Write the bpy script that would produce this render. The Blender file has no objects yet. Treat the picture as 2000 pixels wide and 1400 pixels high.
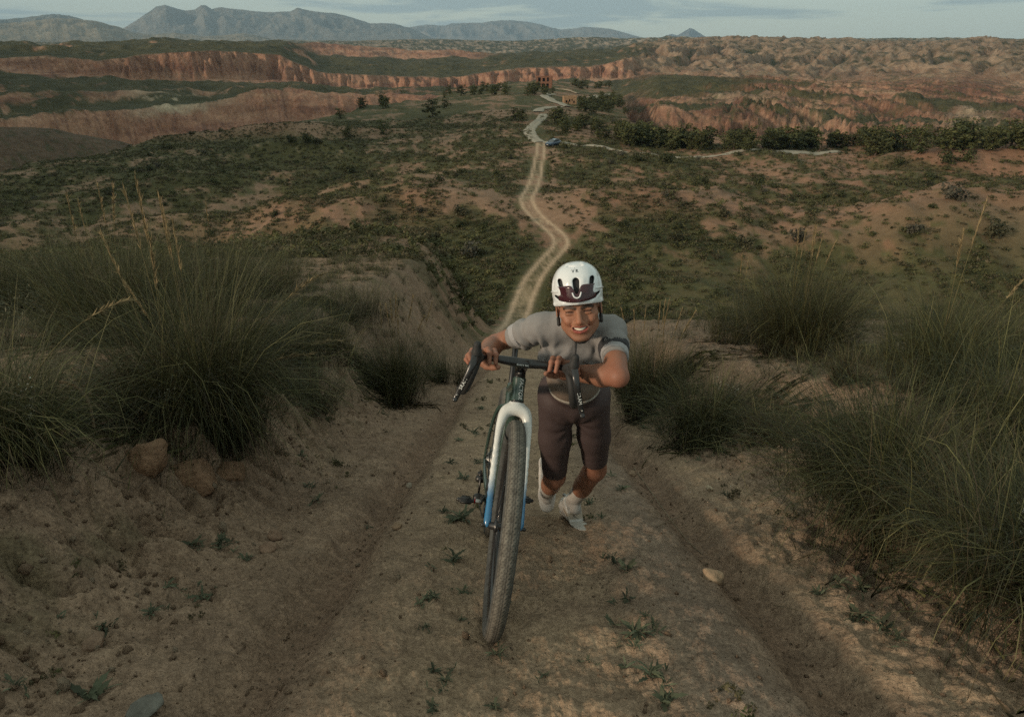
import bpy, bmesh, math, random
import numpy as np
from mathutils import Vector, Matrix, Quaternion

random.seed(7)
RNG = np.random.default_rng(11)
SC = bpy.context.scene
COL = SC.collection

# ------------------------------------------------------------------ camera
FPX = 1333.0                       # focal length in pixels of the 2000 px wide photograph
TILT = math.atan(620.0 / FPX)      # the horizon lies 620 px above the centre
cam_d = bpy.data.cameras.new("camera")
cam_d.sensor_width = 36.0
cam_d.lens = 36.0 * FPX / 2000.0
cam_d.clip_start = 0.05
cam_d.clip_end = 60000.0
cam = bpy.data.objects.new("camera", cam_d)
cam.location = (0, 0, 0)
cam.rotation_euler = (math.pi / 2 - TILT, 0, 0)
COL.objects.link(cam)
SC.camera = cam

# ------------------------------------------------------------------ exposure
SC.view_settings.view_transform = 'Standard'
SC.view_settings.look = 'None'
SC.view_settings.gamma = 1.0
SC.view_settings.use_curve_mapping = False
SC.view_settings.exposure = 0.54
SC.cycles.volume_bounces = 0
SC.cycles.max_bounces = 6
SC.cycles.sample_clamp_indirect = 2.0
SC.cycles.sample_clamp_direct = 6.0
SC.cycles.caustics_reflective = False
SC.cycles.caustics_refractive = False
SC.cycles.diffuse_bounces = 3
SC.cycles.transparent_max_bounces = 12
SC.cycles.use_denoising = False
try:
    SC.cycles.denoiser = 'OPENIMAGEDENOISE'
    SC.cycles.denoising_prefilter = 'ACCURATE'
except Exception:
    pass

# ------------------------------------------------------------------ sun and sky
SUN_EL = math.radians(17.0)
SUN_AZ = math.radians(-118.0)      # compass style: 0 = straight ahead (+Y), negative = to the left, so behind the left shoulder
sun_dir = Vector((math.sin(SUN_AZ) * math.cos(SUN_EL), math.cos(SUN_AZ) * math.cos(SUN_EL), math.sin(SUN_EL)))
sd = bpy.data.lights.new("sun", 'SUN')
sd.energy = 2.2
sd.angle = math.radians(7.0)
sd.color = (1.0, 0.79, 0.57)
sun = bpy.data.objects.new("sun", sd)
sun.rotation_euler = sun_dir.to_track_quat('Z', 'Y').to_euler()
COL.objects.link(sun)

W = bpy.data.worlds.new("World")
SC.world = W
W.use_nodes = True
nt = W.node_tree
for n in list(nt.nodes):
    nt.nodes.remove(n)


def N(nt, kind, **kw):
    n = nt.nodes.new(kind)
    for k, v in kw.items():
        if k == 'inp':
            for a, b in v.items():
                n.inputs[a].default_value = b
        else:
            setattr(n, k, v)
    return n


def LK(nt, a, ao, b, bi):
    nt.links.new(a.outputs[ao], b.inputs[bi])


wo = N(nt, 'ShaderNodeOutputWorld')
bg = N(nt, 'ShaderNodeBackground', inp={'Strength': 0.098})
sky = N(nt, 'ShaderNodeTexSky', sky_type='NISHITA')
sky.sun_disc = False
sky.sun_elevation = SUN_EL
sky.sun_rotation = SUN_AZ
sky.altitude = 900
sky.air_density = 1.0
sky.dust_density = 2.2
sky.ozone_density = 2.0
tc = N(nt, 'ShaderNodeTexCoord')
mp = N(nt, 'ShaderNodeMapping', inp={'Location': (4.25, 3.3, 0.35), 'Scale': (2.6, 2.6, 22.0)})
nz = N(nt, 'ShaderNodeTexNoise', inp={'Scale': 1.6, 'Detail': 10.0, 'Roughness': 0.55, 'Distortion': 0.4})
veil = N(nt, 'ShaderNodeMixRGB', blend_type='MIX', inp={'Fac': 0.72, 'Color2': (5.15, 5.50, 4.30, 1)})     # thin high overcast
mx = N(nt, 'ShaderNodeMixRGB', blend_type='MIX', inp={'Color2': (2.5, 3.05, 2.95, 1)})                      # grey-blue cloud bank
sx = N(nt, 'ShaderNodeSeparateXYZ')


def M2(op, a, b=None, ao=0, bo=0):
    n = N(nt, 'ShaderNodeMath', operation=op)
    for k, q in enumerate((a, b)):
        if q is None: continue
        if isinstance(q, (int, float)): n.inputs[k].default_value = q
        else: nt.links.new(q.outputs[ao if k == 0 else bo], n.inputs[k])
    return n


LK(nt, tc, 'Generated', mp, 'Vector')
LK(nt, mp, 'Vector', nz, 'Vector')
LK(nt, tc, 'Generated', sx, 'Vector')
# one broad cloud bank ahead, low over the mountains; broken streaks everywhere else
az_ = M2('ARCTAN2', sx, sx, 0, 1)
ga = M2('POWER', M2('ABSOLUTE', M2('DIVIDE', M2('ADD', az_, 0.005), 0.235)), 3.0)
ge = M2('POWER', M2('ABSOLUTE', M2('DIVIDE', M2('SUBTRACT', sx, 0.078, 2), 0.052)), 2.0)
gg = M2('EXPONENT', M2('MULTIPLY', M2('ADD', ga, ge), -1.0))
cl = M2('ADD', M2('MULTIPLY', gg, 0.20), nz)
rp = N(nt, 'ShaderNodeMapRange', interpolation_type='SMOOTHSTEP', inp={'From Min': 0.53, 'From Max': 0.66, 'To Min': 0.0, 'To Max': 0.92})
LK(nt, cl, 'Value', rp, 'Value')
LK(nt, sky, 'Color', veil, 'Color1')
LK(nt, veil, 'Color', mx, 'Color1')
LK(nt, rp, 'Result', mx, 'Fac')
LK(nt, mx, 'Color', bg, 'Color')
LK(nt, bg, 'Background', wo, 'Surface')

# ------------------------------------------------------------------ small tools
CT, ST = math.cos(TILT), math.sin(TILT)


def pix(px, row, d):
    """World point seen at a photograph pixel, d metres along the optical axis."""
    u, v = (px - 1000.0) / FPX, (700.0 - row) / FPX
    return Vector((u * d, d * (CT + v * ST), d * (-ST + v * CT)))


def row_tan(row):
    return math.tan(TILT + math.atan((row - 700.0) / FPX))


def px_az(px, row):
    u, v = (px - 1000.0) / FPX, (700.0 - row) / FPX
    return math.atan2(u, CT + v * ST)


def tag(o, label=None, cat=None, group=None, kind=None):
    if label: o['label'] = label
    if cat: o['category'] = cat
    if group: o['group'] = group
    if kind: o['kind'] = kind
    return o


def empty(name, loc, rz=0.0):
    o = bpy.data.objects.new(name, None)
    o.empty_display_size = 0.1
    o.location = loc
    o.rotation_euler = (0, 0, rz)
    COL.objects.link(o)
    return o


def link(name, me, mat=None, parent=None, smooth=True):
    o = bpy.data.objects.new(name, me)
    COL.objects.link(o)
    if mat is not None and len(me.materials) == 0:
        me.materials.append(mat)
    if parent is not None:
        o.parent = parent
        # vertices are given in world space: cancel the parent's transform
        o.matrix_parent_inverse = PINV.get(parent.name, Matrix.Identity(4))
    if smooth and len(me.polygons):
        me.polygons.foreach_set('use_smooth', np.ones(len(me.polygons), dtype=bool))
    return o


PINV = {}


def root(name, loc):
    """A thing's Empty at its base; parts built in world space keep their place."""
    o = empty(name, loc)
    PINV[o.name] = Matrix.Translation(-Vector(loc))
    return o


def mesh_np(name, V, F, cols=None, uv=None):
    """V n x 3, F m x 3 or m x 4 numpy arrays."""
    V = np.asarray(V, dtype=np.float32)
    F = np.asarray(F, dtype=np.int32)
    me = bpy.data.meshes.new(name)
    k = F.shape[1]
    me.vertices.add(len(V))
    me.vertices.foreach_set('co', V.ravel())
    me.loops.add(F.size)
    me.loops.foreach_set('vertex_index', F.ravel())
    me.polygons.add(len(F))
    me.polygons.foreach_set('loop_start', np.arange(0, F.size, k, dtype=np.int32))
    me.polygons.foreach_set('loop_total', np.full(len(F), k, dtype=np.int32))
    if cols is not None:
        c = np.ones((len(V), 4), dtype=np.float32)
        c[:, :cols.shape[1]] = cols
        a = me.color_attributes.new('Col', 'FLOAT_COLOR', 'POINT')
        a.data.foreach_set('color', c.ravel())
    me.update(calc_edges=True)
    me.validate()
    return me


def perlin(x, y, seed=0):
    xi = np.floor(x).astype(np.int64); yi = np.floor(y).astype(np.int64)
    xf = x - xi; yf = y - yi
    u = xf * xf * xf * (xf * (xf * 6 - 15) + 10); v = yf * yf * yf * (yf * (yf * 6 - 15) + 10)

    def g(ix, iy, dx, dy):
        h = (ix * 374761393 + iy * 668265263 + seed * 974711) & 0xFFFFFFFF
        h = ((h ^ (h >> 13)) * 1274126177) & 0xFFFFFFFF
        h = h ^ (h >> 16)
        a = (h & 0xFFFF) * (2 * np.pi / 65536.0)
        return np.cos(a) * dx + np.sin(a) * dy
    n00 = g(xi, yi, xf, yf); n10 = g(xi + 1, yi, xf - 1, yf)
    n01 = g(xi, yi + 1, xf, yf - 1); n11 = g(xi + 1, yi + 1, xf - 1, yf - 1)
    a = n00 + u * (n10 - n00); b = n01 + u * (n11 - n01)
    return (a + v * (b - a)) * 1.45


def fbm(x, y, o=4, seed=0, gain=0.5, ridged=False):
    s = np.zeros_like(x, dtype=np.float64); a = 1.0; t = 0.0
    for i in range(o):
        n = perlin(x, y, seed + i * 17)
        if ridged:
            n = 1.0 - 2.0 * np.abs(n)
        s += a * n; t += a
        a *= gain; x = x * 2.03 + 3.7; y = y * 2.03 - 1.3
    return s / t


def sstep(a, b, x):
    t = np.clip((x - a) / (b - a), 0, 1)
    return t * t * (3 - 2 * t)


def mixc(a, b, t):
    return a + (b - a) * t[:, None]


# ------------------------------------------------------------------ materials
def mat(name, base, rough=0.6, metal=0.0, spec=0.5, bump=None, var=None, coat=0.0, trans=0.0, alpha=1.0, sheen=0.0):
    """A procedural Principled material. bump = (scale, strength, distance); var = (scale, amount) colour mottling."""
    m = bpy.data.materials.new(name)
    m.use_nodes = True
    t = m.node_tree
    b = t.nodes['Principled BSDF']
    b.inputs['Base Color'].default_value = (*base, 1)
    b.inputs['Roughness'].default_value = rough
    b.inputs['Metallic'].default_value = metal
    b.inputs['Specular IOR Level'].default_value = spec
    if coat: b.inputs['Coat Weight'].default_value = coat
    if trans: b.inputs['Transmission Weight'].default_value = trans
    if alpha < 1: b.inputs['Alpha'].default_value = alpha
    if sheen: b.inputs['Sheen Weight'].default_value = sheen
    tcn = N(t, 'ShaderNodeTexCoord')
    if var:
        nn = N(t, 'ShaderNodeTexNoise', inp={'Scale': var[0], 'Detail': 5.0, 'Roughness': 0.6})
        LK(t, tcn, 'Object', nn, 'Vector')
        mr = N(t, 'ShaderNodeMapRange', inp={'From Min': 0.25, 'From Max': 0.75, 'To Min': 1 - var[1], 'To Max': 1 + var[1]})
        LK(t, nn, 'Fac', mr, 'Value')
        mm = N(t, 'ShaderNodeVectorMath', operation='SCALE', inp={0: base})
        LK(t, mr, 'Result', mm, 'Scale')
        LK(t, mm, 'Vector', b, 'Base Color')
    if bump:
        nb = N(t, 'ShaderNodeTexNoise', inp={'Scale': bump[0], 'Detail': 4.0})
        LK(t, tcn, 'Object', nb, 'Vector')
        bn = N(t, 'ShaderNodeBump', inp={'Strength': bump[1], 'Distance': bump[2]})
        LK(t, nb, 'Fac', bn, 'Height')
        LK(t, bn, 'Normal', b, 'Normal')
    return m


def mat_attr(name, rough=0.9, spec=0.25, scales=((3.0, 0.25),), bumps=((20.0, 0.3, 0.02),), trans=0.0, sss=0.0):
    """Colour from the 'Col' attribute, mottled by several noises, with several layers of relief."""
    m = bpy.data.materials.new(name)
    m.use_nodes = True
    t = m.node_tree
    b = t.nodes['Principled BSDF']
    b.inputs['Roughness'].default_value = rough
    b.inputs['Specular IOR Level'].default_value = spec
    at = N(t, 'ShaderNodeAttribute', attribute_name='Col')
    tcn = N(t, 'ShaderNodeTexCoord')
    prev, pout = at, 'Color'
    for s, a in scales:
        nn = N(t, 'ShaderNodeTexNoise', inp={'Scale': s, 'Detail': 6.0, 'Roughness': 0.65})
        LK(t, tcn, 'Object', nn, 'Vector')
        mr = N(t, 'ShaderNodeMapRange', inp={'From Min': 0.3, 'From Max': 0.7, 'To Min': 1 - a, 'To Max': 1 + a})
        LK(t, nn, 'Fac', mr, 'Value')
        mm = N(t, 'ShaderNodeVectorMath', operation='SCALE')
        LK(t, prev, pout, mm, 0)
        LK(t, mr, 'Result', mm, 'Scale')
        prev, pout = mm, 'Vector'
    LK(t, prev, pout, b, 'Base Color')
    last = None
    for s, st, di in bumps:
        nb = N(t, 'ShaderNodeTexNoise', inp={'Scale': s, 'Detail': 5.0, 'Roughness': 0.6})
        LK(t, tcn, 'Object', nb, 'Vector')
        bn = N(t, 'ShaderNodeBump', inp={'Strength': st, 'Distance': di})
        LK(t, nb, 'Fac', bn, 'Height')
        if last is not None:
            LK(t, last, 'Normal', bn, 'Normal')
        last = bn
    if last is not None:
        LK(t, last, 'Normal', b, 'Normal')
    if trans:
        tr = N(t, 'ShaderNodeBsdfTranslucent')
        LK(t, prev, pout, tr, 'Color')
        ms = N(t, 'ShaderNodeMixShader', inp={'Fac': trans})
        LK(t, b, 'BSDF', ms, 1)
        LK(t, tr, 'BSDF', ms, 2)
        LK(t, ms, 'Shader', t.nodes['Material Output'], 'Surface')
    if sss:
        b.inputs['Subsurface Weight'].default_value = sss
        b.inputs['Subsurface Radius'].default_value = (0.012, 0.005, 0.003)
        b.inputs['Subsurface Scale'].default_value = 1.0
    return m
# ================================================================== terrain
def smooth_table(ys, zs, w=1.2):
    g = np.concatenate([np.linspace(-12, 40, 1041), np.linspace(40.5, 900, 1720)])
    z = np.interp(g, ys, zs)
    # gentle smoothing whose width grows with distance
    z1 = z.copy()
    n1 = 1041
    k = np.hanning(int(w * 20) * 2 + 1); k /= k.sum()
    pad = len(k) // 2
    zz = np.interp(np.linspace(-12 - 0.05 * pad, 40 + 0.05 * pad, n1 + 2 * pad), ys, zs)
    z1[:n1] = np.convolve(zz, k, 'valid')
    k2 = np.hanning(25); k2 /= k2.sum()
    zz = np.interp(np.linspace(40.5 - 0.5 * 12, 900 + 0.5 * 12, 1720 + 24), ys, zs)
    z1[n1:] = np.convolve(zz, k2, 'valid')
    return lambda y: np.interp(y, g, z1)


BASE = smooth_table([-12, -3, 0, 1.25, 45, 54, 62, 73, 81, 100, 133, 170, 250, 330, 450, 600, 900],
                    [0.6, -0.15, -1.153, -1.633, -18.43, -21.7, -23.5, -22.9, -22.5, -21.6, -22.2, -22.2, -22.0, -23.0, -24.0, -27.0, -30])
LEFT = smooth_table([-12, -3, 0, 3, 10, 20, 29, 36, 50, 65, 80, 120, 170, 230, 300, 900],
                    [1.6, 0.1, -0.95, -1.74, -3.5, -6.0, -8.3, -10.9, -18.0, -23.8, -25.0, -25.5, -25.5, -26.0, -26.0, -30])
RIGHT = smooth_table([-12, -3, 0, 3, 7, 12, 15, 20, 30, 45, 60, 80, 120, 170, 300, 900],
                     [1.6, 0.2, -0.85, -1.84, -3.1, -4.75, -6.3, -9.3, -14.0, -19.9, -23.7, -22.8, -22.2, -24.3, -27.5, -34])
# centre line of the dirt track: y -> x
TRK_PX = [(1004, 640), (1010, 618), (1020, 592), (1031, 565), (1047, 535), (1074, 503), (1096, 482), (1097, 468), (1078, 450), (1050, 432), (1030, 412), (1028, 398), (1036, 378), (1045, 352), (1051, 322), (1056, 296), (1056, 280)]
_yy = np.linspace(2, 200, 8000); _bz = BASE(_yy)
TY, TX = [-12, 0, 1.25, 2.2, 4.7, 9.8, 18], [0.1, 0.1, 0.1, 0.08, 0.06, 0.18, 0.42]
for _p, _r in TRK_PX:
    _k = np.argmax(-_bz < row_tan(_r) * _yy) if _r < 660 else 0
    _y = _yy[_k]; _u = (_p - 1000.0) / FPX
    if _y > TY[-1] + 1.0:
        TY.append(float(_y)); TX.append(float(_u * (_y * CT - BASE(_y) * ST)))
TY, TX = np.array(TY), np.array(TX)
_ty = np.linspace(-12, TY[-1], 1500); _tx = np.interp(_ty, TY, TX)
_k = np.hanning(61); _k /= _k.sum(); _tx = np.convolve(np.pad(_tx, 30, 'edge'), _k, 'valid')
TY, TX = _ty, _tx


def track_x(y):
    return np.interp(y, TY, TX)


EDGE_PX = [(-900, 300, 150), (-300, 310, 175), (0, 300, 190), (180, 290, 205), (400, 250, 240), (640, 215, 290), (830, 185, 380), (1000, 160, 480),
           (1100, 155, 600), (1180, 155, 600), (1235, 200, 262), (1300, 250, 228), (1600, 270, 214), (1800, 260, 226), (2000, 250, 245), (2400, 250, 250), (3000, 250, 250)]
EDGE_AZ = np.array([px_az(p, r) for p, r, _ in EDGE_PX])
EDGE_R = np.array([d for _, _, d in EDGE_PX], dtype=float)


def H(x, y, detail=True):
    """Height of the hill and the plateau below it (camera at z = 0)."""
    x = np.asarray(x, dtype=np.float64); y = np.asarray(y, dtype=np.float64)
    r = np.hypot(x, y)
    tx = track_x(y)
    X = x - tx
    b = BASE(y); l = LEFT(y); rr = RIGHT(y)
    yc = np.clip(y, 0, 60)
    en = fbm(x * 0.55, y * 0.55, 3, 5) * 0.22 if detail else 0.0           # the banks' feet wander
    far_w = 45 * sstep(34, 66, y)
    nr_ = sstep(3.6, 6.5, y) * (1 - sstep(10.5, 16, y))          # here the track is cut deeper between its banks
    wl = sstep(1.22 + 0.3 * far_w / 45, 2.05 + 0.075 * yc + far_w, -X + en)
    wr = sstep(1.02 + 0.3 * far_w / 45, 2.7 + 0.07 * yc + far_w - (1.0 + 0.05 * yc) * nr_, X + en * 0.7)
    z = b + wl * (l - b) + wr * (rr - b)
    # level of the hill falls off far to the left, rises a little far to the right
    near = 1 - sstep(25, 70, y)
    z -= near * 0.010 * np.clip(-x - 8, 0, 60) ** 1.3
    z -= near * 0.02 * np.clip(x - 9, 0, 60) ** 1.3
    # two ruts with a raised crown between
    nf = 1 - sstep(20, 60, y)
    rw_ = fbm(y * 1.1, y * 0 + 2, 3, 58) * 0.05 if detail else 0.0
    rut = np.exp(-(np.abs(X + 0.80 + 0.04 * np.sin(y * 0.9) + rw_) / 0.112) ** 3.0) * 0.095 + np.exp(-(np.abs(X - 0.84 - 0.05 * np.sin(y * 0.7 + 1) + rw_) / 0.118) ** 3.0) * 0.105
    shoulder = np.exp(-((X - 0.52) / 0.22) ** 2) * 0.035 + np.exp(-((X + 0.50) / 0.2) ** 2) * 0.035
    z += nf * (shoulder - rut)
    z += nf * np.exp(-((X - 0.27) / 0.045) ** 2) * -0.012
    # hummocks of the valley floor
    mid = sstep(30, 75, y)
    pm = 1 - np.exp(-(X / 3.2) ** 2) * (1 - sstep(175, 185, y))
    hum = fbm(x / 26.0 + 3.1, y / 30.0, 4, 21) * 3.4 + fbm(x / 10.0, y / 13.0, 4, 33, ridged=True) * 1.0
    z += mid * pm * hum * (0.45 + 0.55 * sstep(5, 30, np.abs(X))) * (1 - 0.55 * sstep(150, 210, r))

    def hill(cx, cy, sx, sy, h):
        return h * np.exp(-((x - cx) / sx) ** 2 - ((y - cy) / sy) ** 2)
    z += hill(58, 84, 22, 13, 5.0) + hill(98, 138, 26, 12, 3.6) + hill(-34, 98, 24, 12, 3.0) + hill(-52, 172, 16, 9, 4.5)
    z += hill(22, 100, 16, 8, 2.2) + hill(140, 190, 30, 14, 2.5) + hill(-11, 100, 7, 5, 1.6) + hill(-70, 215, 30, 10, 3.2) + hill(-22, 118, 14, 6, 1.4)
    # mound beyond the left tussocks
    z += hill(-6.2, 30, 5.0, 6.0, 0.9)
    # the plateau breaks off into the canyon
    az = np.arctan2(x, y)
    er = np.interp(az, EDGE_AZ, EDGE_R)
    en2 = fbm(x / 30.0, y / 30.0, 3, 77) * 18 if detail else 0
    drop = sstep(0, 70, r - er + en2)
    z -= drop * (44 + 0.0 * r)
    z -= sstep(-60, 0, r - er) * (1 - drop) * 1.0
    if detail:
        nd = 1 - sstep(14, 40, r)
        trk = np.exp(-(X / 1.15) ** 4)
        bank = np.clip(wl * (1 - wl) * 4, 0, 1) + 0.7 * np.clip(wr * (1 - wr) * 4, 0, 1)
        z += nd * (fbm(x * 1.7, y * 1.7, 3, 41) * 0.050 * (1 - 0.45 * trk))
        cl = np.abs(fbm(x * 5.2, y * 5.2, 3, 43))
        z += nd * (cl * 0.066 * (1 - 0.40 * trk) - 0.016)
        z += nd * fbm(x * 15, y * 11, 3, 47) * 0.0165 * (1 - 0.3 * trk)
        z += nd * np.abs(fbm(x * 33, y * 33, 2, 48)) * 0.0200 * (1 - 0.3 * trk)
        z += nd * bank * (np.abs(fbm(x * 2.6, y * 2.6, 4, 51)) * 0.42 - 0.11) * sstep(0.5, 5, y + 1.5)
        # erosion rills running down the banks
        z -= nd * bank * np.clip(fbm(x * 0.8, y * 3.4, 3, 52, ridged=True), 0, 1) ** 3 * 0.10
        # tyre prints along the crown
        z += nd * trk * np.exp(-((X - 0.27) / 0.05) ** 2) * 0.004 * np.sin(y * 160)
    return z


def h1(x, y):
    return float(H(np.array([x]), np.array([y]))[0])


def ground_at(px, row, r0=0.9, r1=640.0, lift=0.0):
    """First hit of the view ray through a photograph pixel with the terrain."""
    u, v = (px - 1000.0) / FPX, (700.0 - row) / FPX
    d = np.array([u, CT + v * ST, -ST + v * CT]); d /= np.hypot(d[0], d[1])
    s = np.exp(np.linspace(math.log(r0), math.log(r1), 1600))
    zz = H(d[0] * s, d[1] * s) + lift
    below = d[2] * s <= zz
    i = int(np.argmax(below)) if below.any() else len(s) - 1
    if i > 0:
        a0 = d[2] * s[i - 1] - zz[i - 1]; a1 = d[2] * s[i] - zz[i]
        t = a0 / (a0 - a1 + 1e-12)
        q = s[i - 1] + (s[i] - s[i - 1]) * min(max(t, 0), 1)
    else:
        q = s[0]
    return Vector((d[0] * q, d[1] * q, h1(d[0] * q, d[1] * q)))


def polar_grid(az, r):
    A, R = np.meshgrid(az, r)
    return (R * np.sin(A)).ravel(), (R * np.cos(A)).ravel(), A.ravel(), R.ravel()


def grid_faces(nc, nr):
    i = np.arange((nr - 1) * (nc - 1)); c = i % (nc - 1); rr = i // (nc - 1)
    a = rr * nc + c
    return np.stack([a, a + nc, a + nc + 1, a + 1], 1)[:, ::-1].copy()


DEG = math.radians
azs = np.concatenate([np.linspace(DEG(-80), DEG(-50), 26)[:-1], np.linspace(DEG(-50), DEG(50), 520), np.linspace(DEG(50), DEG(80), 26)[1:]])
rs = np.concatenate([np.exp(np.linspace(math.log(0.55), math.log(60), 560))[:-1], np.exp(np.linspace(math.log(60), math.log(720), 240))])
gx, gy, gA, gR = polar_grid(azs, rs)
gz = H(gx, gy)
NC, NR = len(azs), len(rs)
gX = gx - track_x(gy)


# slope for colouring
def slope_of(z, x, y, nc, nr):
    Z = z.reshape(nr, nc); X_ = x.reshape(nr, nc); Y_ = y.reshape(nr, nc)
    P = np.stack([X_, Y_, Z], -1)
    du = np.gradient(P, axis=1); dv = np.gradient(P, axis=0)
    n = np.cross(du, dv); n /= np.linalg.norm(n, axis=-1, keepdims=True) + 1e-12
    return np.abs(n[..., 2]).ravel()


gnz = slope_of(gz, gx, gy, NC, NR)
C_PATH = np.array([0.330, 0.240, 0.162]); C_PATH2 = np.array([0.270, 0.195, 0.138]); C_RUT = np.array([0.200, 0.134, 0.094])
C_BANK = np.array([0.205, 0.143, 0.102]); C_RED = np.array([0.215, 0.115, 0.074]); C_TAN = np.array([0.225, 0.148, 0.100]); C_CREAM = np.array([0.42, 0.33, 0.21])
C_GRASS = np.array([0.056, 0.056, 0.026]); C_GRASS2 = np.array([0.092, 0.085, 0.040]); C_SCRUB = np.array([0.040, 0.046, 0.020])

n1 = fbm(gx * 0.9, gy * 0.9, 4, 61); n2 = fbm(gx * 4.0, gy * 4.0, 4, 62); n3 = fbm(gx / 13.0, gy / 17.0, 5, 63); n4 = fbm(gx / 45.0, gy / 45.0, 3, 64)
n5 = fbm(gx / 2.6, gy / 3.4, 4, 65)
near_c = mixc(np.tile(C_BANK, (len(gx), 1)), np.tile(C_PATH2, (len(gx), 1)), np.clip(0.5 + n1 * 0.9 + n2 * 0.4, 0, 1))
crown = np.exp(-((gX - 0.0) / 0.62) ** 4)
near_c = mixc(near_c, np.tile(C_PATH, (len(gx), 1)), np.clip(crown * (0.75 + 0.8 * n2), 0, 1))
near_c = mixc(near_c, np.tile(np.array([0.235, 0.18, 0.14]), (len(gx), 1)), np.exp(-((gX - 0.55) / 0.2) ** 2) * 0.75)
near_c = mixc(near_c, np.tile(C_PATH, (len(gx), 1)), np.exp(-((gX - 1.15) / 0.25) ** 2) * np.clip(0.6 + n2, 0, 1))
rutm = np.exp(-((gX + 0.80) / 0.12) ** 2) + np.exp(-((gX - 0.84) / 0.125) ** 2)
near_c = mixc(near_c, np.tile(C_RUT, (len(gx), 1)), np.clip(rutm * (0.8 + 0.5 * n2), 0, 1))
# valley
veg = np.clip(0.5 + 1.25 * n3 + 0.95 * n4 + 0.9 * n5 - 0.0030 * np.clip(gx, -60, 120), 0, 1)
n6 = fbm(gx * 0.75, gy * 0.55, 3, 66)
veg = np.clip(sstep(0.10, 0.54, veg + 0.45 * n6), 0, 1)
bare = np.exp(-((gx - 62) / 20) ** 2 - ((gy - 82) / 11) ** 2) + np.exp(-((gx - 102) / 24) ** 2 - ((gy - 137) / 10) ** 2) + 0.8 * np.exp(-((gx + 34) / 20) ** 2 - ((gy - 93) / 9) ** 2)
bare += 0.9 * np.exp(-((gx - 22) / 15) ** 2 - ((gy - 97) / 7) ** 2) + np.exp(-((gx + 70) / 34) ** 2 - ((gy - 212) / 9) ** 2) + np.exp(-((gx + 11) / 5) ** 2 - ((gy - 98) / 4) ** 2)
bare += np.exp(-((gx - 120) / 36) ** 2 - ((gy - 203) / 12) ** 2)
veg = np.clip(veg - np.clip(bare, 0, 1) * 0.85 + 0.25 * n5 * np.clip(bare, 0, 1), 0, 1)
veg = np.clip(veg + 0.9 * sstep(25, 0, np.abs(gy - 66)) * (np.abs(gX) > 2), 0, 1)
earth = mixc(np.tile(C_TAN, (len(gx), 1)), np.tile(C_RED, (len(gx), 1)), np.clip(0.45 + 1.2 * n4 + 0.6 * n3 + 0.004 * gx, 0, 1))
cream = np.exp(-((gx + 50) / 9) ** 2 - ((gy - 168) / 6) ** 2)
earth = mixc(earth, np.tile(C_CREAM, (len(gx), 1)), np.clip(cream * 1.2, 0, 1))
grass = mixc(np.tile(C_GRASS, (len(gx), 1)), np.tile(C_GRASS2, (len(gx), 1)), np.clip(0.45 + 1.3 * n5 - n3, 0, 1))
val_c = mixc(earth, grass, veg)
# two wheel tracks with a green strip between, along the far track
tw = np.maximum(np.exp(-((np.abs(gX + 0.12 * n5) - 0.80) / 0.30) ** 2), 0.55 * np.exp(-((gX) / 1.25) ** 6) * np.clip(0.45 + n2 * 1.2 + n5, 0, 1)) * (gy < 173) * (gy > 8)
C_TRK = np.array([0.42, 0.31, 0.215])
val_c = mixc(val_c, np.tile(C_TRK, (len(gx), 1)), np.clip(tw * 1.1, 0, 1))
side = np.exp(-((gX - 3.0) / 0.5) ** 2) * sstep(85, 100, gy) * (gy < 172)
val_c = mixc(val_c, np.tile(C_TAN * 1.1, (len(gx), 1)), np.clip(side, 0, 1))
onhill = 1 - sstep(9, 26, gy + 1.6 * n1)
gcol = mixc(val_c, near_c, onhill)
# thin green flush on the hill beside the track
flush = np.clip(sstep(0.18, 0.5, n1 + 0.7 * n2) * sstep(1.1, 1.9, np.abs(gX)), 0, 1) * 0.55 + sstep(2.0, 4.5, np.abs(gX)) * 0.45 * sstep(-0.2, 0.4, n1)
gcol = mixc(gcol, np.tile(C_SCRUB * 1.1, (len(gx), 1)), np.clip(flush * onhill, 0, 0.85))
steep = sstep(0.86, 0.7, gnz) * sstep(40, 80, gR)
gcol = mixc(gcol, np.tile(C_RED, (len(gx), 1)), steep * 0.8)

M_GROUND = mat_attr('earth', rough=0.95, spec=0.12, scales=((1.1, 0.18), (8.0, 0.24), (24.0, 0.24), (70.0, 0.36)),
                    bumps=((5.0, 0.5, 0.07), (27.0, 0.9, 0.028), (95.0, 0.9, 0.010)))
gF = grid_faces(NC, NR)
fx = gX[gF].mean(1); fy = gy[gF].mean(1)
wid = np.where(fy < 18, 1.28, 1.45)
is_path = (np.abs(fx) < wid) & (fy < 173)
gV = np.stack([gx, gy, gz], 1)


def sub_mesh(name, mask, material):
    F = gF[mask]
    used = np.unique(F)
    remap = np.full(len(gV), -1, dtype=np.int64); remap[used] = np.arange(len(used))
    me = mesh_np(name, gV[used], remap[F], gcol[used])
    return link(name, me, material)


tag(sub_mesh('ground', ~is_path, M_GROUND), kind='structure')
tag(sub_mesh('path', is_path, M_GROUND), kind='structure')

# ------------------------------------------------------------------ canyon country: a height field drawn by profiles
PXC = np.array([-900, -300, 0, 100, 200, 300, 400, 500, 560, 620, 700, 800, 900, 1000, 1080, 1150, 1220, 1300, 1400, 1500, 1600, 1700, 1800, 1900, 2000, 2300, 3000], dtype=float)


def rowz(row, r):
    return -r * math.tan(TILT + math.atan((row - 700.0) / FPX))


def L(rows, dist):
    """rows, dist: dicts px -> value, interpolated to PXC. Returns (r, z)."""
    rk = sorted(rows); dk = sorted(dist)
    rw = np.interp(PXC, rk, [rows[k] for k in rk]); di = np.interp(PXC, dk, [dist[k] for k in dk])
    return di, np.array([rowz(a, b) for a, b in zip(rw, di)])


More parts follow.
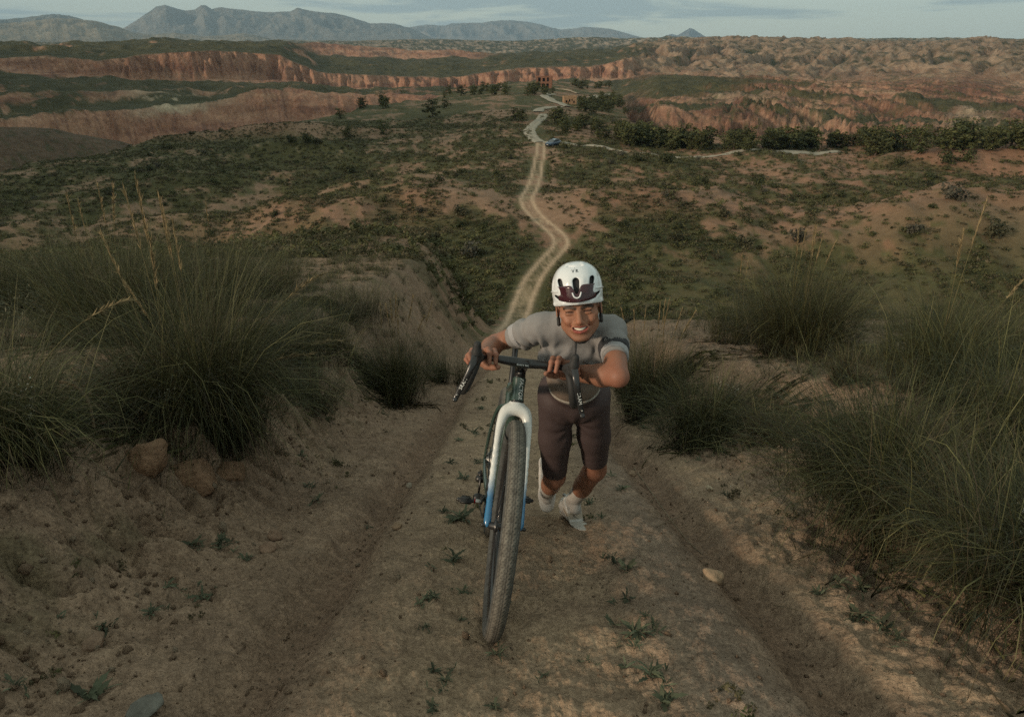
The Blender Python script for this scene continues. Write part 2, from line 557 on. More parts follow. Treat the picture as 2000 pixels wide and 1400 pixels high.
ZF = lambda z, dist: (np.interp(PXC, sorted(dist), [dist[k] for k in sorted(dist)]), np.interp(PXC, sorted(z), [z[k] for k in sorted(z)]))
LINES = [
    ZF({0: -110}, {0: 120}),
    ZF({0: -92, 700: -75, 900: -70, 1220: -60, 1300: -50, 2000: -56}, {0: 430, 700: 560, 1000: 600, 1200: 640, 1260: 255, 2000: 270}),                 # canyon floor
    L({0: 246, 200: 258, 400: 228, 560: 196, 700: 196, 900: 194, 1100: 190, 1220: 240, 1300: 236, 1400: 238, 1600: 262, 1800: 258, 2000: 258}, {0: 560, 700: 640, 1000: 640, 1200: 650, 1260: 320, 2000: 330}),
    L({0: 203, 100: 192, 200: 198, 300: 194, 400: 192, 440: 169, 560: 168, 620: 176, 700: 184, 900: 186, 1100: 176, 1220: 214, 1300: 214, 1400: 224, 1500: 236, 1600: 252, 1700: 256, 1800: 250, 2000: 250}, {0: 585, 700: 680, 1000: 690, 1200: 690, 1260: 345, 2000: 360}),
    L({0: 198, 200: 190, 400: 184, 440: 168, 560: 166, 700: 182, 900: 184, 1100: 172, 1220: 206, 1300: 208, 1400: 216, 1500: 222, 1600: 232, 1700: 236, 1800: 236, 2000: 240}, {0: 640, 700: 720, 1000: 730, 1200: 720, 1260: 380, 2000: 400}),
    L({0: 170, 200: 172, 400: 176, 560: 165, 700: 180, 900: 180, 1100: 166, 1220: 196, 1300: 197, 1400: 196, 1500: 196, 1600: 201, 1700: 205, 1800: 207, 1900: 208, 2000: 210}, {0: 700, 700: 780, 1000: 780, 1200: 740, 1260: 450, 2000: 480}),
    L({0: 130, 200: 146, 300: 156, 400: 160, 560: 164, 620: 170, 700: 182, 800: 182, 900: 182, 1000: 168, 1100: 162, 1220: 160, 1300: 159, 1400: 164, 1500: 167, 1600: 170, 1700: 173, 1800: 176, 1900: 186, 2000: 194}, {0: 900, 1200: 900, 1260: 650, 2000: 640}),
    L({0: 121, 200: 138, 300: 146, 400: 146, 560: 152, 620: 162, 700: 168, 800: 172, 900: 176, 1000: 160, 1100: 152, 1220: 153, 1300: 156, 1400: 161, 1500: 165, 1600: 168, 1700: 165, 1800: 156, 1900: 160, 2000: 172}, {0: 975, 1200: 975, 1260: 960, 2000: 800}),
    L({0: 108, 60: 103, 200: 114, 260: 118, 300: 104, 400: 98, 500: 101, 560: 108, 600: 134, 650: 143, 760: 147, 800: 150, 850: 142, 920: 151, 1000: 134, 1080: 131, 1150: 129, 1170: 121, 1240: 118, 1300: 140, 1400: 150, 1500: 152, 1600: 152, 1700: 150, 1800: 147, 1900: 142, 2000: 150}, {0: 992, 1150: 990, 1240: 1000, 1300: 1060, 2000: 1000}),
    L({0: 98, 200: 100, 300: 92, 400: 92, 500: 93, 560: 97, 620: 122, 700: 124, 800: 128, 900: 128, 1000: 120, 1100: 115, 1220: 107, 1300: 110, 1400: 112, 1500: 116, 1600: 118, 1700: 120, 1800: 118, 1900: 112, 2000: 114}, {0: 1250, 1150: 1300, 1300: 1500, 2000: 1450}),
    L({0: 90, 200: 90, 300: 88, 400: 90, 500: 91, 560: 92, 620: 110, 700: 114, 800: 118, 900: 118, 1000: 116, 1100: 110, 1220: 100, 1300: 97, 1400: 93, 1500: 95, 1600: 96, 1700: 100, 1800: 103, 1900: 98, 2000: 98}, {0: 1420, 1150: 1520, 1300: 1950, 2000: 1900}),
    L({-300: 90, 0: 86, 60: 92, 120: 90, 200: 87, 300: 82, 330: 79, 400: 84, 480: 85, 560: 87, 600: 84, 640: 92, 680: 90, 720: 94, 760: 98, 800: 98, 840: 93, 880: 100, 950: 106, 1000: 110, 1040: 106, 1100: 104, 1160: 103, 1220: 95, 1300: 91, 1400: 88, 1500: 90, 1600: 91, 1700: 94, 1800: 96, 1900: 90, 2000: 92}, {0: 1520, 1150: 1640, 1300: 2200, 2000: 2200}),
    ZF({0: -70, 1000: -110, 1200: -90, 2000: -60}, {0: 2100, 1200: 2200, 1300: 2450, 2000: 2450}),
    L({-300: 92, 0: 92, 560: 98, 700: 96, 800: 100, 900: 104, 1000: 102, 1100: 92, 1220: 92, 1300: 87, 1500: 86, 1700: 90, 2000: 90}, {0: 2900, 1200: 2900, 2000: 3000}),
    L({-300: 86, 0: 86, 500: 84, 560: 83, 700: 82, 760: 80, 850: 77, 950: 81, 1050: 82, 1085: 78, 1095: 72, 1140: 74, 1180: 75, 1250: 79, 1280: 75, 1310: 73, 1390: 76, 1430: 80, 1560: 81, 1660: 80, 1740: 77, 1880: 76, 1930: 79, 1960: 77, 2000: 79, 2300: 79}, {0: 3600, 1200: 3600, 2000: 3700}),
    L({-300: 84, 1050: 83, 1100: 79, 1400: 79.5, 2000: 79.5}, {0: 4600}),
    ZF({0: -60, 1200: -20, 2000: -20}, {0: 6500}),
]
azc = np.concatenate([np.linspace(DEG(-62), DEG(-36.5), 60)[:-1], np.linspace(DEG(-36.5), DEG(36.5), 640), np.linspace(DEG(36.5), DEG(62), 60)[1:]])
rc = np.concatenate([np.linspace(180, 420, 56)[:-1], np.linspace(420, 720, 90)[:-1], np.linspace(720, 860, 30)[:-1], np.linspace(860, 1130, 150)[:-1], np.linspace(1130, 2300, 160)[:-1], np.linspace(2300, 3700, 60)[:-1], np.linspace(3700, 6500, 14)])
cx, cy, cA, cR = polar_grid(azc, rc)
PX_AZ = np.array([px_az(p, 130) for p in PXC])


def canyon(x, y):
    r = np.hypot(x, y); az = np.arctan2(x, y)
    # buttresses and flutes: the profile is pushed back and forth across the ground
    amp = sstep(250, 900, r)
    w = fbm(x / 150.0, y / 150.0, 3, 101) * 62 * amp + fbm(x / 46.0, y / 46.0, 3, 102, ridged=True) * 24 * (0.4 + 0.6 * amp)
    w += np.abs(fbm(x / 15.0, y / 22.0, 2, 103)) * 10
    fl = fbm(az * 68.0 + 0.35 * fbm(x / 60.0, y / 60.0, 2, 107), r / 260.0, 3, 105, ridged=True)
    w += np.where(r > 820, fl * 13, fbm(az * 44.0, r / 180.0, 3, 106, ridged=True) * 9)
    az2 = az + fbm(x / 120.0, y / 120.0, 2, 104) * 0.012
    q = r + w
    z = np.zeros_like(r); done = np.zeros(r.shape, dtype=bool)
    seg = np.zeros(r.shape); tt = np.zeros(r.shape)
    ra = np.interp(az2, PX_AZ, LINES[0][0]); za = np.interp(az2, PX_AZ, LINES[0][1])
    for k in range(1, len(LINES)):
        rb = np.interp(az2, PX_AZ, LINES[k][0]); zb = np.interp(az2, PX_AZ, LINES[k][1])
        t = np.clip((q - ra) / np.maximum(rb - ra, 1.0), 0, 1)
        m = ~done & (q < rb)
        z = np.where(m, za + (zb - za) * t, z)
        seg = np.where(m, k + t, seg)
        done |= m
        ra, za = rb, zb
    z = np.where(done, z, za)
    return z, seg - 1.0


cz, cseg = canyon(cx, cy)
right = sstep(px_az(1180, 130), px_az(1300, 130), cA)
pxa = np.interp(cA, PX_AZ, PXC)
W_ = lambda lo, hi, f=0.25: sstep(lo - f, lo + f, cseg) * (1 - sstep(hi - f, hi + f, cseg))
# gullies running down the slopes
gulA = fbm(cA * 24.0 + 0.8 * fbm(cx / 90.0, cy / 90.0, 2, 115), cR / 210.0, 4, 111, ridged=True)
gulB = fbm((cA * 430.0 + 0.55 * cR) / 23.0 + 0.7 * fbm(cx / 40.0, cy / 40.0, 2, 116), cR / 170.0, 4, 117, ridged=True)
gulC = fbm(cx / 130.0, cy / 130.0, 4, 118, ridged=True)
dz = (gulA * 24 + gulC * 9) * W_(8.0, 11.0, 0.5) * right
gulD = fbm((cA * 430.0 + 0.40 * cR) / 8.5, cR / 60.0, 3, 137, ridged=True)
dz += gulD * 2.6 * W_(1.3, 6.4, 0.5) * right
dz += gulB * 9.5 * np.maximum(W_(1.3, 6.2, 0.5) * right * (0.35 + 0.65 * sstep(1330, 1480, pxa)), 0.4 * W_(1.2, 3.0, 0.3))
dz += gulB * 9 * W_(6.3, 8.0, 0.3) * right
dz += (gulC * 9 + fbm(cx / 40.0, cy / 40.0, 3, 119) * 6) * W_(8.3, 11.0, 0.3) * (1 - right)
dz += fbm(cx / 25.0, cy / 25.0, 3, 113) * 2.0
dz += fbm(cx / 60.0, cy / 110.0, 4, 135, ridged=True) * 7 * W_(4.2, 6.2, 0.3) * (1 - right)
dz += fbm(cx / 150.0, cy / 150.0, 4, 114, ridged=True) * 15 * W_(12.8, 13.9, 0.2)
cz = cz + dz
# the dark rounded hill in the near canyon at the left
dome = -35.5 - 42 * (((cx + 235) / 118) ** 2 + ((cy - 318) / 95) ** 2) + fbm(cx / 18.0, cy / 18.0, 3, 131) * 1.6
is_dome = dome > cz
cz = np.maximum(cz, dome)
cnz = slope_of(cz, cx, cy, len(azc), len(rc))
m1 = fbm(cx / 70.0, cy / 70.0, 4, 121); m2 = fbm(cx / 17.0, cy / 17.0, 4, 122); m3 = fbm(cA * 160, cz / 9.0, 3, 123); st = fbm(cz / 4.2 + m1 * 0.6, cA * 6.0, 4, 124, gain=0.65)
nC = len(cx)
K = lambda *c: np.tile(np.array(c), (nC, 1))
rock = mixc(K(0.25, 0.128, 0.086), K(0.335, 0.200, 0.134), np.clip(0.5 + 1.2 * st + 0.6 * m3 + 0.4 * m1, 0, 1))
rock = mixc(rock, K(0.150, 0.078, 0.058), np.clip(sstep(0.02, 0.38, -st + 0.6 * m3), 0, 1) * 0.85)
vs = fbm(cA * 300.0, cz / 60.0, 3, 141)
rock = mixc(rock, K(0.150, 0.082, 0.062), sstep(0.10, 0.42, vs) * 0.6 * W_(1.2, 9.0, 0.4))
rock = mixc(rock, K(0.40, 0.27, 0.185), sstep(0.22, 0.5, st - 0.3 * m3) * 0.55)
pale = np.exp(-((pxa - 330) / 85) ** 2) * W_(2.62, 5.0, 0.1) * (1 - right) + np.exp(-((pxa - 1930) / 60) ** 2) * W_(2, 5) * 0.8 + np.exp(-((pxa - 1440) / 90) ** 2) * W_(4.2, 5.0, 0.1) * 0.6
rock = mixc(rock, K(0.42, 0.35, 0.25), np.clip(pale * (0.7 + m2), 0, 1))
rock = np.where((right > 0.5)[:, None] & (cseg < 8)[:, None], rock * (0.80 + 0.35 * np.clip(m1 + 0.8 * st, -0.6, 0.6))[:, None], rock)
grey = right * W_(7.2, 11.5, 0.8)
rock = mixc(rock, K(0.165, 0.118, 0.084), np.clip(grey * (0.8 + 0.4 * m1), 0, 1) * 0.9)
rock = mixc(rock, K(0.275, 0.20, 0.142), np.clip(sstep(0.15, 0.5, m2 * 0.7 + 0.55 * gulA + 0.2 * st) * grey, 0, 1) * 0.8)
rock = mixc(rock, K(0.30, 0.24, 0.18), sstep(12.2, 13.0, cseg) * 0.85)
rock = mixc(rock, K(0.56, 0.47, 0.35), W_(13.72, 14.03, 0.05) * np.clip(0.55 + 1.2 * m2 + m3, 0, 1) * (pxa > 1060))
scrub = mixc(K(0.034, 0.040, 0.020), K(0.066, 0.066, 0.034), np.clip(0.5 + m2, 0, 1))
# how much bare rock shows
bare_l = np.maximum.reduce([W_(1.0, 3.02, 0.04), W_(5.97, 8.02, 0.05), W_(9.95, 11.0, 0.06) * sstep(560, 640, pxa) * (1 - sstep(900, 1000, pxa)), 0.9 * W_(4.4, 4.75, 0.08) * sstep(-0.15, 0.1, m1)])
bare_l = np.maximum(bare_l, W_(3.3, 6.0, 0.2) * sstep(0.10, 0.40, m1 * 0.6 + m2 * 0.5 + (0.95 - cnz) * 2.5) * 0.8)
bare_l = np.maximum(bare_l, W_(8.2, 11.2, 0.2) * sstep(-0.02, 0.28, m1 * 0.6 + m2 * 0.4 + (0.86 - cnz) * 2.2) * 0.9)
bare_r = np.maximum.reduce([W_(1.0, 3.05, 0.05), W_(3.95, 5.02, 0.06), W_(4.9, 6.6, 0.1) * sstep(1380, 1520, pxa) * sstep(-0.30, 0.05, gulB + 0.35 * m1), W_(6.5, 8.2, 0.2) * sstep(-0.35, 0.05, m1 + 0.5 * m2 + 0.3)])
mfine = fbm(cx / 7.0, cy / 7.0, 3, 127)
bare_r = np.clip(bare_r * (1 - 0.92 * sstep(-0.02, 0.30, m1 * 0.75 + m2 * 0.7 + 0.35 * mfine - 0.25 * gulB + 0.10 * W_(6.2, 8.4, 0.3))), 0, 1)
bare_r = np.clip(bare_r * (1 - 0.8 * W_(2.75, 3.5, 0.12) * sstep(-0.3, 0.1, m1 + m2)), 0, 1)
bench = np.maximum.reduce([W_(4.90, 5.22, 0.05), 0.9 * W_(5.62, 5.80, 0.05), 0.8 * W_(4.38, 4.50, 0.04)]) * sstep(1290, 1400, pxa)
bare_r = bare_r * (1 - 0.9 * bench * sstep(-0.5, -0.1, m1 + 0.5 * m2))
dots = sstep(0.16, 0.34, fbm(cx / 3.6, cy / 4.6, 2, 139) + 0.25 * m2)
bare_r = bare_r * (1 - 0.8 * dots * W_(1.5, 6.8, 0.4))
bare_r = np.maximum(bare_r, grey * sstep(-0.22, 0.34, m2 * 0.7 + 0.5 * gulA + 0.3 * gulC + (0.93 - cnz) * 1.0 - 0.34) * 0.88)
bare = bare_l * (1 - right) + bare_r * right
bare = np.maximum(bare, W_(12.9, 14.03, 0.08) * sstep(-0.1, 0.25, m2 + 0.6 * m1 + (0.95 - cnz) * 2) * 0.9)
bare = np.maximum(bare, sstep(0.66, 0.5, cnz) * 0.8)
bare = np.clip(bare + 0.12 * m2, 0.05, 1)
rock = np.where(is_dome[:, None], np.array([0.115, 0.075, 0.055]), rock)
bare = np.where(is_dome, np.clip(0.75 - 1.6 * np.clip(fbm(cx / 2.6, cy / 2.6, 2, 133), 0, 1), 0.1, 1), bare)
ccol = mixc(scrub, rock, bare)
M_ROCK = mat_attr('badland_rock', rough=0.95, spec=0.1, scales=((0.06, 0.18), (0.3, 0.22), (1.2, 0.22)), bumps=((0.08, 0.9, 4.0), (0.35, 0.8, 1.2), (1.2, 0.6, 0.3)))
cF = grid_faces(len(azc), len(rc))
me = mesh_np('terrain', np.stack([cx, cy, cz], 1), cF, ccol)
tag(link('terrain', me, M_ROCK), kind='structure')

# ------------------------------------------------------------------ hills and mountains on the skyline
M_MOUNT = mat_attr('mountain_rock', rough=0.95, spec=0.1, scales=((0.01, 0.25),), bumps=((0.012, 0.6, 20.0),))


def ridge(name, pts, r0, depth, base_row, c0, c1, seed, rough=1.0, n=None):
    pts = sorted(pts)
    p0, p1 = pts[0][0], pts[-1][0]
    n = n or int((p1 - p0) / 1.3)
    px = np.linspace(p0, p1, n)
    rw = np.interp(px, [p for p, _ in pts], [q for _, q in pts])
    rw = rw + rough * 2.0 * fbm(px / 26.0, px * 0 + seed, 5, seed, gain=0.6) * np.clip((base_row - rw) / 12.0, 0, 1)
    top = np.array([rowz(q, r0) for q in rw]); base = rowz(base_row, r0 - depth)
    az = np.array([px_az(p, 80) for p in px])
    prof = np.concatenate([np.linspace(0, 1, 34), np.linspace(1, 0, 12)[1:]])
    off = np.concatenate([np.linspace(-depth, 0, 34), np.linspace(0, depth, 12)[1:]])
    A, O = np.meshgrid(az, off); Pf = np.repeat(prof[:, None], n, 1); T = np.repeat(top[None, :], len(off), 0)
    R = r0 + O
    x = R * np.sin(A); y = R * np.cos(A)
    s = depth / 1500.0
    g = fbm((x / (420.0 * s)).ravel(), (y / (700.0 * s)).ravel(), 4, seed + 3, ridged=True).reshape(x.shape)
    e = np.clip(Pf + 0.30 * g * np.sin(np.pi * Pf), 0, 1) ** 1.15
    z = base + (T - base) * e
    z = np.where(T < base, base - 5, z)
    v = np.clip(0.5 + 0.8 * g + 0.5 * fbm((x / (150 * s)).ravel(), (y / (150 * s)).ravel(), 3, seed + 9).reshape(x.shape), 0, 1).ravel()
    col = mixc(np.tile(np.array(c0), (v.size, 1)), np.tile(np.array(c1), (v.size, 1)), v)
    me = mesh_np(name, np.stack([x.ravel(), y.ravel(), z.ravel()], 1), grid_faces(n, len(off)), col)
    return tag(link(name, me, M_MOUNT), kind='structure')


ridge('hills', [(-900, 70), (-500, 50), (-250, 58), (0, 52), (50, 50), (100, 44), (150, 42), (200, 47), (240, 57), (262, 66), (300, 69), (345, 66), (400, 72), (440, 70), (478, 66), (510, 72), (545, 80), (700, 82)], 7000, 900, 88, (0.065, 0.068, 0.045), (0.19, 0.165, 0.12), 201)
ridge('hills', [(500, 82), (545, 77), (600, 79), (690, 80), (760, 78), (850, 76), (950, 80), (1060, 84)], 5200, 500, 90, (0.06, 0.066, 0.04), (0.16, 0.14, 0.10), 205, 0.6)
ridge('mountains', [(-900, 60), (-600, 40), (-200, 50), (0, 47), (60, 42), (118, 35), (150, 38), (180, 47), (230, 60), (300, 80)], 9500, 900, 84, (0.05, 0.06, 0.05), (0.13, 0.13, 0.11), 207)
ridge('mountains', [(235, 64), (255, 54), (290, 36), (318, 20), (335, 16), (352, 22), (372, 26), (392, 24), (405, 15), (414, 16), (424, 23), (440, 19), (470, 22), (500, 25), (530, 27), (560, 26), (575, 25), (588, 18), (600, 21), (622, 25), (660, 28), (690, 35), (725, 47), (748, 46), (775, 48), (800, 54), (825, 66), (850, 78)], 11000, 1700, 86, (0.050, 0.062, 0.052), (0.15, 0.145, 0.125), 211)
ridge('mountains', [(760, 70), (800, 54), (835, 49), (870, 51), (885, 46), (940, 45), (968, 41), (1000, 40), (1030, 43), (1062, 50), (1090, 58), (1115, 57), (1140, 53), (1175, 55), (1205, 60), (1230, 68), (1262, 76), (1285, 80)], 14000, 1600, 85, (0.06, 0.07, 0.065), (0.17, 0.165, 0.15), 213)
ridge('mountains', [(1278, 81), (1300, 70), (1312, 67), (1322, 70), (1345, 56), (1352, 58), (1372, 70), (1392, 78), (1408, 80), (1430, 73), (1448, 79), (1470, 79), (1498, 74), (1520, 77), (1545, 75), (1565, 80), (1600, 82)], 14500, 900, 84, (0.05, 0.06, 0.06), (0.11, 0.11, 0.105), 217, 0.5)

# invented hill out of view on the left, added to shade the canyon
def rise():
    u = np.linspace(0, 1, 260); v = np.linspace(-1, 1, 90)
    U, Vv = np.meshgrid(u, v)
    lx = -240 - 780 * U; ly = -40 + 880 * U
    nx_, ny_ = -0.74, -0.67
    x = lx + nx_ * Vv * 230; y = ly + ny_ * Vv * 230
    hgt = (96 + 40 * U + 18 * fbm(U * 7, U * 0 + 3, 3, 151)) * np.clip(np.sin(np.pi * np.clip(U * 0.93 + 0.05, 0, 1)) * 2.2, 0, 1)
    z = -34 + (hgt + 34) * np.cos(np.clip(Vv, -1, 1) * np.pi / 2) ** 1.3 + fbm(x / 60, y / 60, 4, 152, ridged=True) * 7 - 12
    col = mixc(np.tile(np.array([0.06, 0.06, 0.03]), (x.size, 1)), np.tile(np.array([0.20, 0.125, 0.085]), (x.size, 1)), np.clip(0.30 + 1.6 * fbm((x / 22).ravel(), (y / 22).ravel(), 5, 153, gain=0.65), 0, 1))
    me = mesh_np('hills', np.stack([x.ravel(), y.ravel(), z.ravel()], 1), grid_faces(260, 90)[:, ::-1], col)
    return tag(link('hills', me, M_ROCK), kind='structure')  # unseen added hill, there only for the shadow it casts


rise()

# plain that carries everything out to the horizon
rp_ = np.array([5200.0, 7500, 10000, 13000, 17000, 24000]); ap_ = np.linspace(-math.pi, math.pi, 121)
px_, py_, _, pr_ = polar_grid(ap_, rp_)
me = mesh_np('plain', np.stack([px_, py_, -30 - (pr_ > 6000) * 20.0], 1), grid_faces(121, len(rp_)), np.tile(np.array([0.10, 0.095, 0.06]), (len(px_), 1)))
tag(link('plain', me, M_MOUNT), kind='structure')
# base sheet below the whole country, behind the camera too
rp_ = np.array([0.3, 60.0, 400, 2000, 5300]); px_, py_, _, pr_ = polar_grid(ap_, rp_)
me = mesh_np('base_ground', np.stack([px_, py_, -150 + 0 * pr_], 1), grid_faces(121, len(rp_)), np.tile(np.array([0.12, 0.09, 0.06]), (len(px_), 1)))
tag(link('base_ground', me, M_MOUNT), kind='structure')

# haze: one closed box of thin even air
bm = bmesh.new(); bmesh.ops.create_cube(bm, size=1.0)
for v in bm.verts:
    v.co = Vector((v.co.x * 36000, v.co.y * 36000, -152 if v.co.z < 0 else 800))
me = bpy.data.meshes.new('haze'); bm.to_mesh(me); bm.free()
mh = bpy.data.materials.new('haze_air'); mh.use_nodes = True
t = mh.node_tree
t.nodes.remove(t.nodes['Principled BSDF'])
pv = N(t, 'ShaderNodeVolumePrincipled', inp={'Color': (0.47, 0.69, 0.92, 1), 'Density': 5.5e-5, 'Anisotropy': 0.0})
LK(t, pv, 'Volume', t.nodes['Material Output'], 'Volume')
tag(link('haze', me, mh, smooth=False), kind='stuff')
# ================================================================== vegetation
def foliage_mat(name, trans=0.25, rough=0.7, tint=0.25):
    m = mat_attr(name, rough=rough, spec=0.25, scales=((2.0, 0.18),), bumps=(), trans=trans)
    t = m.node_tree
    at = next(n for n in t.nodes if n.type == 'ATTRIBUTE')
    oi = N(t, 'ShaderNodeObjectInfo')
    mr = N(t, 'ShaderNodeMapRange', inp={'To Min': 1 - tint, 'To Max': 1 + tint})
    LK(t, oi, 'Random', mr, 'Value')
    mm = N(t, 'ShaderNodeVectorMath', operation='SCALE')
    outs = [l.to_socket for l in at.outputs['Color'].links]
    LK(t, at, 'Color', mm, 0)
    LK(t, mr, 'Result', mm, 'Scale')
    for so in outs:
        t.links.new(mm.outputs['Vector'], so)
    return m


M_GRASS = foliage_mat('esparto_blades', trans=0.14, rough=0.6, tint=0.12)
M_LEAF = foliage_mat('scrub_leaves', trans=0.2, rough=0.75, tint=0.30)
M_PINE = foliage_mat('pine_needles', trans=0.12, rough=0.8, tint=0.28)
M_STRAW = mat_attr('dry_straw', rough=0.8, spec=0.2, scales=((30.0, 0.25),), bumps=(), trans=0.15)
M_BARK = mat('bark', (0.075, 0.055, 0.042), rough=0.95, bump=(25, 0.6, 0.02), var=(8, 0.3))


def strips(base, az, th0, kap, length, width, cols, nseg=5, rng=RNG, expo=1.35, turn=0.0):
    """Arching blades: base n x 3, azimuth, first lean, curl, length, width; cols = (base, mid, tip) each n x 3."""
    n = len(az)
    P = base.copy()
    pts = [P.copy()]
    ds = length / nseg
    for i in range(nseg):
        s = (i + 0.5) / nseg
        th = th0 + kap * s ** expo
        d = np.stack([np.sin(az) * np.sin(th), np.cos(az) * np.sin(th), np.cos(th)], 1)
        P = P + d * ds[:, None]
        pts.append(P.copy())
    tw = az + np.pi / 2 + rng.normal(0, 0.6, n)
    side = np.stack([np.sin(tw), np.cos(tw), rng.normal(0, 0.25, n)], 1)
    V = []; C = []
    for i, p in enumerate(pts):
        s = i / nseg
        w = (width * max(0.06, (1 - s) ** 0.55) * (0.6 + 0.4 * min(1, s * 4)))[:, None] * 0.5
        V += [p - side * w, p + side * w]
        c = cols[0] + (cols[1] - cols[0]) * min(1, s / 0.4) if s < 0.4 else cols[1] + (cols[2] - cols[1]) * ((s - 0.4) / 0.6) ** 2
        C += [c, c]
    V = np.stack(V, 1).reshape(-1, 3); C = np.stack(C, 1).reshape(-1, 3)
    k = 2 * (nseg + 1)
    f = np.array([[2 * i, 2 * i + 1, 2 * i + 3, 2 * i + 2] for i in range(nseg)])
    F = (np.arange(n)[:, None, None] * k + f[None]).reshape(-1, 4)
    return V, F, C


def tussock_mesh(name, n, height, spread, rb, droop=1.0, lean=(0, 0), seed=1, wid=0.0030, dry=0.25, nseg=5, flat=0.0, at=None):
    n = int(n * 1.25)
    rng = np.random.default_rng(seed)
    az = rng.uniform(-np.pi, np.pi, n)
    q = np.sqrt(rng.uniform(0, 1, n))
    # blades sprout in many small bunches
    nb = max(6, n // 55)
    b = rng.integers(0, nb, n)
    bx = rng.normal(0, rb * 0.6, nb); by = rng.normal(0, rb * 0.6, nb)
    base = np.stack([bx[b] + rng.normal(0, rb * 0.16, n), by[b] + rng.normal(0, rb * 0.16, n), rng.uniform(-0.04, 0.0, n)], 1)
    out = np.arctan2(base[:, 0], base[:, 1])
    az = np.where(rng.uniform(0, 1, n) < 0.68, out + rng.normal(0, 0.75, n), az)
    # bunches share a mood of leaning
    bl = rng.normal(0, 0.16, nb)
    th0 = np.clip(np.abs(rng.normal(0.06, 0.15, n)) + spread * q ** 1.3 * 0.36 + bl[b] * 0.7 + flat, 0.0, 1.2)
    kap = droop * np.clip(rng.normal(0.95, 0.5, n), 0.1, 3.0) * (0.45 + 0.95 * q)
    length = height * rng.uniform(0.50, 1.20, n) * (1.0 + 0.10 * q)
    curl = rng.uniform(0, 1, n) < 0.09
    kap = np.where(curl, kap + rng.uniform(1.0, 2.3, n), kap)
    width = wid * rng.uniform(0.55, 1.2, n)
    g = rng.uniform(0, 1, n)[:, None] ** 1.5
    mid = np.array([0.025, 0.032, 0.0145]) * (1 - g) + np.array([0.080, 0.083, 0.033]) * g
    bs = np.array([0.030, 0.025, 0.017]) * (0.45 + 0.6 * g)  # dark dead thatch, deepened to paint in the shade inside the clump
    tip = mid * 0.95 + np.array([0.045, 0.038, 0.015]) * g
    d = (rng.uniform(0, 1, n) < dry * 0.8)[:, None]
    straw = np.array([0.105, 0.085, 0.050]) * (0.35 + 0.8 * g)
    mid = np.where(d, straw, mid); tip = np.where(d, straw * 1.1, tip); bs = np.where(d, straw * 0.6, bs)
    lie = rng.uniform(0, 1, n) < 0.06          # dead blades lying around the foot
    th0 = np.where(lie, rng.uniform(1.1, 1.5, n), th0); kap = np.where(lie, rng.uniform(0.1, 0.6, n), kap)
    mid = np.where(lie[:, None], straw, mid); tip = np.where(lie[:, None], straw * 1.1, tip); length = np.where(lie, length * 0.6, length)
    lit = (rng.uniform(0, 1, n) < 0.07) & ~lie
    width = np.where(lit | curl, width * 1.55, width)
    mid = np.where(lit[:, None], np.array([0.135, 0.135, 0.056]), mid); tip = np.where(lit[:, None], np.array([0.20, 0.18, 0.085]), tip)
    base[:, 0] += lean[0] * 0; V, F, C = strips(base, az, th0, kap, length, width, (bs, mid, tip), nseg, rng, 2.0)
    if lean[0] or lean[1]:
        zz = np.clip(V[:, 2], 0, None) / height
        V[:, 0] += lean[0] * zz ** 1.5; V[:, 1] += lean[1] * zz ** 1.5
    # blades that droop to the soil lie on it
    if at is not None:
        low = np.where(V[:, 2] < 0.45)[0]
        V[low, 2] = np.maximum(V[low, 2], H(at.x + V[low, 0], at.y + V[low, 1]) - at.z + 0.004 + 0.02 * rng.uniform(0, 1, len(low)) ** 2)
    return mesh_np(name, V, F, C)


def tube_np(pts, rads, ns=5):
    pts = np.asarray(pts, float); n = len(pts)
    V = []; 
    for i in range(n):
        t = pts[min(i + 1, n - 1)] - pts[max(i - 1, 0)]; t /= np.linalg.norm(t) + 1e-9
        a = np.cross(t, [0.3, 0.9, 0.31]); a /= np.linalg.norm(a) + 1e-9; b = np.cross(t, a)
        for k in range(ns):
            an = 2 * np.pi * k / ns
            V.append(pts[i] + rads[i] * (a * np.cos(an) + b * np.sin(an)))
    F = [[i * ns + k, i * ns + (k + 1) % ns, (i + 1) * ns + (k + 1) % ns, (i + 1) * ns + k] for i in range(n - 1) for k in range(ns)]
    return np.array(V), np.array(F)


def cat_np(parts):
    V = []; F = []; C = []; o = 0
    for v, f, c in parts:
        V.append(v); F.append(f + o); C.append(np.tile(c, (len(v), 1)) if np.ndim(c) == 1 else c); o += len(v)
    return np.concatenate(V), np.concatenate(F), np.concatenate(C)


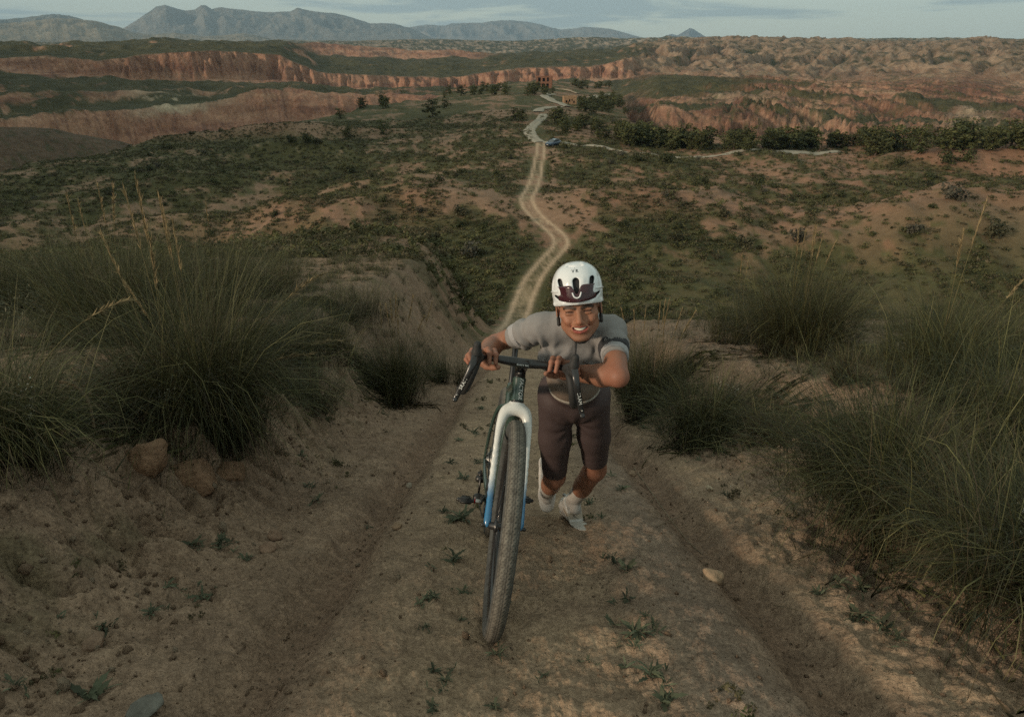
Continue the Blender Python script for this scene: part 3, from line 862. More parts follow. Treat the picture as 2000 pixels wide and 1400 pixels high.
def stalk_mesh(name, length, az, th0, kap, seed, plume=0.22, fat=0.010):
    """A seed stalk of the grass: a thin reed with a long feathery spike."""
    rng = np.random.default_rng(seed)
    n = 14; P = np.zeros(3); pts = [P.copy()]
    for i in range(n):
        th = th0 + kap * ((i + .5) / n) ** 2
        P = P + np.array([math.sin(az) * math.sin(th), math.cos(az) * math.sin(th), math.cos(th)]) * length / n
        pts.append(P.copy())
    pts = np.array(pts)
    rad = np.linspace(0.0026, 0.0014, n + 1)
    col = np.array([0.26, 0.195, 0.105])
    V, F = tube_np(pts, rad, 4)
    parts = [(V, F, np.array([0.15, 0.125, 0.06]))]
    m = 90
    s = 1 - plume * rng.uniform(0, 1, m) ** 0.9
    idx = s * n; i0 = np.clip(idx.astype(int), 0, n - 1); fr = (idx - i0)[:, None]
    b = pts[i0] * (1 - fr) + pts[i0 + 1] * fr
    tang = pts[i0 + 1] - pts[i0]; tang /= np.linalg.norm(tang, axis=1, keepdims=True)
    th = np.arccos(np.clip(tang[:, 2], -1, 1)); a2 = np.arctan2(tang[:, 0], tang[:, 1])
    v, f, c = strips(b, a2 + rng.normal(0, 0.25, m), np.clip(th + rng.normal(0, 0.30, m), 0, 2), rng.normal(0, 0.3, m),
                     rng.uniform(0.025, 0.055, m) * length, np.full(m, fat * 0.62), (np.tile(col, (m, 1)),) * 3, 2, rng)
    parts.append((v, f, c * rng.uniform(0.7, 1.25, (len(c) // 6, 1)).repeat(6, 0)))
    V, F, C = cat_np(parts)
    return mesh_np(name, V, F, C)


def tussock(px, row, d, h, n, spread, rb, label, droop=1.0, seed=1, lean=(0, 0), wid=0.003, dry=0.22, stalks=(), flat=0.0, group='esparto grass tussocks on the hill'):
    """px,row,d: where the foot of the plant is seen and how far away it grows."""
    p = pix(px, row, d)
    z = h1(p.x, p.y)
    t = empty('grass_tussock', (p.x, p.y, z))
    tag(t, label, 'grass tussock', group)
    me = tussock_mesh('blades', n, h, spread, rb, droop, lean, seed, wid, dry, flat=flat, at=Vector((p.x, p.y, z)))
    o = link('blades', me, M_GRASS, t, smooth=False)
    o['kind'] = 'stuff'
    for i, (L_, az, th, kp) in enumerate(stalks):
        o = link('seed_stalk', stalk_mesh('seed_stalk', L_, math.radians(az), math.radians(th), math.radians(kp), seed * 31 + i), M_STRAW, t, smooth=False)
        o.location = (random.uniform(-rb, rb) * 0.5, random.uniform(-rb, rb) * 0.5, 0)
    return t


# --- left bank
tussock(405, 835, 4.25, 1.12, 4600, 1.0, 0.30, 'huge esparto tussock with curling blades and many tan seed spikes on the left bank', 1.35, 3, dry=0.24,
        stalks=((1.50, -35, 16, 8), (1.46, -8, 3, 0), (1.36, -22, 10, 6), (1.52, 3, 2, 1), (1.30, -48, 24, 10), (1.22, 18, 5, 3), (1.25, 75, 28, 38), (1.02, 82, 40, 55), (0.95, 60, 45, 60), (1.3, -14, 8, 2), (1.1, -60, 30, 12)))
tussock(235, 640, 6.0, 1.05, 3000, 0.95, 0.34, 'tall dense esparto tussock with upright reddish spikes behind the huge left one', 0.8, 5,
        stalks=((1.35, -3, 2, 2), (1.28, 2, 3, 1), (1.3, 22, 10, 5), (1.22, -30, 14, 6)))
tussock(768, 648, 7.7, 0.80, 2400, 1.0, 0.27, 'esparto tussock with a fan of tan stalks on the crest of the left bank', 1.0, 7,
        stalks=((1.2, -20, 9, 2), (1.22, -10, 5, 2), (1.2, 2, 2, 1), (1.18, 6, 4, 1), (1.22, 18, 9, 4), (1.25, 32, 17, 6), (1.18, 44, 22, 5), (1.05, 50, 26, 6), (1.1, -28, 14, 3), (1.1, -2, 1, 1)))
tussock(15, 1020, 3.05, 0.60, 2600, 1.15, 0.26, 'broad esparto clump drooping down the bank at the lower left', 1.5, 9, dry=0.2,
        stalks=((0.9, 40, 30, 60),))
tussock(585, 640, 6.4, 0.66, 1800, 0.9, 0.28, 'dark esparto clump between the huge tussock and the fan-stalked one', 1.1, 11)
tussock(600, 700, 5.6, 0.42, 1100, 1.3, 0.25, 'low drooping clump at the right foot of the huge left tussock', 1.5, 12)
tussock(420, 560, 7.6, 0.95, 2000, 1.0, 0.34, 'esparto tussock mostly hidden behind the huge left one', 0.9, 13, stalks=((1.2, 10, 4, 2),))
tussock(90, 560, 8.2, 0.85, 2000, 1.0, 0.4, 'olive esparto tussock on the far left rim', 0.9, 15)
tussock(-40, 545, 7.8, 0.9, 1600, 1.0, 0.4, 'esparto tussock cut by the left border of the view', 0.9, 16)
tussock(300, 545, 9.8, 0.8, 1600, 1.0, 0.4, 'pale esparto tussock on the rim behind the two tall left ones', 0.9, 17)
tussock(505, 545, 9.8, 0.8, 1600, 1.0, 0.4, 'esparto tussock on the rim left of the dirt mound', 0.9, 18)
tussock(330, 820, 4.0, 0.45, 1300, 1.3, 0.3, 'dry brown skirt of blades left of the huge tussock', 1.6, 20, dry=0.75)
tussock(870, 625, 9.8, 0.55, 900, 1.0, 0.26, 'small dark tussock right of the fan-stalked one', 1.0, 21)
tussock(690, 610, 9.2, 0.7, 1300, 1.0, 0.32, 'small tussock left of the fan-stalked one', 1.0, 22)
# --- right bank
tussock(1275, 690, 6.6, 0.78, 2600, 0.85, 0.22, 'slim esparto tussock with pale spread stalks beside the rider', 0.75, 31, dry=0.35,
        stalks=((1.05, -35, 19, 4), (1.0, -20, 11, 3), (1.1, -8, 4, 1), (1.0, 4, 3, 1), (1.1, 20, 13, 4), (1.12, 28, 16, 5), (1.0, 40, 22, 8), (1.1, 52, 30, 14), (1.02, 12, 6, 2), (0.9, -60, 34, 12), (0.92, -80, 45, 40)))
tussock(1570, 665, 7.0, 1.02, 3600, 1.05, 0.34, 'large round esparto tussock with dry grey base on the right', 0.95, 33, dry=0.3,
        stalks=((1.28, -6, 3, 1), (1.25, -16, 6, 2), (1.3, 10, 5, 2), (1.2, 24, 12, 3), (1.2, 34, 18, 6), (1.15, 48, 24, 8)))
tussock(1390, 780, 5.4, 0.62, 2600, 1.25, 0.26, 'low arching tussock in front of the slim one right of the rider', 1.45, 35, dry=0.25)
tussock(1820, 805, 4.9, 0.74, 2500, 0.8, 0.24, 'loose green tussock with one long dark spike on the right', 1.1, 37, dry=0.14,
        stalks=((1.35, 38, 24, 4), (1.1, -10, 5, 2), (1.0, 60, 40, 20)))
tussock(1755, 1010, 3.25, 0.70, 3900, 1.35, 0.28, 'big dark tussock combed downhill over the right bank', 1.55, 39, dry=0.12, lean=(-0.10, -0.05))
tussock(1990, 930, 3.6, 0.60, 2600, 1.0, 0.30, 'dense green tussock at the right border', 1.3, 41, dry=0.14)
tussock(2060, 1290, 2.25, 0.55, 2200, 1.4, 0.24, 'shaded tussock in the lower right corner', 1.6, 43, dry=0.3)
tussock(1900, 1120, 2.75, 0.5, 1800, 1.4, 0.24, 'ragged clump with dead stems under the combed tussock', 1.6, 45, dry=0.5)
tussock(1960, 700, 6.3, 0.62, 2000, 1.1, 0.36, 'tussock near the right border behind the dark spike', 1.0, 47)
tussock(1455, 620, 8.2, 0.75, 1500, 1.05, 0.34, 'tussock between the slim and the large round one', 1.0, 49, stalks=((1.0, 20, 8, 3), (1.0, -10, 5, 2)))
tussock(1830, 610, 8.6, 0.65, 1400, 1.1, 0.36, 'low tussock on the right rim', 1.0, 50)
tussock(1520, 830, 4.9, 0.30, 900, 1.3, 0.16, 'small dead grey clump below the low arching tussock', 1.1, 51, dry=0.9)
tussock(1650, 775, 5.3, 0.30, 700, 1.2, 0.12, 'small dry tuft on the bare patch between right tussocks', 0.9, 52, dry=0.75)


# --- leafy bits
def leaf_cloud(n, rx, ry, rz, size, c0, c1, seed, lobes=5, ground=True, aspect=0.6, up=0.35):
    """Scatter n small leaf faces through an uneven, lobed volume."""
    rng = np.random.default_rng(seed)
    lc = rng.normal(0, 0.42, (lobes, 3)); lc[:, 2] = rng.uniform(0.15, 0.85, lobes) if ground else rng.uniform(-0.6, 0.7, lobes)
    lr = rng.uniform(0.32, 0.62, lobes)
    k = rng.integers(0, lobes, n)
    d = rng.normal(0, 1, (n, 3)); d /= np.linalg.norm(d, axis=1, keepdims=True)
    rad = rng.uniform(0.25, 1.0, n) ** 0.5
    p = lc[k] + d * (lr[k] * rad)[:, None]
    if ground:
        p[:, 2] = np.abs(p[:, 2])
    p *= np.array([rx, ry, rz])
    nrm = d + rng.normal(0, 0.55, (n, 3)); nrm[:, 2] += up
    nrm /= np.linalg.norm(nrm, axis=1, keepdims=True)
    a = np.cross(nrm, rng.normal(0, 1, (n, 3))); a /= np.linalg.norm(a, axis=1, keepdims=True); b = np.cross(nrm, a)
    s = size * rng.uniform(0.55, 1.35, n)[:, None]
    V = np.stack([p - a * s, p - b * s * aspect, p + a * s, p + b * s * aspect], 1).reshape(-1, 3)
    F = np.arange(4 * n).reshape(-1, 4)
    u = np.clip(rng.normal(0.5, 0.28, n) + 0.35 * rng.normal(0, 1, lobes)[k], 0, 1)[:, None]
    C = (np.array(c0) * (1 - u) + np.array(c1) * u).repeat(4, 0)
    return V, F, C


G_DARK, G_MID, G_OLIVE, G_GREY = (0.036, 0.044, 0.018), (0.072, 0.080, 0.030), (0.110, 0.108, 0.046), (0.105, 0.098, 0.074)
SHRUB_ME = []
for i in range(5):
    c0, c1 = ((G_DARK, G_MID), (G_DARK, G_OLIVE), ((0.03, 0.034, 0.017), (0.066, 0.062, 0.034)), (G_DARK, G_MID), ((0.045, 0.043, 0.03), G_GREY))[i]
    V, F, C = leaf_cloud(330, 0.62, 0.62, 0.62, 0.075, c0, c1, 300 + i, lobes=6)
    me = mesh_np('shrub', V, F, C); me.materials.append(M_LEAF); SHRUB_ME.append(me)
TUFT_SRC = bpy.data.collections.new('tuft_sources')
for i in range(5):
    c0, c1 = (((0.05,0.054,0.024), (0.085,0.088,0.036)), (G_MID, G_OLIVE), ((0.055, 0.052, 0.028), (0.10, 0.088, 0.048)), ((0.07, 0.060, 0.034), (0.135, 0.112, 0.066)), (G_DARK, G_OLIVE))[i]
    V, F, C = leaf_cloud(70, 0.55, 0.55, 0.36, 0.10, c0, c1, 330 + i, lobes=4, aspect=0.45)
    me = mesh_np('tuft', V, F, C); me.materials.append(M_LEAF)
    TUFT_SRC.objects.link(bpy.data.objects.new('tuft_source', me))


def scatter(name, P, scl, rot, src, seed=0, material=None):
    """One 'stuff' object: instances of a hidden collection's meshes on points (geometry nodes)."""
    me = bpy.data.meshes.new(name)
    me.vertices.add(len(P)); me.vertices.foreach_set('co', np.asarray(P, np.float32).ravel())
    a = me.attributes.new('scl', 'FLOAT', 'POINT'); a.data.foreach_set('value', np.asarray(scl, np.float32))
    a = me.attributes.new('rot', 'FLOAT_VECTOR', 'POINT'); a.data.foreach_set('vector', np.asarray(rot, np.float32).ravel())
    o = bpy.data.objects.new(name, me); COL.objects.link(o)
    ng = bpy.data.node_groups.new(name + '_nodes', 'GeometryNodeTree')
    ng.interface.new_socket('Geometry', in_out='INPUT', socket_type='NodeSocketGeometry')
    ng.interface.new_socket('Geometry', in_out='OUTPUT', socket_type='NodeSocketGeometry')
    gi = ng.nodes.new('NodeGroupInput'); go = ng.nodes.new('NodeGroupOutput')
    iop = ng.nodes.new('GeometryNodeInstanceOnPoints')
    ci = ng.nodes.new('GeometryNodeCollectionInfo')
    ci.inputs['Collection'].default_value = src
    ci.inputs['Separate Children'].default_value = True
    ci.inputs['Reset Children'].default_value = True
    iop.inputs['Pick Instance'].default_value = True
    na = ng.nodes.new('GeometryNodeInputNamedAttribute'); na.data_type = 'FLOAT'; na.inputs['Name'].default_value = 'scl'
    nr = ng.nodes.new('GeometryNodeInputNamedAttribute'); nr.data_type = 'FLOAT_VECTOR'; nr.inputs['Name'].default_value = 'rot'
    ng.links.new(gi.outputs[0], iop.inputs['Points'])
    ng.links.new(ci.outputs[0], iop.inputs['Instance'])
    ng.links.new(na.outputs[0], iop.inputs['Scale'])
    ng.links.new(nr.outputs[0], iop.inputs['Rotation'])
    ng.links.new(iop.outputs[0], go.inputs[0])
    md = o.modifiers.new('scatter', 'NODES'); md.node_group = ng
    tag(o, kind='stuff')
    return o


GRASS_SRC = bpy.data.collections.new('grass_sources')
for i in range(4):
    me = tussock_mesh('tuft', 80, 0.30, 1.5, 0.10, 1.2, (0, 0), 350 + i, 0.0042, 0.30, nseg=3)
    me.materials.append(M_GRASS); GRASS_SRC.objects.link(bpy.data.objects.new('grass_source', me))


def in_view(x, y, z, mar=60):
    d = y * CT - z * ST
    u = x / d * FPX + 1000; v = 700 - (y * ST + z * CT) / d * FPX
    return (d > 0) & (u > -mar) & (u < 2000 + mar) & (v < 1400 + mar)


def veg_density(x, y):
    n3 = fbm(x / 13.0, y / 17.0, 5, 63); n4 = fbm(x / 45.0, y / 45.0, 3, 64); n5 = fbm(x / 2.6, y / 3.4, 4, 65)
    return 0.5 + 1.25 * n3 + 0.95 * n4 + 0.9 * n5 - 0.0030 * np.clip(x, -60, 120)


rng = np.random.default_rng(77)
M_ = 150000
ty = 20 + 236 * rng.uniform(0, 1, M_) ** 1.15; tx = rng.uniform(-1, 1, M_) * (ty * 0.86 + 14)
er_ = np.interp(np.arctan2(tx, ty), EDGE_AZ, EDGE_R)
vd = veg_density(tx, ty)
keep = (np.abs(tx - track_x(ty)) > 1.9) & (np.hypot(tx, ty) < er_ + 10)
p_ = np.clip(0.20 + 0.80 * sstep(0.20, 0.70, vd), 0, 1)
keep &= rng.uniform(0, 1, M_) < p_ * np.where(ty < 60, 0.62, 0.55)
tx, ty = tx[keep], ty[keep]
tz = H(tx, ty)
vis = in_view(tx, ty, tz)
tx, ty, tz = tx[vis], ty[vis], tz[vis]
scl = rng.uniform(0.40, 1.10, len(tx)) * (0.45 + 0.55 * sstep(12, 40, ty)) * np.where(rng.uniform(0, 1, len(tx)) < 0.12, 1.5, 1.0)
scatter('scrub', np.stack([tx, ty, tz - 0.03], 1), scl, np.stack([0 * tx, 0 * tx, rng.uniform(0, 6.28, len(tx))], 1), TUFT_SRC)
# rough grass on the hillside either side of the track
M_ = 16000
ty = 5 + 40 * rng.uniform(0, 1, M_) ** 1.2; tx = rng.uniform(-1, 1, M_) * (ty * 0.85 + 3)
nn_ = fbm(tx * 0.5, ty * 0.5, 4, 61) + 0.5 * fbm(tx * 1.6, ty * 1.6, 2, 89)
keep = (np.abs(tx - track_x(ty)) > 1.5) & (rng.uniform(0, 1, M_) < np.clip(0.12 + 0.9 * sstep(-0.2, 0.35, nn_), 0, 1) * sstep(1.4, 3.2, np.abs(tx - track_x(ty))) * np.where(tx > 0, 0.55, 1.0))
tx, ty = tx[keep], ty[keep]; tz = H(tx, ty)
vis = in_view(tx, ty, tz); tx, ty, tz = tx[vis], ty[vis], tz[vis]
scatter('rough_grass', np.stack([tx, ty, tz - 0.01], 1), rng.uniform(0.35, 1.3, len(tx)) * (0.7 + 0.3 * sstep(8, 20, ty)), np.stack([0 * tx, 0 * tx, rng.uniform(0, 6.28, len(tx))], 1), GRASS_SRC)
# small plants on the banks of the hill
M_ = 5200
ty = rng.uniform(0.9, 26, M_); tx = rng.uniform(-1, 1, M_) * (ty * 0.9 + 2.5)
X_ = tx - track_x(ty)
nn_ = fbm(tx * 0.9, ty * 0.9, 4, 61) + 0.5 * fbm(tx * 3.0, ty * 3.0, 2, 88)
keep = (np.abs(X_) > 1.12) & (rng.uniform(0, 1, M_) < np.clip(0.06 + 0.75 * sstep(0.0, 0.5, nn_) + 0.4 * sstep(2.2, 5, np.abs(X_)), 0, 1))
keep |= (np.minimum(np.abs(X_ - 0.42), np.abs(X_ + 0.40)) < 0.16) & (nn_ > 0.12)
tx, ty = tx[keep], ty[keep]; tz = H(tx, ty)
scatter('bank_weeds', np.stack([tx, ty, tz - 0.004], 1), rng.uniform(0.03, 0.10, len(tx)) * (0.8 + 0.07 * ty), np.stack([0 * tx, 0 * tx, rng.uniform(0, 6.28, len(tx))], 1), TUFT_SRC)

# --- shrubs one can count on the valley floor
def dup_me(name, me, loc, s, rz, label, cat, group, sx=1.0):
    o = bpy.data.objects.new(name, me); COL.objects.link(o)
    o.location = loc; o.rotation_euler = (0, 0, rz); o.scale = (s * sx, s * sx, s)
    return tag(o, label, cat, group)


def zone(x, y):
    X = x - float(track_x(y))
    side = 'left' if X < 0 else 'right'
    if y < 62: band = 'on the lower hillside %s of the track' % side
    elif y < 92: band = 'in the green hollow %s of the track' % side
    elif y < 130: band = ('on the bare red rises' if X > 0 else 'on the brown rises') + ' %s of the track' % side
    elif y < 175: band = 'on the flat %s of the end of the track' % side
    else: band = 'near the canyon rim %s of the pale road' % side
    return band


SIZES = ('small', 'rounded', 'wide')
NAMED = [(685, 335, 3.4, 1, 'tall loose bush standing alone on the green field left of the track'), (1180, 362, 2.6, 1, 'big rounded bush above the red bank right of the track'),
         (566, 278, 2.6, 0, 'left one of two round bushes beside the cream mound'), (597, 279, 3.2, 0, 'right one of two round bushes beside the cream mound'),
         (1090, 300, 0, 0, ''), (1240, 317, 2.6, 0, 'left bush of the pair below the pale side road'), (1296, 318, 3.4, 3, 'right bush of the pair below the pale side road'),
         (325, 292, 3.2, 1, 'large bush on the slope above the left canyon'), (815, 338, 1.6, 0, 'dark bush above the furrowed ground left of the track'),
         (920, 500, 2.6, 4, 'grey-green bush in the hollow below the left mound'), (1100, 288, 2.4, 1, 'bush right beside the parked blue car'),
         (1860, 388, 3.0, 4, 'leafless grey bush under the bare red slope'), (1945, 460, 2.6, 2, 'olive bush on the red slope near the right border'),
         (1850, 318, 3.2, 0, 'left bush on the sharp-edged red mound'), (1895, 316, 3.0, 0, 'right bush on the sharp-edged red mound'),
         (1755, 325, 2.4, 0, 'dark bush left of the sharp-edged red mound'), (1485, 365, 2.4, 0, 'dark bush on the bare red rise, the highest there'),
         (1780, 455, 2.0, 4, 'grey bush at the edge of the bare red slope'), (1560, 470, 2.2, 4, 'grey bush behind the large round tussock'), (1450, 480, 2.0, 2, 'olive bush behind the slim tussock')]
for px, row, s, k, lab in NAMED:
    if not s: continue
    p = ground_at(px, row)
    dup_me('shrub', SHRUB_ME[k], (p.x, p.y, p.z - 0.08), s, random.uniform(0, 6), lab, 'shrub', None)
M_ = 2600
sy = 34 + 190 * rng.uniform(0, 1, M_) ** 1.05; sx = rng.uniform(-1, 1, M_) * (sy * 0.80 + 8)
er_ = np.interp(np.arctan2(sx, sy), EDGE_AZ, EDGE_R)
sz = H(sx, sy)
ok = (np.abs(sx - track_x(sy)) > 3.2) & (np.hypot(sx, sy) < er_ - 3) & in_view(sx, sy, sz, 0) & (rng.uniform(0, 1, M_) < 0.25 + sstep(0.2, 0.8, veg_density(sx, sy)))
sx, sy, sz = sx[ok][:270], sy[ok][:270], sz[ok][:270]
for i in range(len(sx)):
    s = random.choice((0.8, 1.0, 1.3, 1.3, 1.7)); k = random.choice((0, 0, 1, 2, 3, 4))
    w = SIZES[0] if s < 0.9 else SIZES[1] if s < 1.5 else SIZES[2]
    kind = ('dark green', 'olive', 'brownish', 'dark green', 'grey')[k]
    dup_me('shrub', SHRUB_ME[k], (sx[i], sy[i], sz[i] - 0.06), s, random.uniform(0, 6.28), '%s %s shrub dotted %s' % (w, kind, zone(sx[i], sy[i])), 'shrub', 'shrubs dotted over the valley', random.uniform(0.9, 1.25))

# --- pines
PINE_ME = []
for i in range(6):
    h = 1.0
    rr_ = np.random.default_rng(400 + i)
    parts = []
    for j in range(9):
        zc = 0.13 + 0.78 * (j / 8.0); w = 0.34 * math.sin(math.pi * min(1, (1.04 - zc) * 0.85 + 0.10)) + 0.06
        a = rr_.uniform(0, 6.28); off = rr_.uniform(0.02, 0.14)
        V, F, C = leaf_cloud(95, w, w, 0.20, 0.048, (0.040, 0.048, 0.018), (0.098, 0.102, 0.038), 410 + i * 12 + j, lobes=4, ground=False, aspect=0.5)
        V = V + np.array([math.cos(a) * off, math.sin(a) * off, zc])
        parts.append((V, F, C))
    V, F, C = cat_np(parts)
    cr = mesh_np('crown', V, F, C); cr.materials.append(M_PINE)
    tp = [(0, 0, -0.02), (0.01, 0, 0.2), (-0.01, 0.01, 0.5), (0.0, 0.0, 0.9)]
    v1, f1 = tube_np(tp, [0.03, 0.022, 0.016, 0.005], 7)
    pr = [(v1, f1, np.array([.1, .1, .1]))]
    for j in range(5):
        a = rr_.uniform(0, 6.28); z0 = rr_.uniform(0.25, 0.6)
        v2, f2 = tube_np([(0, 0, z0), (0.13 * math.cos(a), 0.13 * math.sin(a), z0 + 0.08), (0.24 * math.cos(a), 0.24 * math.sin(a), z0 + 0.13)], [0.011, 0.008, 0.003], 5)
        pr.append((v2, f2, np.array([.1, .1, .1])))
    V, F, C = cat_np(pr)
    tr = mesh_np('trunk', V, F); tr.materials.append(M_BARK)
    PINE_ME.append((cr, tr))


def pine(x, y, h, label, group, wide=1.0):
    z = h1(x, y)
    k = random.randrange(6)
    t = empty('pine_tree', (x, y, z - 0.05), random.uniform(0, 6.28))
    t.scale = (h * wide, h * wide, h)
    tag(t, label, 'tree', group)
    for nm, me in zip(('crown', 'trunk'), PINE_ME[k]):
        o = bpy.data.objects.new(nm, me); COL.objects.link(o); o.parent = t
    return t


def grove(n, pxr, rowf, hr, label, group, jit=5.0, wide=1.35, ends=('left end', 'middle', 'right end')):
    for i in range(n):
        px = random.uniform(*pxr)
        row = rowf(px) + random.uniform(-jit, jit)
        p = ground_at(px, row)
        if abs(p.x - float(track_x(p.y))) < 4 and p.y < 172: continue
        hh = random.uniform(*hr); f = (px - pxr[0]) / (pxr[1] - pxr[0])
        big = 'taller' if hh > (hr[0] + hr[1]) / 2 else 'lower'
        pine(p.x, p.y, hh, label % (big, ends[0] if f < 0.34 else ends[1] if f < 0.67 else ends[2]), group, wide * random.uniform(0.85, 1.3))


lin = lambda *k: (lambda x: float(np.interp(x, [a for a, _ in k], [b for _, b in k])))
grove(62, (1225, 1700), lin((1225, 282), (1400, 292), (1560, 289), (1700, 285)), (2.6, 5.2), '%s dark pine in the dense belt behind the pale side road, at its %s', 'pines behind the side road', 4)
grove(26, (1085, 1290), lin((1085, 252), (1180, 262), (1290, 272)), (2.4, 4.6), '%s pine in the thicket right of the pale road bend, at its %s', 'pines right of the road bend', 11)
grove(30, (1690, 2010), lin((1690, 296), (1850, 290), (2010, 288)), (3.2, 5.6), '%s pine in the dark grove behind the red mound, at its %s', 'pines of the right grove', 9, 1.4)
grove(34, (760, 1080), lin((760, 196), (850, 186), (950, 180), (1080, 184)), (2.6, 4.8), '%s pine on the skyline of the plateau left of the road, %s', 'pines along the plateau edge', 6)
grove(22, (1120, 1300), lin((1120, 172), (1200, 172), (1300, 178)), (2.6, 4.8), '%s far pine beside the last stretch of pale road, at its %s', 'pines by the last stretch of road', 5)
grove(36, (1130, 1235), lin((1130, 205), (1235, 208)), (2.4, 4.6), '%s pine of the wooded slope right of the ruined hut, at its %s', 'pines right of the ruined hut', 16)
grove(9, (640, 760), lin((640, 222), (760, 205)), (3.0, 5.5), '%s pine at the canyon edge left of the tall pine, %s', 'pines at the canyon edge', 5)
for px, row, h, lab in ((845, 229, 6.0, 'tallest dark pine standing alone left of the pale road'), (868, 212, 3.6, 'round pine just behind the tallest one'), (665, 232, 3.6, 'lone pine on the terraced slope near the canyon edge'),
                        (748, 262, 3.6, 'lone round pine below the terraced slope'), (680, 268, 2.8, 'lone pine left of the round one below the terraces'), (1005, 236, 3.6, 'left one of two pines beside the road bend'), (1018, 238, 3.6, 'right one of two pines beside the road bend')):
    p = ground_at(px, row); pine(p.x, p.y, h, lab, None, 1.45)


# --- weeds on the track
def weed_leaf(L_, w, seed):
    rng = np.random.default_rng(seed)
    n = 7; V = []; F = []
    for i in range(n + 1):
        s = i / n
        ww = w * math.sin(math.pi * min(0.98, 0.08 + s * 0.9)) * (1.0 if i % 2 else 0.55)
        z = L_ * (0.42 * s - 0.42 * s * s)
        V += [(-ww, s * L_, z + 0.10 * ww), (0, s * L_, z), (ww, s * L_, z + 0.10 * ww)]
    for i in range(n):
        a = 3 * i
        F += [(a, a + 1, a + 4, a + 3), (a + 1, a + 2, a + 5, a + 4)]
    C = np.tile(np.array([0.088, 0.102, 0.064]), (len(V), 1)) * (0.75 + 0.5 * rng.uniform(0, 1))
    return np.array(V), np.array(F), C


LEAVES = []
for i in range(5):
    V, F, C = weed_leaf(1.0, 0.085 + 0.02 * i, 500 + i)
    me = mesh_np('leaf', V, F, C); me.materials.append(M_LEAF); LEAVES.append((V, F, C, me))


def weed(px, row, size, label, leaves_as_parts=False, n=20, name='thistle_weed', group='weeds growing on the dirt track'):
    size *= 0.72; n = int(n * 1.5)
    p = ground_at(px, row)
    t = empty(name, (p.x, p.y, p.z), random.uniform(0, 6.28))
    tag(t, label, 'weed', group)
    parts = []
    cents = [(0, 0, 1.0)] + [(random.gauss(0, 0.85) * size, random.gauss(0, 0.6) * size, random.uniform(0.35, 0.8)) for _ in range(random.choice((2, 3, 4)))]
    for i in range(n):
        V, F, C, me = random.choice(LEAVES)
        ox, oy, k = cents[i % len(cents)] if i > n * 0.3 else cents[0]
        a = i * 2.39996 + random.uniform(-.7, .7); s = size * k * random.uniform(0.40, 1.15)
        tilt = random.uniform(-0.05, 0.75)
        ox += random.uniform(-.2, .2) * size; oy += random.uniform(-.2, .2) * size
        zg = h1(p.x + ox * math.cos(t.rotation_euler.z) - oy * math.sin(t.rotation_euler.z), p.y + ox * math.sin(t.rotation_euler.z) + oy * math.cos(t.rotation_euler.z)) - p.z
        M = Matrix.Translation((ox, oy, zg + 0.003)) @ Matrix.Rotation(a, 4, 'Z') @ Matrix.Rotation(tilt, 4, 'X') @ Matrix.Rotation(random.uniform(-.6, .6), 4, 'Y') @ Matrix.Scale(s, 4)
        if leaves_as_parts:
            o = bpy.data.objects.new('leaf', me); COL.objects.link(o); o.parent = t; o.matrix_local = M
        else:
            R = np.array(M); parts.append((V @ R[:3, :3].T + R[:3, 3], F, C * random.uniform(0.75, 1.2)))
    if parts:
        V, F, C = cat_np(parts)
        o = link('leaves', mesh_np('leaves', V, F, C), M_LEAF, t)
    return t


weed(1245, 1235, 0.085, 'largest grey-green rosette on the crown, right of the wheel', True, 34)
weed(1270, 1318, 0.075, 'upper rosette of the pair at the lower right of the track', True, 26)
weed(1298, 1368, 0.075, 'lowest rosette at the bottom edge right of centre', True, 24)
weed(970, 1278, 0.065, 'rosette just in front of the front wheel', True, 18)
weed(180, 1360, 0.105, 'large thistle rosette at the lower left corner', True, 20)
weed(900, 1015, 0.12, 'thick weed patch left of the fork ends', True, 30)
weed(1222, 1112, 0.075, 'rosette on the crown left of the pale stone', True, 18)
weed(885, 1092, 0.10, 'weed patch on the crown, left of the tyre', True, 24)
weed(30, 1345, 0.08, 'dark weed at the left edge of the bottom', True, 16)
WEEDS = [(1225, 1170, .06), (1240, 1262, .05), (905, 935, .09), (925, 845, .09), (895, 860, .07), (935, 905, .07), (880, 905, .07), (1150, 985, .06), (1175, 1010, .05), (865, 1000, .06), (830, 1170, .05), (845, 1165, .05), (820, 1180, .04),
         (905, 1155, .05), (900, 1210, .03), (830, 1225, .035), (845, 1310, .045), (870, 1330, .05), (965, 1382, .04), (845, 1385, .04), (1150, 1290, .03), (1260, 1205, .04), (1200, 1098, .05), (1180, 1090, .05), (1215, 955, .07), (1195, 930, .06), (720, 1030, .05),
         (430, 1060, .09), (480, 1090, .08), (380, 1065, .09), (395, 1165, .08), (330, 1145, .06), (205, 1230, .10), (295, 1200, .06), (600, 950, .08), (620, 975, .07), (590, 890, .09), (690, 720, .13), (790, 710, .13), (800, 735, .12), (750, 810, .10),
         (1350, 855, .10), (1390, 850, .10), (1290, 840, .08), (1260, 835, .08), (1365, 900, .07), (1420, 970, .06), (1640, 1140, .07), (1685, 1150, .08), (1600, 1160, .06), (1680, 1205, .09), (1725, 1225, .08), (1665, 1208, .06), (1755, 1245, .06), (1815, 1040, .08), (1890, 1220, .10), (1330, 820, .09), (1410, 840, .09), (940, 800, .08), (1060, 1320, .03), (990, 1180, .025)]
for i, (px, row, s) in enumerate(WEEDS):
    where = 'on the crown of the track' if 780 < px < 1290 and row > 780 else 'on the left bank' if px < 800 else 'on the right bank'
    weed(px, row, s, 'small low weed %s' % where + (', near the rider' if row < 1000 else ', towards the bottom'), False, 18, 'weed')


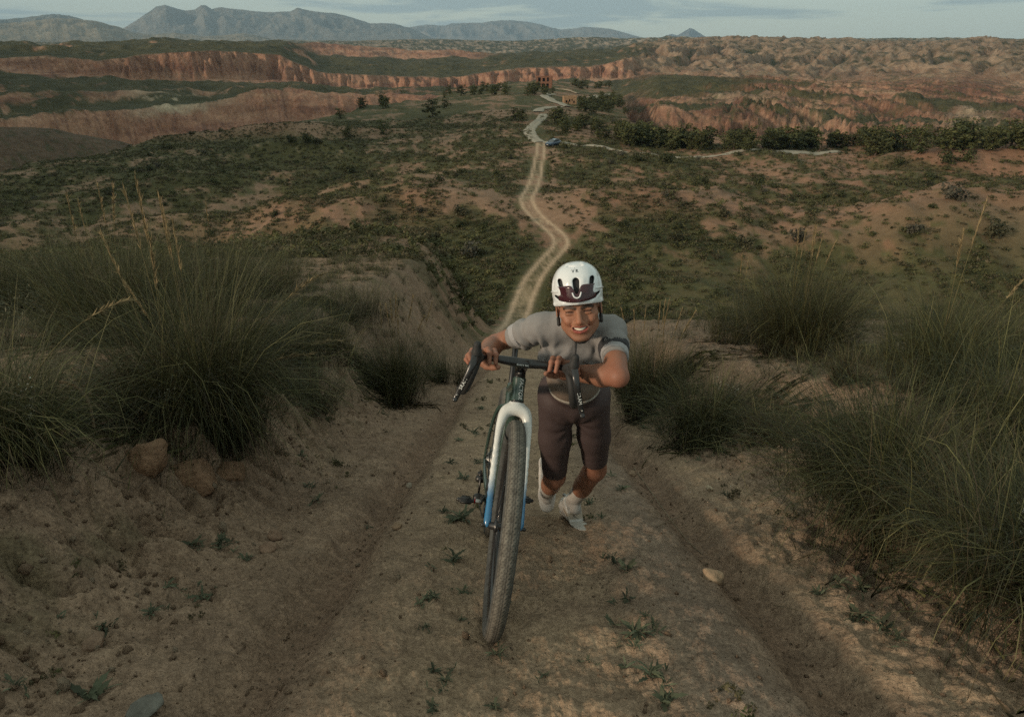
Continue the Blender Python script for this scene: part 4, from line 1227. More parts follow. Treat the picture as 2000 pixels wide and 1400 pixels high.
# --- small white-flowered sprigs and a pale bush
M_PETAL = mat('white_petals', (0.50, 0.50, 0.42), 0.7, var=(60, 0.12))
M_STEM = mat('green_stem', (0.060, 0.070, 0.036), 0.8, var=(40, 0.2))


def sprig(px, row, d, n, h, label, seed):
    rr_ = np.random.default_rng(seed)
    p = pix(px, row, d); z = h1(p.x, p.y)
    t = empty('flowering_weed', (p.x, p.y, z)); tag(t, label, 'flowering weed')
    st = []; fl = []
    for i in range(n):
        a = rr_.uniform(0, 6.28); th = rr_.uniform(0.0, 0.45); L_ = h * rr_.uniform(0.6, 1.1)
        b = np.array([rr_.normal(0, .04), rr_.normal(0, .04), 0])
        P = [b + L_ * s * np.array([math.sin(a) * math.sin(th * (0.5 + s)), math.cos(a) * math.sin(th * (0.5 + s)), math.cos(th * (0.5 + s))]) for s in np.linspace(0, 1, 6)]
        V, F = tube_np(P, np.linspace(0.0022, 0.001, 6), 4); st.append((V, F, np.array([.05, .06, .03])))
        k = rr_.integers(9, 18)
        for j in range(k):
            s = rr_.uniform(0.62, 1.0); i0 = min(4, int(s * 5)); q = P[i0] + (P[i0 + 1] - P[i0]) * (s * 5 - i0) + rr_.normal(0, 0.008, 3)
            V, F, C = leaf_cloud(5, 0.004, 0.004, 0.004, 0.0045, (.5, .5, .42), (.5, .5, .42), int(rr_.integers(1e6)), lobes=1, ground=False, aspect=0.8)
            fl.append((V + q, F, C))
        for j in range(8):
            s = rr_.uniform(0.05, 0.7); i0 = min(4, int(s * 5)); q = P[i0] + (P[i0 + 1] - P[i0]) * (s * 5 - i0)
            V, F, C = leaf_cloud(2, 0.008, 0.008, 0.005, 0.012, G_MID, G_GREY, int(rr_.integers(1e6)), lobes=1, ground=False, aspect=0.3); st.append((V + q, F, C))
    V, F, C = cat_np(st); link('stems', mesh_np('stems', V, F, C), M_LEAF, t, False)
    V, F, C = cat_np(fl); link('flowers', mesh_np('flowers', V, F, C), M_PETAL, t, False)
    return t


sprig(1965, 1145, 2.5, 7, 0.30, 'weed with tiny white flowers at the right border', 1)
sprig(1925, 1180, 2.45, 4, 0.20, 'lower white-flowered weed near the lower right tussock', 2)
sprig(100, 905, 3.0, 4, 0.36, 'white-flowered weed in front of the arched stem at the left', 3)
sprig(345, 850, 3.9, 4, 0.22, 'small white-flowered weed at the foot of the huge left tussock', 4)
sprig(1430, 700, 5.6, 6, 0.28, 'grey-green weed with specks of white behind the low arching tussock', 5)
V, F, C = leaf_cloud(900, 0.55, 0.5, 0.5, 0.030, (0.05, 0.055, 0.03), (0.15, 0.15, 0.10), 377, lobes=8, aspect=0.3)
me = mesh_np('shrub', V, F, C); me.materials.append(M_LEAF)
p = pix(35, 620, 7.0); dup_me('shrub', me, (p.x, p.y, h1(p.x, p.y) - 0.05), 0.95, 0.4, 'pale grey-green bush at the left border on the rim', 'shrub', None)
V, F, C = leaf_cloud(1500, 0.6, 0.45, 0.36, 0.018, (0.035, 0.028, 0.022), (0.085, 0.065, 0.05), 378, lobes=9, aspect=0.12)
me = mesh_np('shrub', V, F, C); me.materials.append(M_LEAF)
p = pix(240, 830, 3.9); dup_me('shrub', me, (p.x, p.y, h1(p.x, p.y) - 0.03), 0.85, 0.4, 'brown twiggy bush left of the huge esparto tussock', 'shrub', None)
p = pix(1600, 850, 4.4); dup_me('shrub', me, (p.x, p.y, h1(p.x, p.y) - 0.03), 0.55, 2.4, 'brown twiggy bush between the low arching and the combed tussock', 'shrub', None)


# --- stones and clods
def rock_mesh(name, seed, sub=2, sx=1, sy=1, sz=0.7, col=(0.3, 0.22, 0.16), ang=0.35, boxy=1.0):
    bm = bmesh.new(); bmesh.ops.create_icosphere(bm, subdivisions=sub, radius=1.0)
    rng = np.random.default_rng(seed)
    cuts = rng.normal(0, 1, (7, 3)); cuts /= np.linalg.norm(cuts, axis=1, keepdims=True); dist = rng.uniform(0.55, 0.85, 7)
    V = np.array([v.co[:] for v in bm.verts])
    V = np.sign(V) * np.abs(V) ** boxy; V /= np.abs(V).max()
    for c, d in zip(cuts, dist):
        e = V @ c - d
        V -= np.where(e > 0, e * 0.9, 0)[:, None] * c
    V += (0.5 if sub > 3 else 1.0) * ang * 0.10 * np.stack([np.abs(fbm(V[:, 0] * 5.5 + seed, V[:, 1] * 5.5 + V[:, 2] * 4, 3, seed + 40 + k)) for k in range(3)], 1)
    V += ang * 0.25 * np.stack([fbm(V[:, 0] * 2.2 + seed, V[:, 1] * 2.2 + V[:, 2], 3, seed + k) for k in range(3)], 1)
    V *= np.array([sx, sy, sz])
    F = np.array([[v.index for v in f.verts] for f in bm.faces])
    bm.free()
    return mesh_np(name, V, F, np.tile(np.array(col), (len(V), 1)))


M_STONE = mat_attr('stone', rough=0.9, spec=0.2, scales=((6.0, 0.2), (40.0, 0.2)), bumps=((18.0, 0.5, 0.02), (70.0, 0.5, 0.006)))
M_CLOD = mat_attr('dry_clod', rough=0.95, spec=0.1, scales=((5.0, 0.2), (45.0, 0.2)), bumps=((14.0, 0.8, 0.03), (60.0, 0.7, 0.01)))
CLODS = bpy.data.collections.new('clod_sources')
for i in range(4):
    me = rock_mesh('clod', 600 + i, 1, 1, 0.85, 0.6, (0.255, 0.180, 0.126) if i < 3 else (0.33, 0.26, 0.19), 0.8)
    me.materials.append(M_CLOD); CLODS.objects.link(bpy.data.objects.new('clod_source', me))
M_ = 60000
ty = 0.95 + 12 * rng.uniform(0, 1, M_) ** 1.8; tx = rng.uniform(-1, 1, M_) * (ty * 0.75 + 1.2)
X_ = tx - track_x(ty)
w_ = 0.16 + 0.9 * np.exp(-((X_ + 0.80) / 0.13) ** 2) + 0.7 * np.exp(-((X_ - 0.84) / 0.14) ** 2) + 0.5 * sstep(1.1, 1.4, np.abs(X_)) * sstep(3.0, 1.6, np.abs(X_))
keep = rng.uniform(0, 1, M_) < w_ * np.clip(0.7 + 1.5 * fbm(tx * 2, ty * 2, 3, 91), 0.1, 1.3)
tx, ty = tx[keep], ty[keep]; tz = H(tx, ty)
sc = 0.0022 + 0.010 * rng.uniform(0, 1, len(tx)) ** 5 + (rng.uniform(0, 1, len(tx)) < 0.012) * rng.uniform(0.006, 0.02, len(tx))
sc *= 1 + 0.9 * sstep(1.0, 1.6, np.abs(tx - track_x(ty)))
scatter('dirt_clods', np.stack([tx, ty, tz + sc * 0.15], 1), sc, rng.uniform(0, 6.28, (len(tx), 3)), CLODS)


def stone(px, row, w, label, seed, col=(0.33, 0.25, 0.18), h=0.45, sub=3, sink=0.3, m=None, cat='stone', name='stone', up=0.0, boxy=1.0, rz=None):
    p = ground_at(px, row)
    me = rock_mesh(name, seed, sub, w / 2, w / 2 * 0.8, w / 2 * h, col, 0.7, boxy)
    o = link(name, me, m or M_STONE)
    o.location = (p.x, p.y, p.z + w / 2 * h * (1 - sink) + up); o.rotation_euler = (random.uniform(-.2, .2), random.uniform(-.2, .2), random.uniform(0, 6) if rz is None else rz)
    return tag(o, label, cat)


stone(1392, 1130, 0.105, 'pale flat angular stone lying in the right wheel rut', 701, (0.33, 0.235, 0.155), 0.5)
stone(287, 1388, 0.11, 'grey slab of stone with a dark band at the bottom left edge', 702, (0.13, 0.128, 0.112), 0.35)
stone(290, 925, 0.19, 'upright orange block of dry earth on the left bank', 703, (0.245, 0.155, 0.100), 1.15, 4, 0.30, M_CLOD, 'earth block', 'earth_block', 0, 0.45, 0.25)
stone(372, 950, 0.28, 'crumbling orange earth lump right of the upright block', 704, (0.225, 0.142, 0.092), 0.6, 4, 0.6, M_CLOD, 'earth block', 'earth_block', 0, 0.6, 0.6)
stone(440, 935, 0.22, 'cracked reddish earth lump below the huge tussock', 705, (0.225, 0.142, 0.092), 0.5, 4, 0.6, M_CLOD, 'earth block', 'earth_block', 0, 0.6, 0.2)
stone(800, 950, 0.06, 'small pale stone in the left wheel rut', 706, (0.27, 0.23, 0.18), 0.4)
stone(540, 1052, 0.085, 'loose clod at the foot of the left bank', 707, (0.23, 0.155, 0.11), 0.6, 3, 0.2, M_CLOD, 'clod', 'clod')
stone(525, 1072, 0.10, 'flat clod in front of the loose one by the left bank', 708, (0.23, 0.155, 0.11), 0.4, 3, 0.2, M_CLOD, 'clod', 'clod')
stone(1385, 956, 0.055, 'cream pebble on the right bank below the low arching tussock', 709, (0.42, 0.34, 0.24), 0.5)
stone(190, 1265, 0.09, 'rounded clod beside a weed at the lower left', 710, (0.23, 0.16, 0.115), 0.7, 3, 0.3, M_CLOD, 'clod', 'clod')
stone(1235, 928, 0.07, 'pale lump at the edge of the right rut near the shoes', 711, (0.28, 0.2, 0.14), 0.5, 3, 0.3, M_CLOD, 'clod', 'clod')
stone(775, 1030, 0.06, 'brown stone beside the left rut', 712, (0.25, 0.17, 0.11), 0.4)


def stem(pts, rad, label, name='dry_stem', cat='dry stem', col=(0.21, 0.17, 0.115), group=None):
    """A dead stalk lying on or springing from the soil; pts = (px, row, lift) on the ground or (px,row,d,0)."""
    P = []
    for q in pts:
        if len(q) == 3:
            g = ground_at(q[0], q[1]); P.append((g.x, g.y, g.z + q[2]))
        else:
            P.append(tuple(pix(q[0], q[1], q[2])))
    P = np.array(P); s = np.linspace(0, len(P) - 1, len(P) * 5)
    Q = np.stack([np.interp(s, np.arange(len(P)), P[:, k]) for k in range(3)], 1)
    for _ in range(6):
        Q[1:-1] = 0.25 * Q[:-2] + 0.5 * Q[1:-1] + 0.25 * Q[2:]
    V, F = tube_np(Q, np.linspace(rad, rad * 0.5, len(Q)), 6)
    o = link(name, mesh_np(name, V, F, np.tile(np.array(col), (len(V), 1))), M_STRAW)
    return tag(o, label, cat, group)


stem([(1238, 915, .01), (1262, 950, .015), (1300, 1005, .008), (1345, 1062, .006), (1372, 1085, .01)], 0.004, 'long dead stalk lying along the right wheel rut')
stem([(1282, 1030, .006), (1330, 1012, .02), (1375, 1002, .03)], 0.002, 'short twig crossing the long dead stalk in the rut')
stem([(1525, 690, .02), (1560, 675, .06), (1600, 656, .10)], 0.007, 'bleached stick lying under the large round tussock', col=(0.30, 0.26, 0.2))
stem([(70, 800, 3.35, 0), (84, 762, 3.33, 0), (118, 742, 3.32, 0), (152, 752, 3.31, 0), (176, 785, 3.30, 0), (184, 835, 3.30, 0)], 0.012, 'thick pale stem bent into an arch at the left', col=(0.17, 0.125, 0.08))
stem([(1510, 1185, .01), (1570, 1215, .05), (1640, 1213, .05), (1700, 1211, .03)], 0.0016, 'thin straw arching over the right bank above the weeds')
# ================================================================== generic solid builders
def catmull(P, m):
    P = np.asarray(P, float); n = len(P)
    if n == 2:
        t = np.linspace(0, 1, m)[:, None]; return P[0] * (1 - t) + P[1] * t
    E = np.vstack([2 * P[0] - P[1], P, 2 * P[-1] - P[-2]])
    s = np.linspace(0, n - 1, m); i = np.clip(s.astype(int), 0, n - 2); t = (s - i)[:, None]
    p0, p1, p2, p3 = E[i], E[i + 1], E[i + 2], E[i + 3]
    return 0.5 * ((2 * p1) + (-p0 + p2) * t + (2 * p0 - 5 * p1 + 4 * p2 - p3) * t ** 2 + (-p0 + 3 * p1 - 3 * p2 + p3) * t ** 3)


def sweep(P, ra, rb=None, m=24, ns=14, ref=(0, 0, 1), dome=True):
    """Tube through P with radii ra along 'ref', rb across it; rounded ends."""
    P = np.asarray(P, float)
    Q = catmull(P, m) if len(P) > 2 else catmull(P, max(2, m // 3))
    k = len(Q)
    f = lambda r: np.interp(np.linspace(0, 1, k), np.linspace(0, 1, len(np.atleast_1d(r))), np.atleast_1d(r)) if np.ndim(r) else np.full(k, float(r))
    A = f(ra); B = f(rb if rb is not None else ra)
    T = np.gradient(Q, axis=0); T /= np.linalg.norm(T, axis=1, keepdims=True)
    if dome:
        head = []; tail = []
        for a in (0.96, 0.75, 0.4):
            c = math.sqrt(1 - a * a)
            head.append((Q[0] - T[0] * A[0] * c * 0 - T[0] * min(A[0], B[0]) * a, c)); tail.append((Q[-1] + T[-1] * min(A[-1], B[-1]) * a, c))
        tail = tail[::-1]
        Q = np.vstack([[h[0] for h in head], Q, [t[0] for t in tail]])
        A = np.concatenate([[A[0] * h[1] for h in head], A, [A[-1] * t[1] for t in tail]])
        B = np.concatenate([[B[0] * h[1] for h in head], B, [B[-1] * t[1] for t in tail]])
        T = np.vstack([np.repeat(T[:1], 3, 0), T, np.repeat(T[-1:], 3, 0)])
        k = len(Q)
    r = np.asarray(ref, float)
    U = r - T * (T @ r)[:, None]; U /= np.linalg.norm(U, axis=1, keepdims=True) + 1e-9
    S = np.cross(T, U)
    an = np.linspace(0, 2 * np.pi, ns, endpoint=False)
    V = Q[:, None, :] + U[:, None, :] * (A[:, None] * np.cos(an))[:, :, None] + S[:, None, :] * (B[:, None] * np.sin(an))[:, :, None]
    V = V.reshape(-1, 3)
    i = np.arange((k - 1) * ns); rr_ = i // ns; c = i % ns
    F = np.stack([rr_ * ns + c, rr_ * ns + (c + 1) % ns, (rr_ + 1) * ns + (c + 1) % ns, (rr_ + 1) * ns + c], 1)
    # end caps as fans of quads (degenerate to a centre point)
    c0 = len(V); V = np.vstack([V, Q[0] - (T[0] * A[0] * 0.0), Q[-1]])
    j = np.arange(0, ns, 2)
    F0 = np.stack([np.full(len(j), c0), (j + 2) % ns, (j + 1) % ns, j], 1)
    o = (k - 1) * ns
    F1 = np.stack([np.full(len(j), c0 + 1), o + j, o + (j + 1) % ns, o + (j + 2) % ns], 1)
    F = np.vstack([F, F0, F1])
    return V, F


def boxm(cx, cy, cz, sx, sy, sz, bev=0.15, R=None):
    bm = bmesh.new(); bmesh.ops.create_cube(bm, size=1.0)
    for v in bm.verts: v.co = Vector((v.co.x * sx, v.co.y * sy, v.co.z * sz))
    bmesh.ops.bevel(bm, geom=bm.edges[:], offset=min(sx, sy, sz) * bev, segments=2, affect='EDGES')
    bm.verts.ensure_lookup_table()
    V = np.array([v.co[:] for v in bm.verts])
    if R is not None: V = V @ np.array(R).T
    V = V + np.array([cx, cy, cz])
    F = []
    for f in bm.faces:
        ids = [v.index for v in f.verts]
        if len(ids) == 4: F.append(ids)
        else:
            for a in range(1, len(ids) - 1): F.append([ids[0], ids[a], ids[a + 1], ids[a + 1]])
    bm.free()
    return V, np.array(F)


def ring(R, r_prof, z_prof, ns, axis='y'):
    """Surface of revolution about Y: profile of (radius, y)."""
    rp = np.asarray(r_prof); zp = np.asarray(z_prof); m = len(rp)
    a = np.linspace(0, 2 * np.pi, ns, endpoint=False)
    V = np.stack([np.outer(np.cos(a), rp), np.tile(zp, (ns, 1)), np.outer(np.sin(a), rp)], -1).reshape(-1, 3)
    i = np.arange(ns * m); s = i // m; c = i % m
    F = np.stack([s * m + c, s * m + (c + 1) % m, ((s + 1) % ns) * m + (c + 1) % m, ((s + 1) % ns) * m + c], 1)
    return V, F


def joinq(*parts):
    V = []; F = []; o = 0
    for v, f in parts:
        V.append(v); F.append(f + o); o += len(v)
    return np.concatenate(V), np.concatenate(F)


def qmesh(name, V, F, cols=None):
    """Like mesh_np, but tolerates quads whose last two corners coincide (triangles)."""
    tri = F[:, 2] == F[:, 3]
    me = bpy.data.meshes.new(name)
    faces = [tuple(int(q) for q in f[:3]) if t else tuple(int(q) for q in f) for f, t in zip(F, tri)]
    me.from_pydata([tuple(v) for v in V], [], faces)
    if cols is not None:
        c = np.ones((len(V), 4), dtype=np.float32); c[:, :3] = cols
        a = me.color_attributes.new('Col', 'FLOAT_COLOR', 'POINT'); a.data.foreach_set('color', c.ravel())
    me.validate(); me.update()
    return me


def text_mesh(name, body, size, extrude=0.0006, spacing=1.0, shear=0.0, align='CENTER'):
    cu = bpy.data.curves.new(name, 'FONT')
    cu.body = body; cu.size = size; cu.extrude = extrude; cu.space_character = spacing; cu.shear = shear
    cu.align_x = align; cu.align_y = 'CENTER'; cu.resolution_u = 3
    o = bpy.data.objects.new(name, cu); COL.objects.link(o)
    bpy.context.view_layer.update()
    dg = bpy.context.evaluated_depsgraph_get()
    me = bpy.data.meshes.new_from_object(o.evaluated_get(dg))
    bpy.data.objects.remove(o); bpy.data.curves.remove(cu)
    me.name = name
    return me


# ---------------------------------------------------------------- surface nets for blended shapes
class Field:
    def __init__(s, lo, hi, h):
        s.lo = np.array(lo, float); s.h = h
        s.n = np.ceil((np.array(hi) - s.lo) / h).astype(int) + 1
        s.F = np.full(s.n, 0.5, dtype=np.float32)
        s.ax = [s.lo[i] + h * np.arange(s.n[i]) for i in range(3)]

    def _sl(s, lo, hi):
        a = np.clip(np.floor((np.array(lo) - s.lo) / s.h).astype(int), 0, s.n); b = np.clip(np.ceil((np.array(hi) - s.lo) / s.h).astype(int) + 1, 0, s.n)
        return tuple(slice(i, j) for i, j in zip(a, b))

    def _pts(s, sl):
        return np.stack(np.meshgrid(s.ax[0][sl[0]], s.ax[1][sl[1]], s.ax[2][sl[2]], indexing='ij'), -1).astype(np.float32)

    def put(s, fn, lo, hi, k=0.01, op='add', pad=None):
        m = (pad if pad is not None else k * 1.5 + 4 * s.h)
        sl = s._sl(np.array(lo) - m, np.array(hi) + m)
        if any(q.stop - q.start <= 0 for q in sl): return
        d = fn(s._pts(sl)); A = s.F[sl]
        if op == 'add':
            hh = np.clip(0.5 + 0.5 * (A - d) / k, 0, 1) if k > 0 else (d < A).astype(np.float32)
            s.F[sl] = A * (1 - hh) + d * hh - k * hh * (1 - hh)
        elif op == 'sub':
            hh = np.clip(0.5 - 0.5 * (A + d) / k, 0, 1)
            s.F[sl] = A * (1 - hh) + (-d) * hh + k * hh * (1 - hh)
        elif op == 'and':
            hh = np.clip(0.5 - 0.5 * (A - d) / k, 0, 1) if k > 0 else (d < A)
            hh = np.clip(0.5 + 0.5 * (A - d) / max(k, 1e-6), 0, 1)
            s.F[sl] = A * hh + d * (1 - hh) + k * hh * (1 - hh)

    def cone(s, a, b, ra, rb, k=0.01, op='add'):
        a = np.array(a, np.float32); b = np.array(b, np.float32); R = max(ra, rb)
        ba = b - a; L2 = float(ba @ ba) + 1e-12

        def fn(P):
            pa = P - a
            t = np.clip((pa @ ba) / L2, 0, 1)
            q = pa - t[..., None] * ba
            return np.sqrt((q * q).sum(-1)) - (ra + (rb - ra) * t)
        s.put(fn, np.minimum(a, b) - R, np.maximum(a, b) + R, k, op)

    def chain(s, pts, rads, k=0.008, op='add'):
        for i in range(len(pts) - 1):
            s.cone(pts[i], pts[i + 1], rads[i], rads[i + 1], k, op)

    def ell(s, c, r, k=0.01, op='add', R=None):
        c = np.array(c, np.float32); r = np.array(r, np.float32)
        M = np.eye(3, dtype=np.float32) if R is None else np.array(R, dtype=np.float32)      # columns = axes
        ext = np.abs(M) @ r

        def fn(P):
            q = (P - c) @ M
            k0 = np.sqrt(((q / r) ** 2).sum(-1)); k1 = np.sqrt(((q / (r * r)) ** 2).sum(-1)) + 1e-9
            return k0 * (k0 - 1.0) / k1
        s.put(fn, c - ext, c + ext, k, op)

    def half(s, p, n, k=0.002):
        """keep the side the normal n points away from"""
        p = np.array(p, np.float32); n = np.array(n, np.float32); n = n / np.linalg.norm(n)
        s.put(lambda P: (P - p) @ n, s.lo, s.ax_hi(), k, 'and')

    def ax_hi(s):
        return s.lo + s.h * (s.n - 1)

    def mesh(s):
        F = s.F; n = s.n; S = F < 0
        nx, ny, nz = n - 1
        cnt = np.zeros((nx, ny, nz), np.int8)
        for i in (0, 1):
            for j in (0, 1):
                for k in (0, 1):
                    cnt += S[i:nx + i, j:ny + j, k:nz + k]
        act = (cnt > 0) & (cnt < 8)
        idx = np.full(act.shape, -1, np.int64); ids = np.argwhere(act); idx[act] = np.arange(len(ids))
        acc = np.zeros((len(ids), 3)); num = np.zeros(len(ids))
        C = ids
        for ax in range(3):
            o1, o2 = [a for a in range(3) if a != ax]
            for i in (0, 1):
                for j in (0, 1):
                    q = C.copy(); q[:, o1] += i; q[:, o2] += j
                    e = q.copy(); e[:, ax] += 1
                    f0 = F[q[:, 0], q[:, 1], q[:, 2]]; f1 = F[e[:, 0], e[:, 1], e[:, 2]]
                    m = (f0 < 0) != (f1 < 0)
                    t = np.where(m, f0 / (f0 - f1 + 1e-12), 0)
                    p = q.astype(float); p[:, ax] += t
                    acc += np.where(m[:, None], p, 0); num += m
        V = s.lo + s.h * acc / num[:, None]
        quads = []
        for ax in range(3):
            o1, o2 = (ax + 1) % 3, (ax + 2) % 3
            sl0 = [slice(None)] * 3; sl1 = [slice(None)] * 3
            sl0[ax] = slice(0, n[ax] - 1); sl1[ax] = slice(1, n[ax])
            a, b = S[tuple(sl0)], S[tuple(sl1)]
            ch = np.argwhere(a != b)
            ch = ch[(ch[:, o1] > 0) & (ch[:, o2] > 0) & (ch[:, o1] < n[o1] - 1) & (ch[:, o2] < n[o2] - 1)]
            inside = a[ch[:, 0], ch[:, 1], ch[:, 2]]

            def cell(d1, d2):
                q = ch.copy(); q[:, o1] -= d1; q[:, o2] -= d2
                return idx[q[:, 0], q[:, 1], q[:, 2]]
            Q = np.stack([cell(0, 0), cell(1, 0), cell(1, 1), cell(0, 1)], 1)
            Q[~inside] = Q[~inside][:, ::-1]
            quads.append(Q)
        Q = np.concatenate(quads)
        Q = Q[(Q >= 0).all(1)]
        return V, Q


def smooth_mesh(V, F, it=2, lam=0.5):
    n = len(V)
    E = np.concatenate([F[:, [0, 1]], F[:, [1, 2]], F[:, [2, 3]], F[:, [3, 0]]])
    deg = np.bincount(E.ravel(), minlength=n).astype(float)
    for _ in range(it):
        S = np.zeros_like(V)
        for k in range(3):
            S[:, k] = np.bincount(E[:, 0], V[E[:, 1], k], n) + np.bincount(E[:, 1], V[E[:, 0], k], n)
        V = V + lam * (S / np.maximum(deg, 1)[:, None] - V)
    return V


# ================================================================== the gravel bicycle
SL = math.atan(0.384)
P0 = ground_at(956, 1226)
fwd = Vector((0.038, -math.cos(SL), math.sin(SL))).normalized()
left0 = Vector((1, 0, 0)); left0 = (left0 - fwd * left0.dot(fwd)).normalized()
up0 = fwd.cross(left0)
LEAN = math.radians(7.6)
b_up = up0 * math.cos(LEAN) + left0 * math.sin(LEAN)
b_left = left0 * math.cos(LEAN) - up0 * math.sin(LEAN)
BM = Matrix((fwd, b_left, b_up)).transposed().to_4x4()
BM.translation = P0 + up0 * -0.010


def B(x, y, z):
    return BM @ Vector((x, y, z))


bike = empty('gravel_bicycle', (0, 0, 0))
bike.matrix_world = BM
tag(bike, 'gravel bicycle with a white to blue fork and dark green frame pushed up the track', 'bicycle')

M_FRAME = mat('dark_green_paint', (0.034, 0.060, 0.050), 0.30, 0.0, 0.5, coat=0.5, var=(7, 0.15))
M_BLACK = mat('black_carbon', (0.014, 0.014, 0.015), 0.34, coat=0.25, var=(14, 0.3))
M_RUBBER = mat('black_rubber', (0.016, 0.016, 0.016), 0.72, bump=(220, 0.3, 0.001), var=(20, 0.2))
M_STEEL = mat('brushed_steel', (0.42, 0.41, 0.39), 0.35, 1.0, var=(30, 0.15))
M_DARKMETAL = mat('dark_metal', (0.05, 0.05, 0.05), 0.42, 0.8, var=(30, 0.3))
M_WHITE_INK = mat('white_lettering', (0.72, 0.74, 0.72), 0.5, var=(40, 0.06))
M_RED = mat('red_anodised', (0.28, 0.02, 0.02), 0.35, 0.7, var=(30, 0.15))
M_FORK = mat_attr('fork_paint', rough=0.28, spec=0.5, scales=((18.0, 0.06),), bumps=())
M_FORK.node_tree.nodes['Principled BSDF'].inputs['Coat Weight'].default_value = 0.5


def bpart(name, VF, m, parent=bike, smooth=True, cols=None):
    me = qmesh(name, VF[0], VF[1], cols)
    o = bpy.data.objects.new(name, me); COL.objects.link(o); o.parent = parent
    if m: me.materials.append(m)
    if smooth: me.polygons.foreach_set('use_smooth', np.ones(len(me.polygons), dtype=bool))
    return o


# tyre with blocky dusty tread
M_TYRE = bpy.data.materials.new('dusty_tyre'); M_TYRE.use_nodes = True
t_ = M_TYRE.node_tree; bs = t_.nodes['Principled BSDF']; bs.inputs['Roughness'].default_value = 0.9; bs.inputs['Specular IOR Level'].default_value = 0.15
at_ = N(t_, 'ShaderNodeAttribute', attribute_name='Col')
tc_ = N(t_, 'ShaderNodeTexCoord'); nz_ = N(t_, 'ShaderNodeTexNoise', inp={'Scale': 60.0, 'Detail': 4.0})
LK(t_, tc_, 'Object', nz_, 'Vector')
mr_ = N(t_, 'ShaderNodeMapRange', inp={'From Min': 0.3, 'From Max': 0.7, 'To Min': 0.7, 'To Max': 1.3})
LK(t_, nz_, 'Fac', mr_, 'Value')
vm_ = N(t_, 'ShaderNodeVectorMath', operation='SCALE'); LK(t_, at_, 'Color', vm_, 0); LK(t_, mr_, 'Result', vm_, 'Scale'); LK(t_, vm_, 'Vector', bs, 'Base Color')
RW, RT = 0.366, 0.0280


def tyre_mesh():
    NM, NS = 560, 52
    a = np.linspace(0, 2 * np.pi, NM, endpoint=False); b = np.linspace(-np.pi, np.pi, NS, endpoint=False)
    A, Bb = np.meshgrid(a, b, indexing='ij')
    # rows of small blocks: grooves across and along
    tread = sstep(1.15, 1.0, np.abs(Bb))
    col_i = np.floor((Bb + 1.15) / 0.2091)
    along = np.where((np.arange(NM)[:, None] + (col_i % 2) * 2) % 4 < 3, 1.0, 0.0)
    across = np.where(np.abs(((Bb + 1.15) / 0.2091) % 1 - 0.5) < 0.34, 1.0, 0.0)
    blk = along * across
    r = RT + tread * (0.0021 * blk - 0.0003)
    R = RW - RT + r * np.cos(Bb) * 1.0 - 0.0018 * tread
    Y = r * np.sin(Bb) * 1.02
    V = np.stack([R * np.cos(A), Y, R * np.sin(A)], -1).reshape(-1, 3)
    i = np.arange(NM * NS); s = i // NS; c = i % NS
    F = np.stack([s * NS + c, s * NS + (c + 1) % NS, ((s + 1) % NM) * NS + (c + 1) % NS, ((s + 1) % NM) * NS + c], 1)
    dust = np.array([0.140, 0.130, 0.110]); dark = np.array([0.074, 0.070, 0.062]); side = np.array([0.062, 0.064, 0.062])
    w = (tread * blk).ravel()[:, None]
    C = side * (1 - tread.ravel()[:, None]) + tread.ravel()[:, None] * (dark * (1 - w) + dust * w)
    me = mesh_np('tyre', V, F, C); me.materials.append(M_TYRE)
    me.polygons.foreach_set('use_smooth', np.ones(len(me.polygons), dtype=bool))
    return me


TYRE = tyre_mesh()
ri = RW - 2 * RT
RIM = qmesh('rim', *ring(0, [ri + 0.006, ri + 0.004, ri - 0.022, ri - 0.036, ri - 0.022, ri + 0.004], [-0.014, -0.0165, -0.013, 0.0, 0.013, 0.0165], 96)); RIM.materials.append(M_BLACK)
SP = []
for k in range(24):
    a0 = 2 * math.pi * k / 24; a1 = a0 + (0.35 if k % 2 else -0.35); s = 0.026 if (k // 2) % 2 else -0.026
    SP.append(sweep([(0.024 * math.cos(a1), s, 0.024 * math.sin(a1)), ((ri - 0.03) * math.cos(a0), 0.0, (ri - 0.03) * math.sin(a0))], 0.0011, m=6, ns=6, ref=(0, 1, 0.01), dome=False))
SPOKES = qmesh('spokes', *joinq(*SP)); SPOKES.materials.append(M_BLACK)
HUB = qmesh('hub', *joinq(ring(0, [0.002, 0.012, 0.013, 0.026, 0.026, 0.016, 0.016, 0.026, 0.026, 0.013, 0.012, 0.002], [-0.050, -0.050, -0.034, -0.030, -0.024, -0.020, 0.020, 0.024, 0.030, 0.034, 0.052, 0.052], 28))); HUB.materials.append(M_BLACK)


def rotor():
    parts = [ring(0, [0.080, 0.080, 0.066, 0.066], [-0.0009, 0.0009, 0.0009, -0.0009], 72), ring(0, [0.027, 0.027, 0.018, 0.018], [-0.001, 0.001, 0.001, -0.001], 24)]
    for k in range(6):
        a = k * math.pi / 3
        parts.append(sweep([(0.025 * math.cos(a), 0, 0.025 * math.sin(a)), (0.05 * math.cos(a + .25), 0, 0.05 * math.sin(a + .25)), (0.068 * math.cos(a + .55), 0, 0.068 * math.sin(a + .55))], 0.0008, 0.004, m=8, ns=6, ref=(0, 1, 0.01), dome=False))
    return joinq(*parts)


ROTOR = qmesh('disc_rotor', *rotor()); ROTOR.materials.append(M_STEEL)


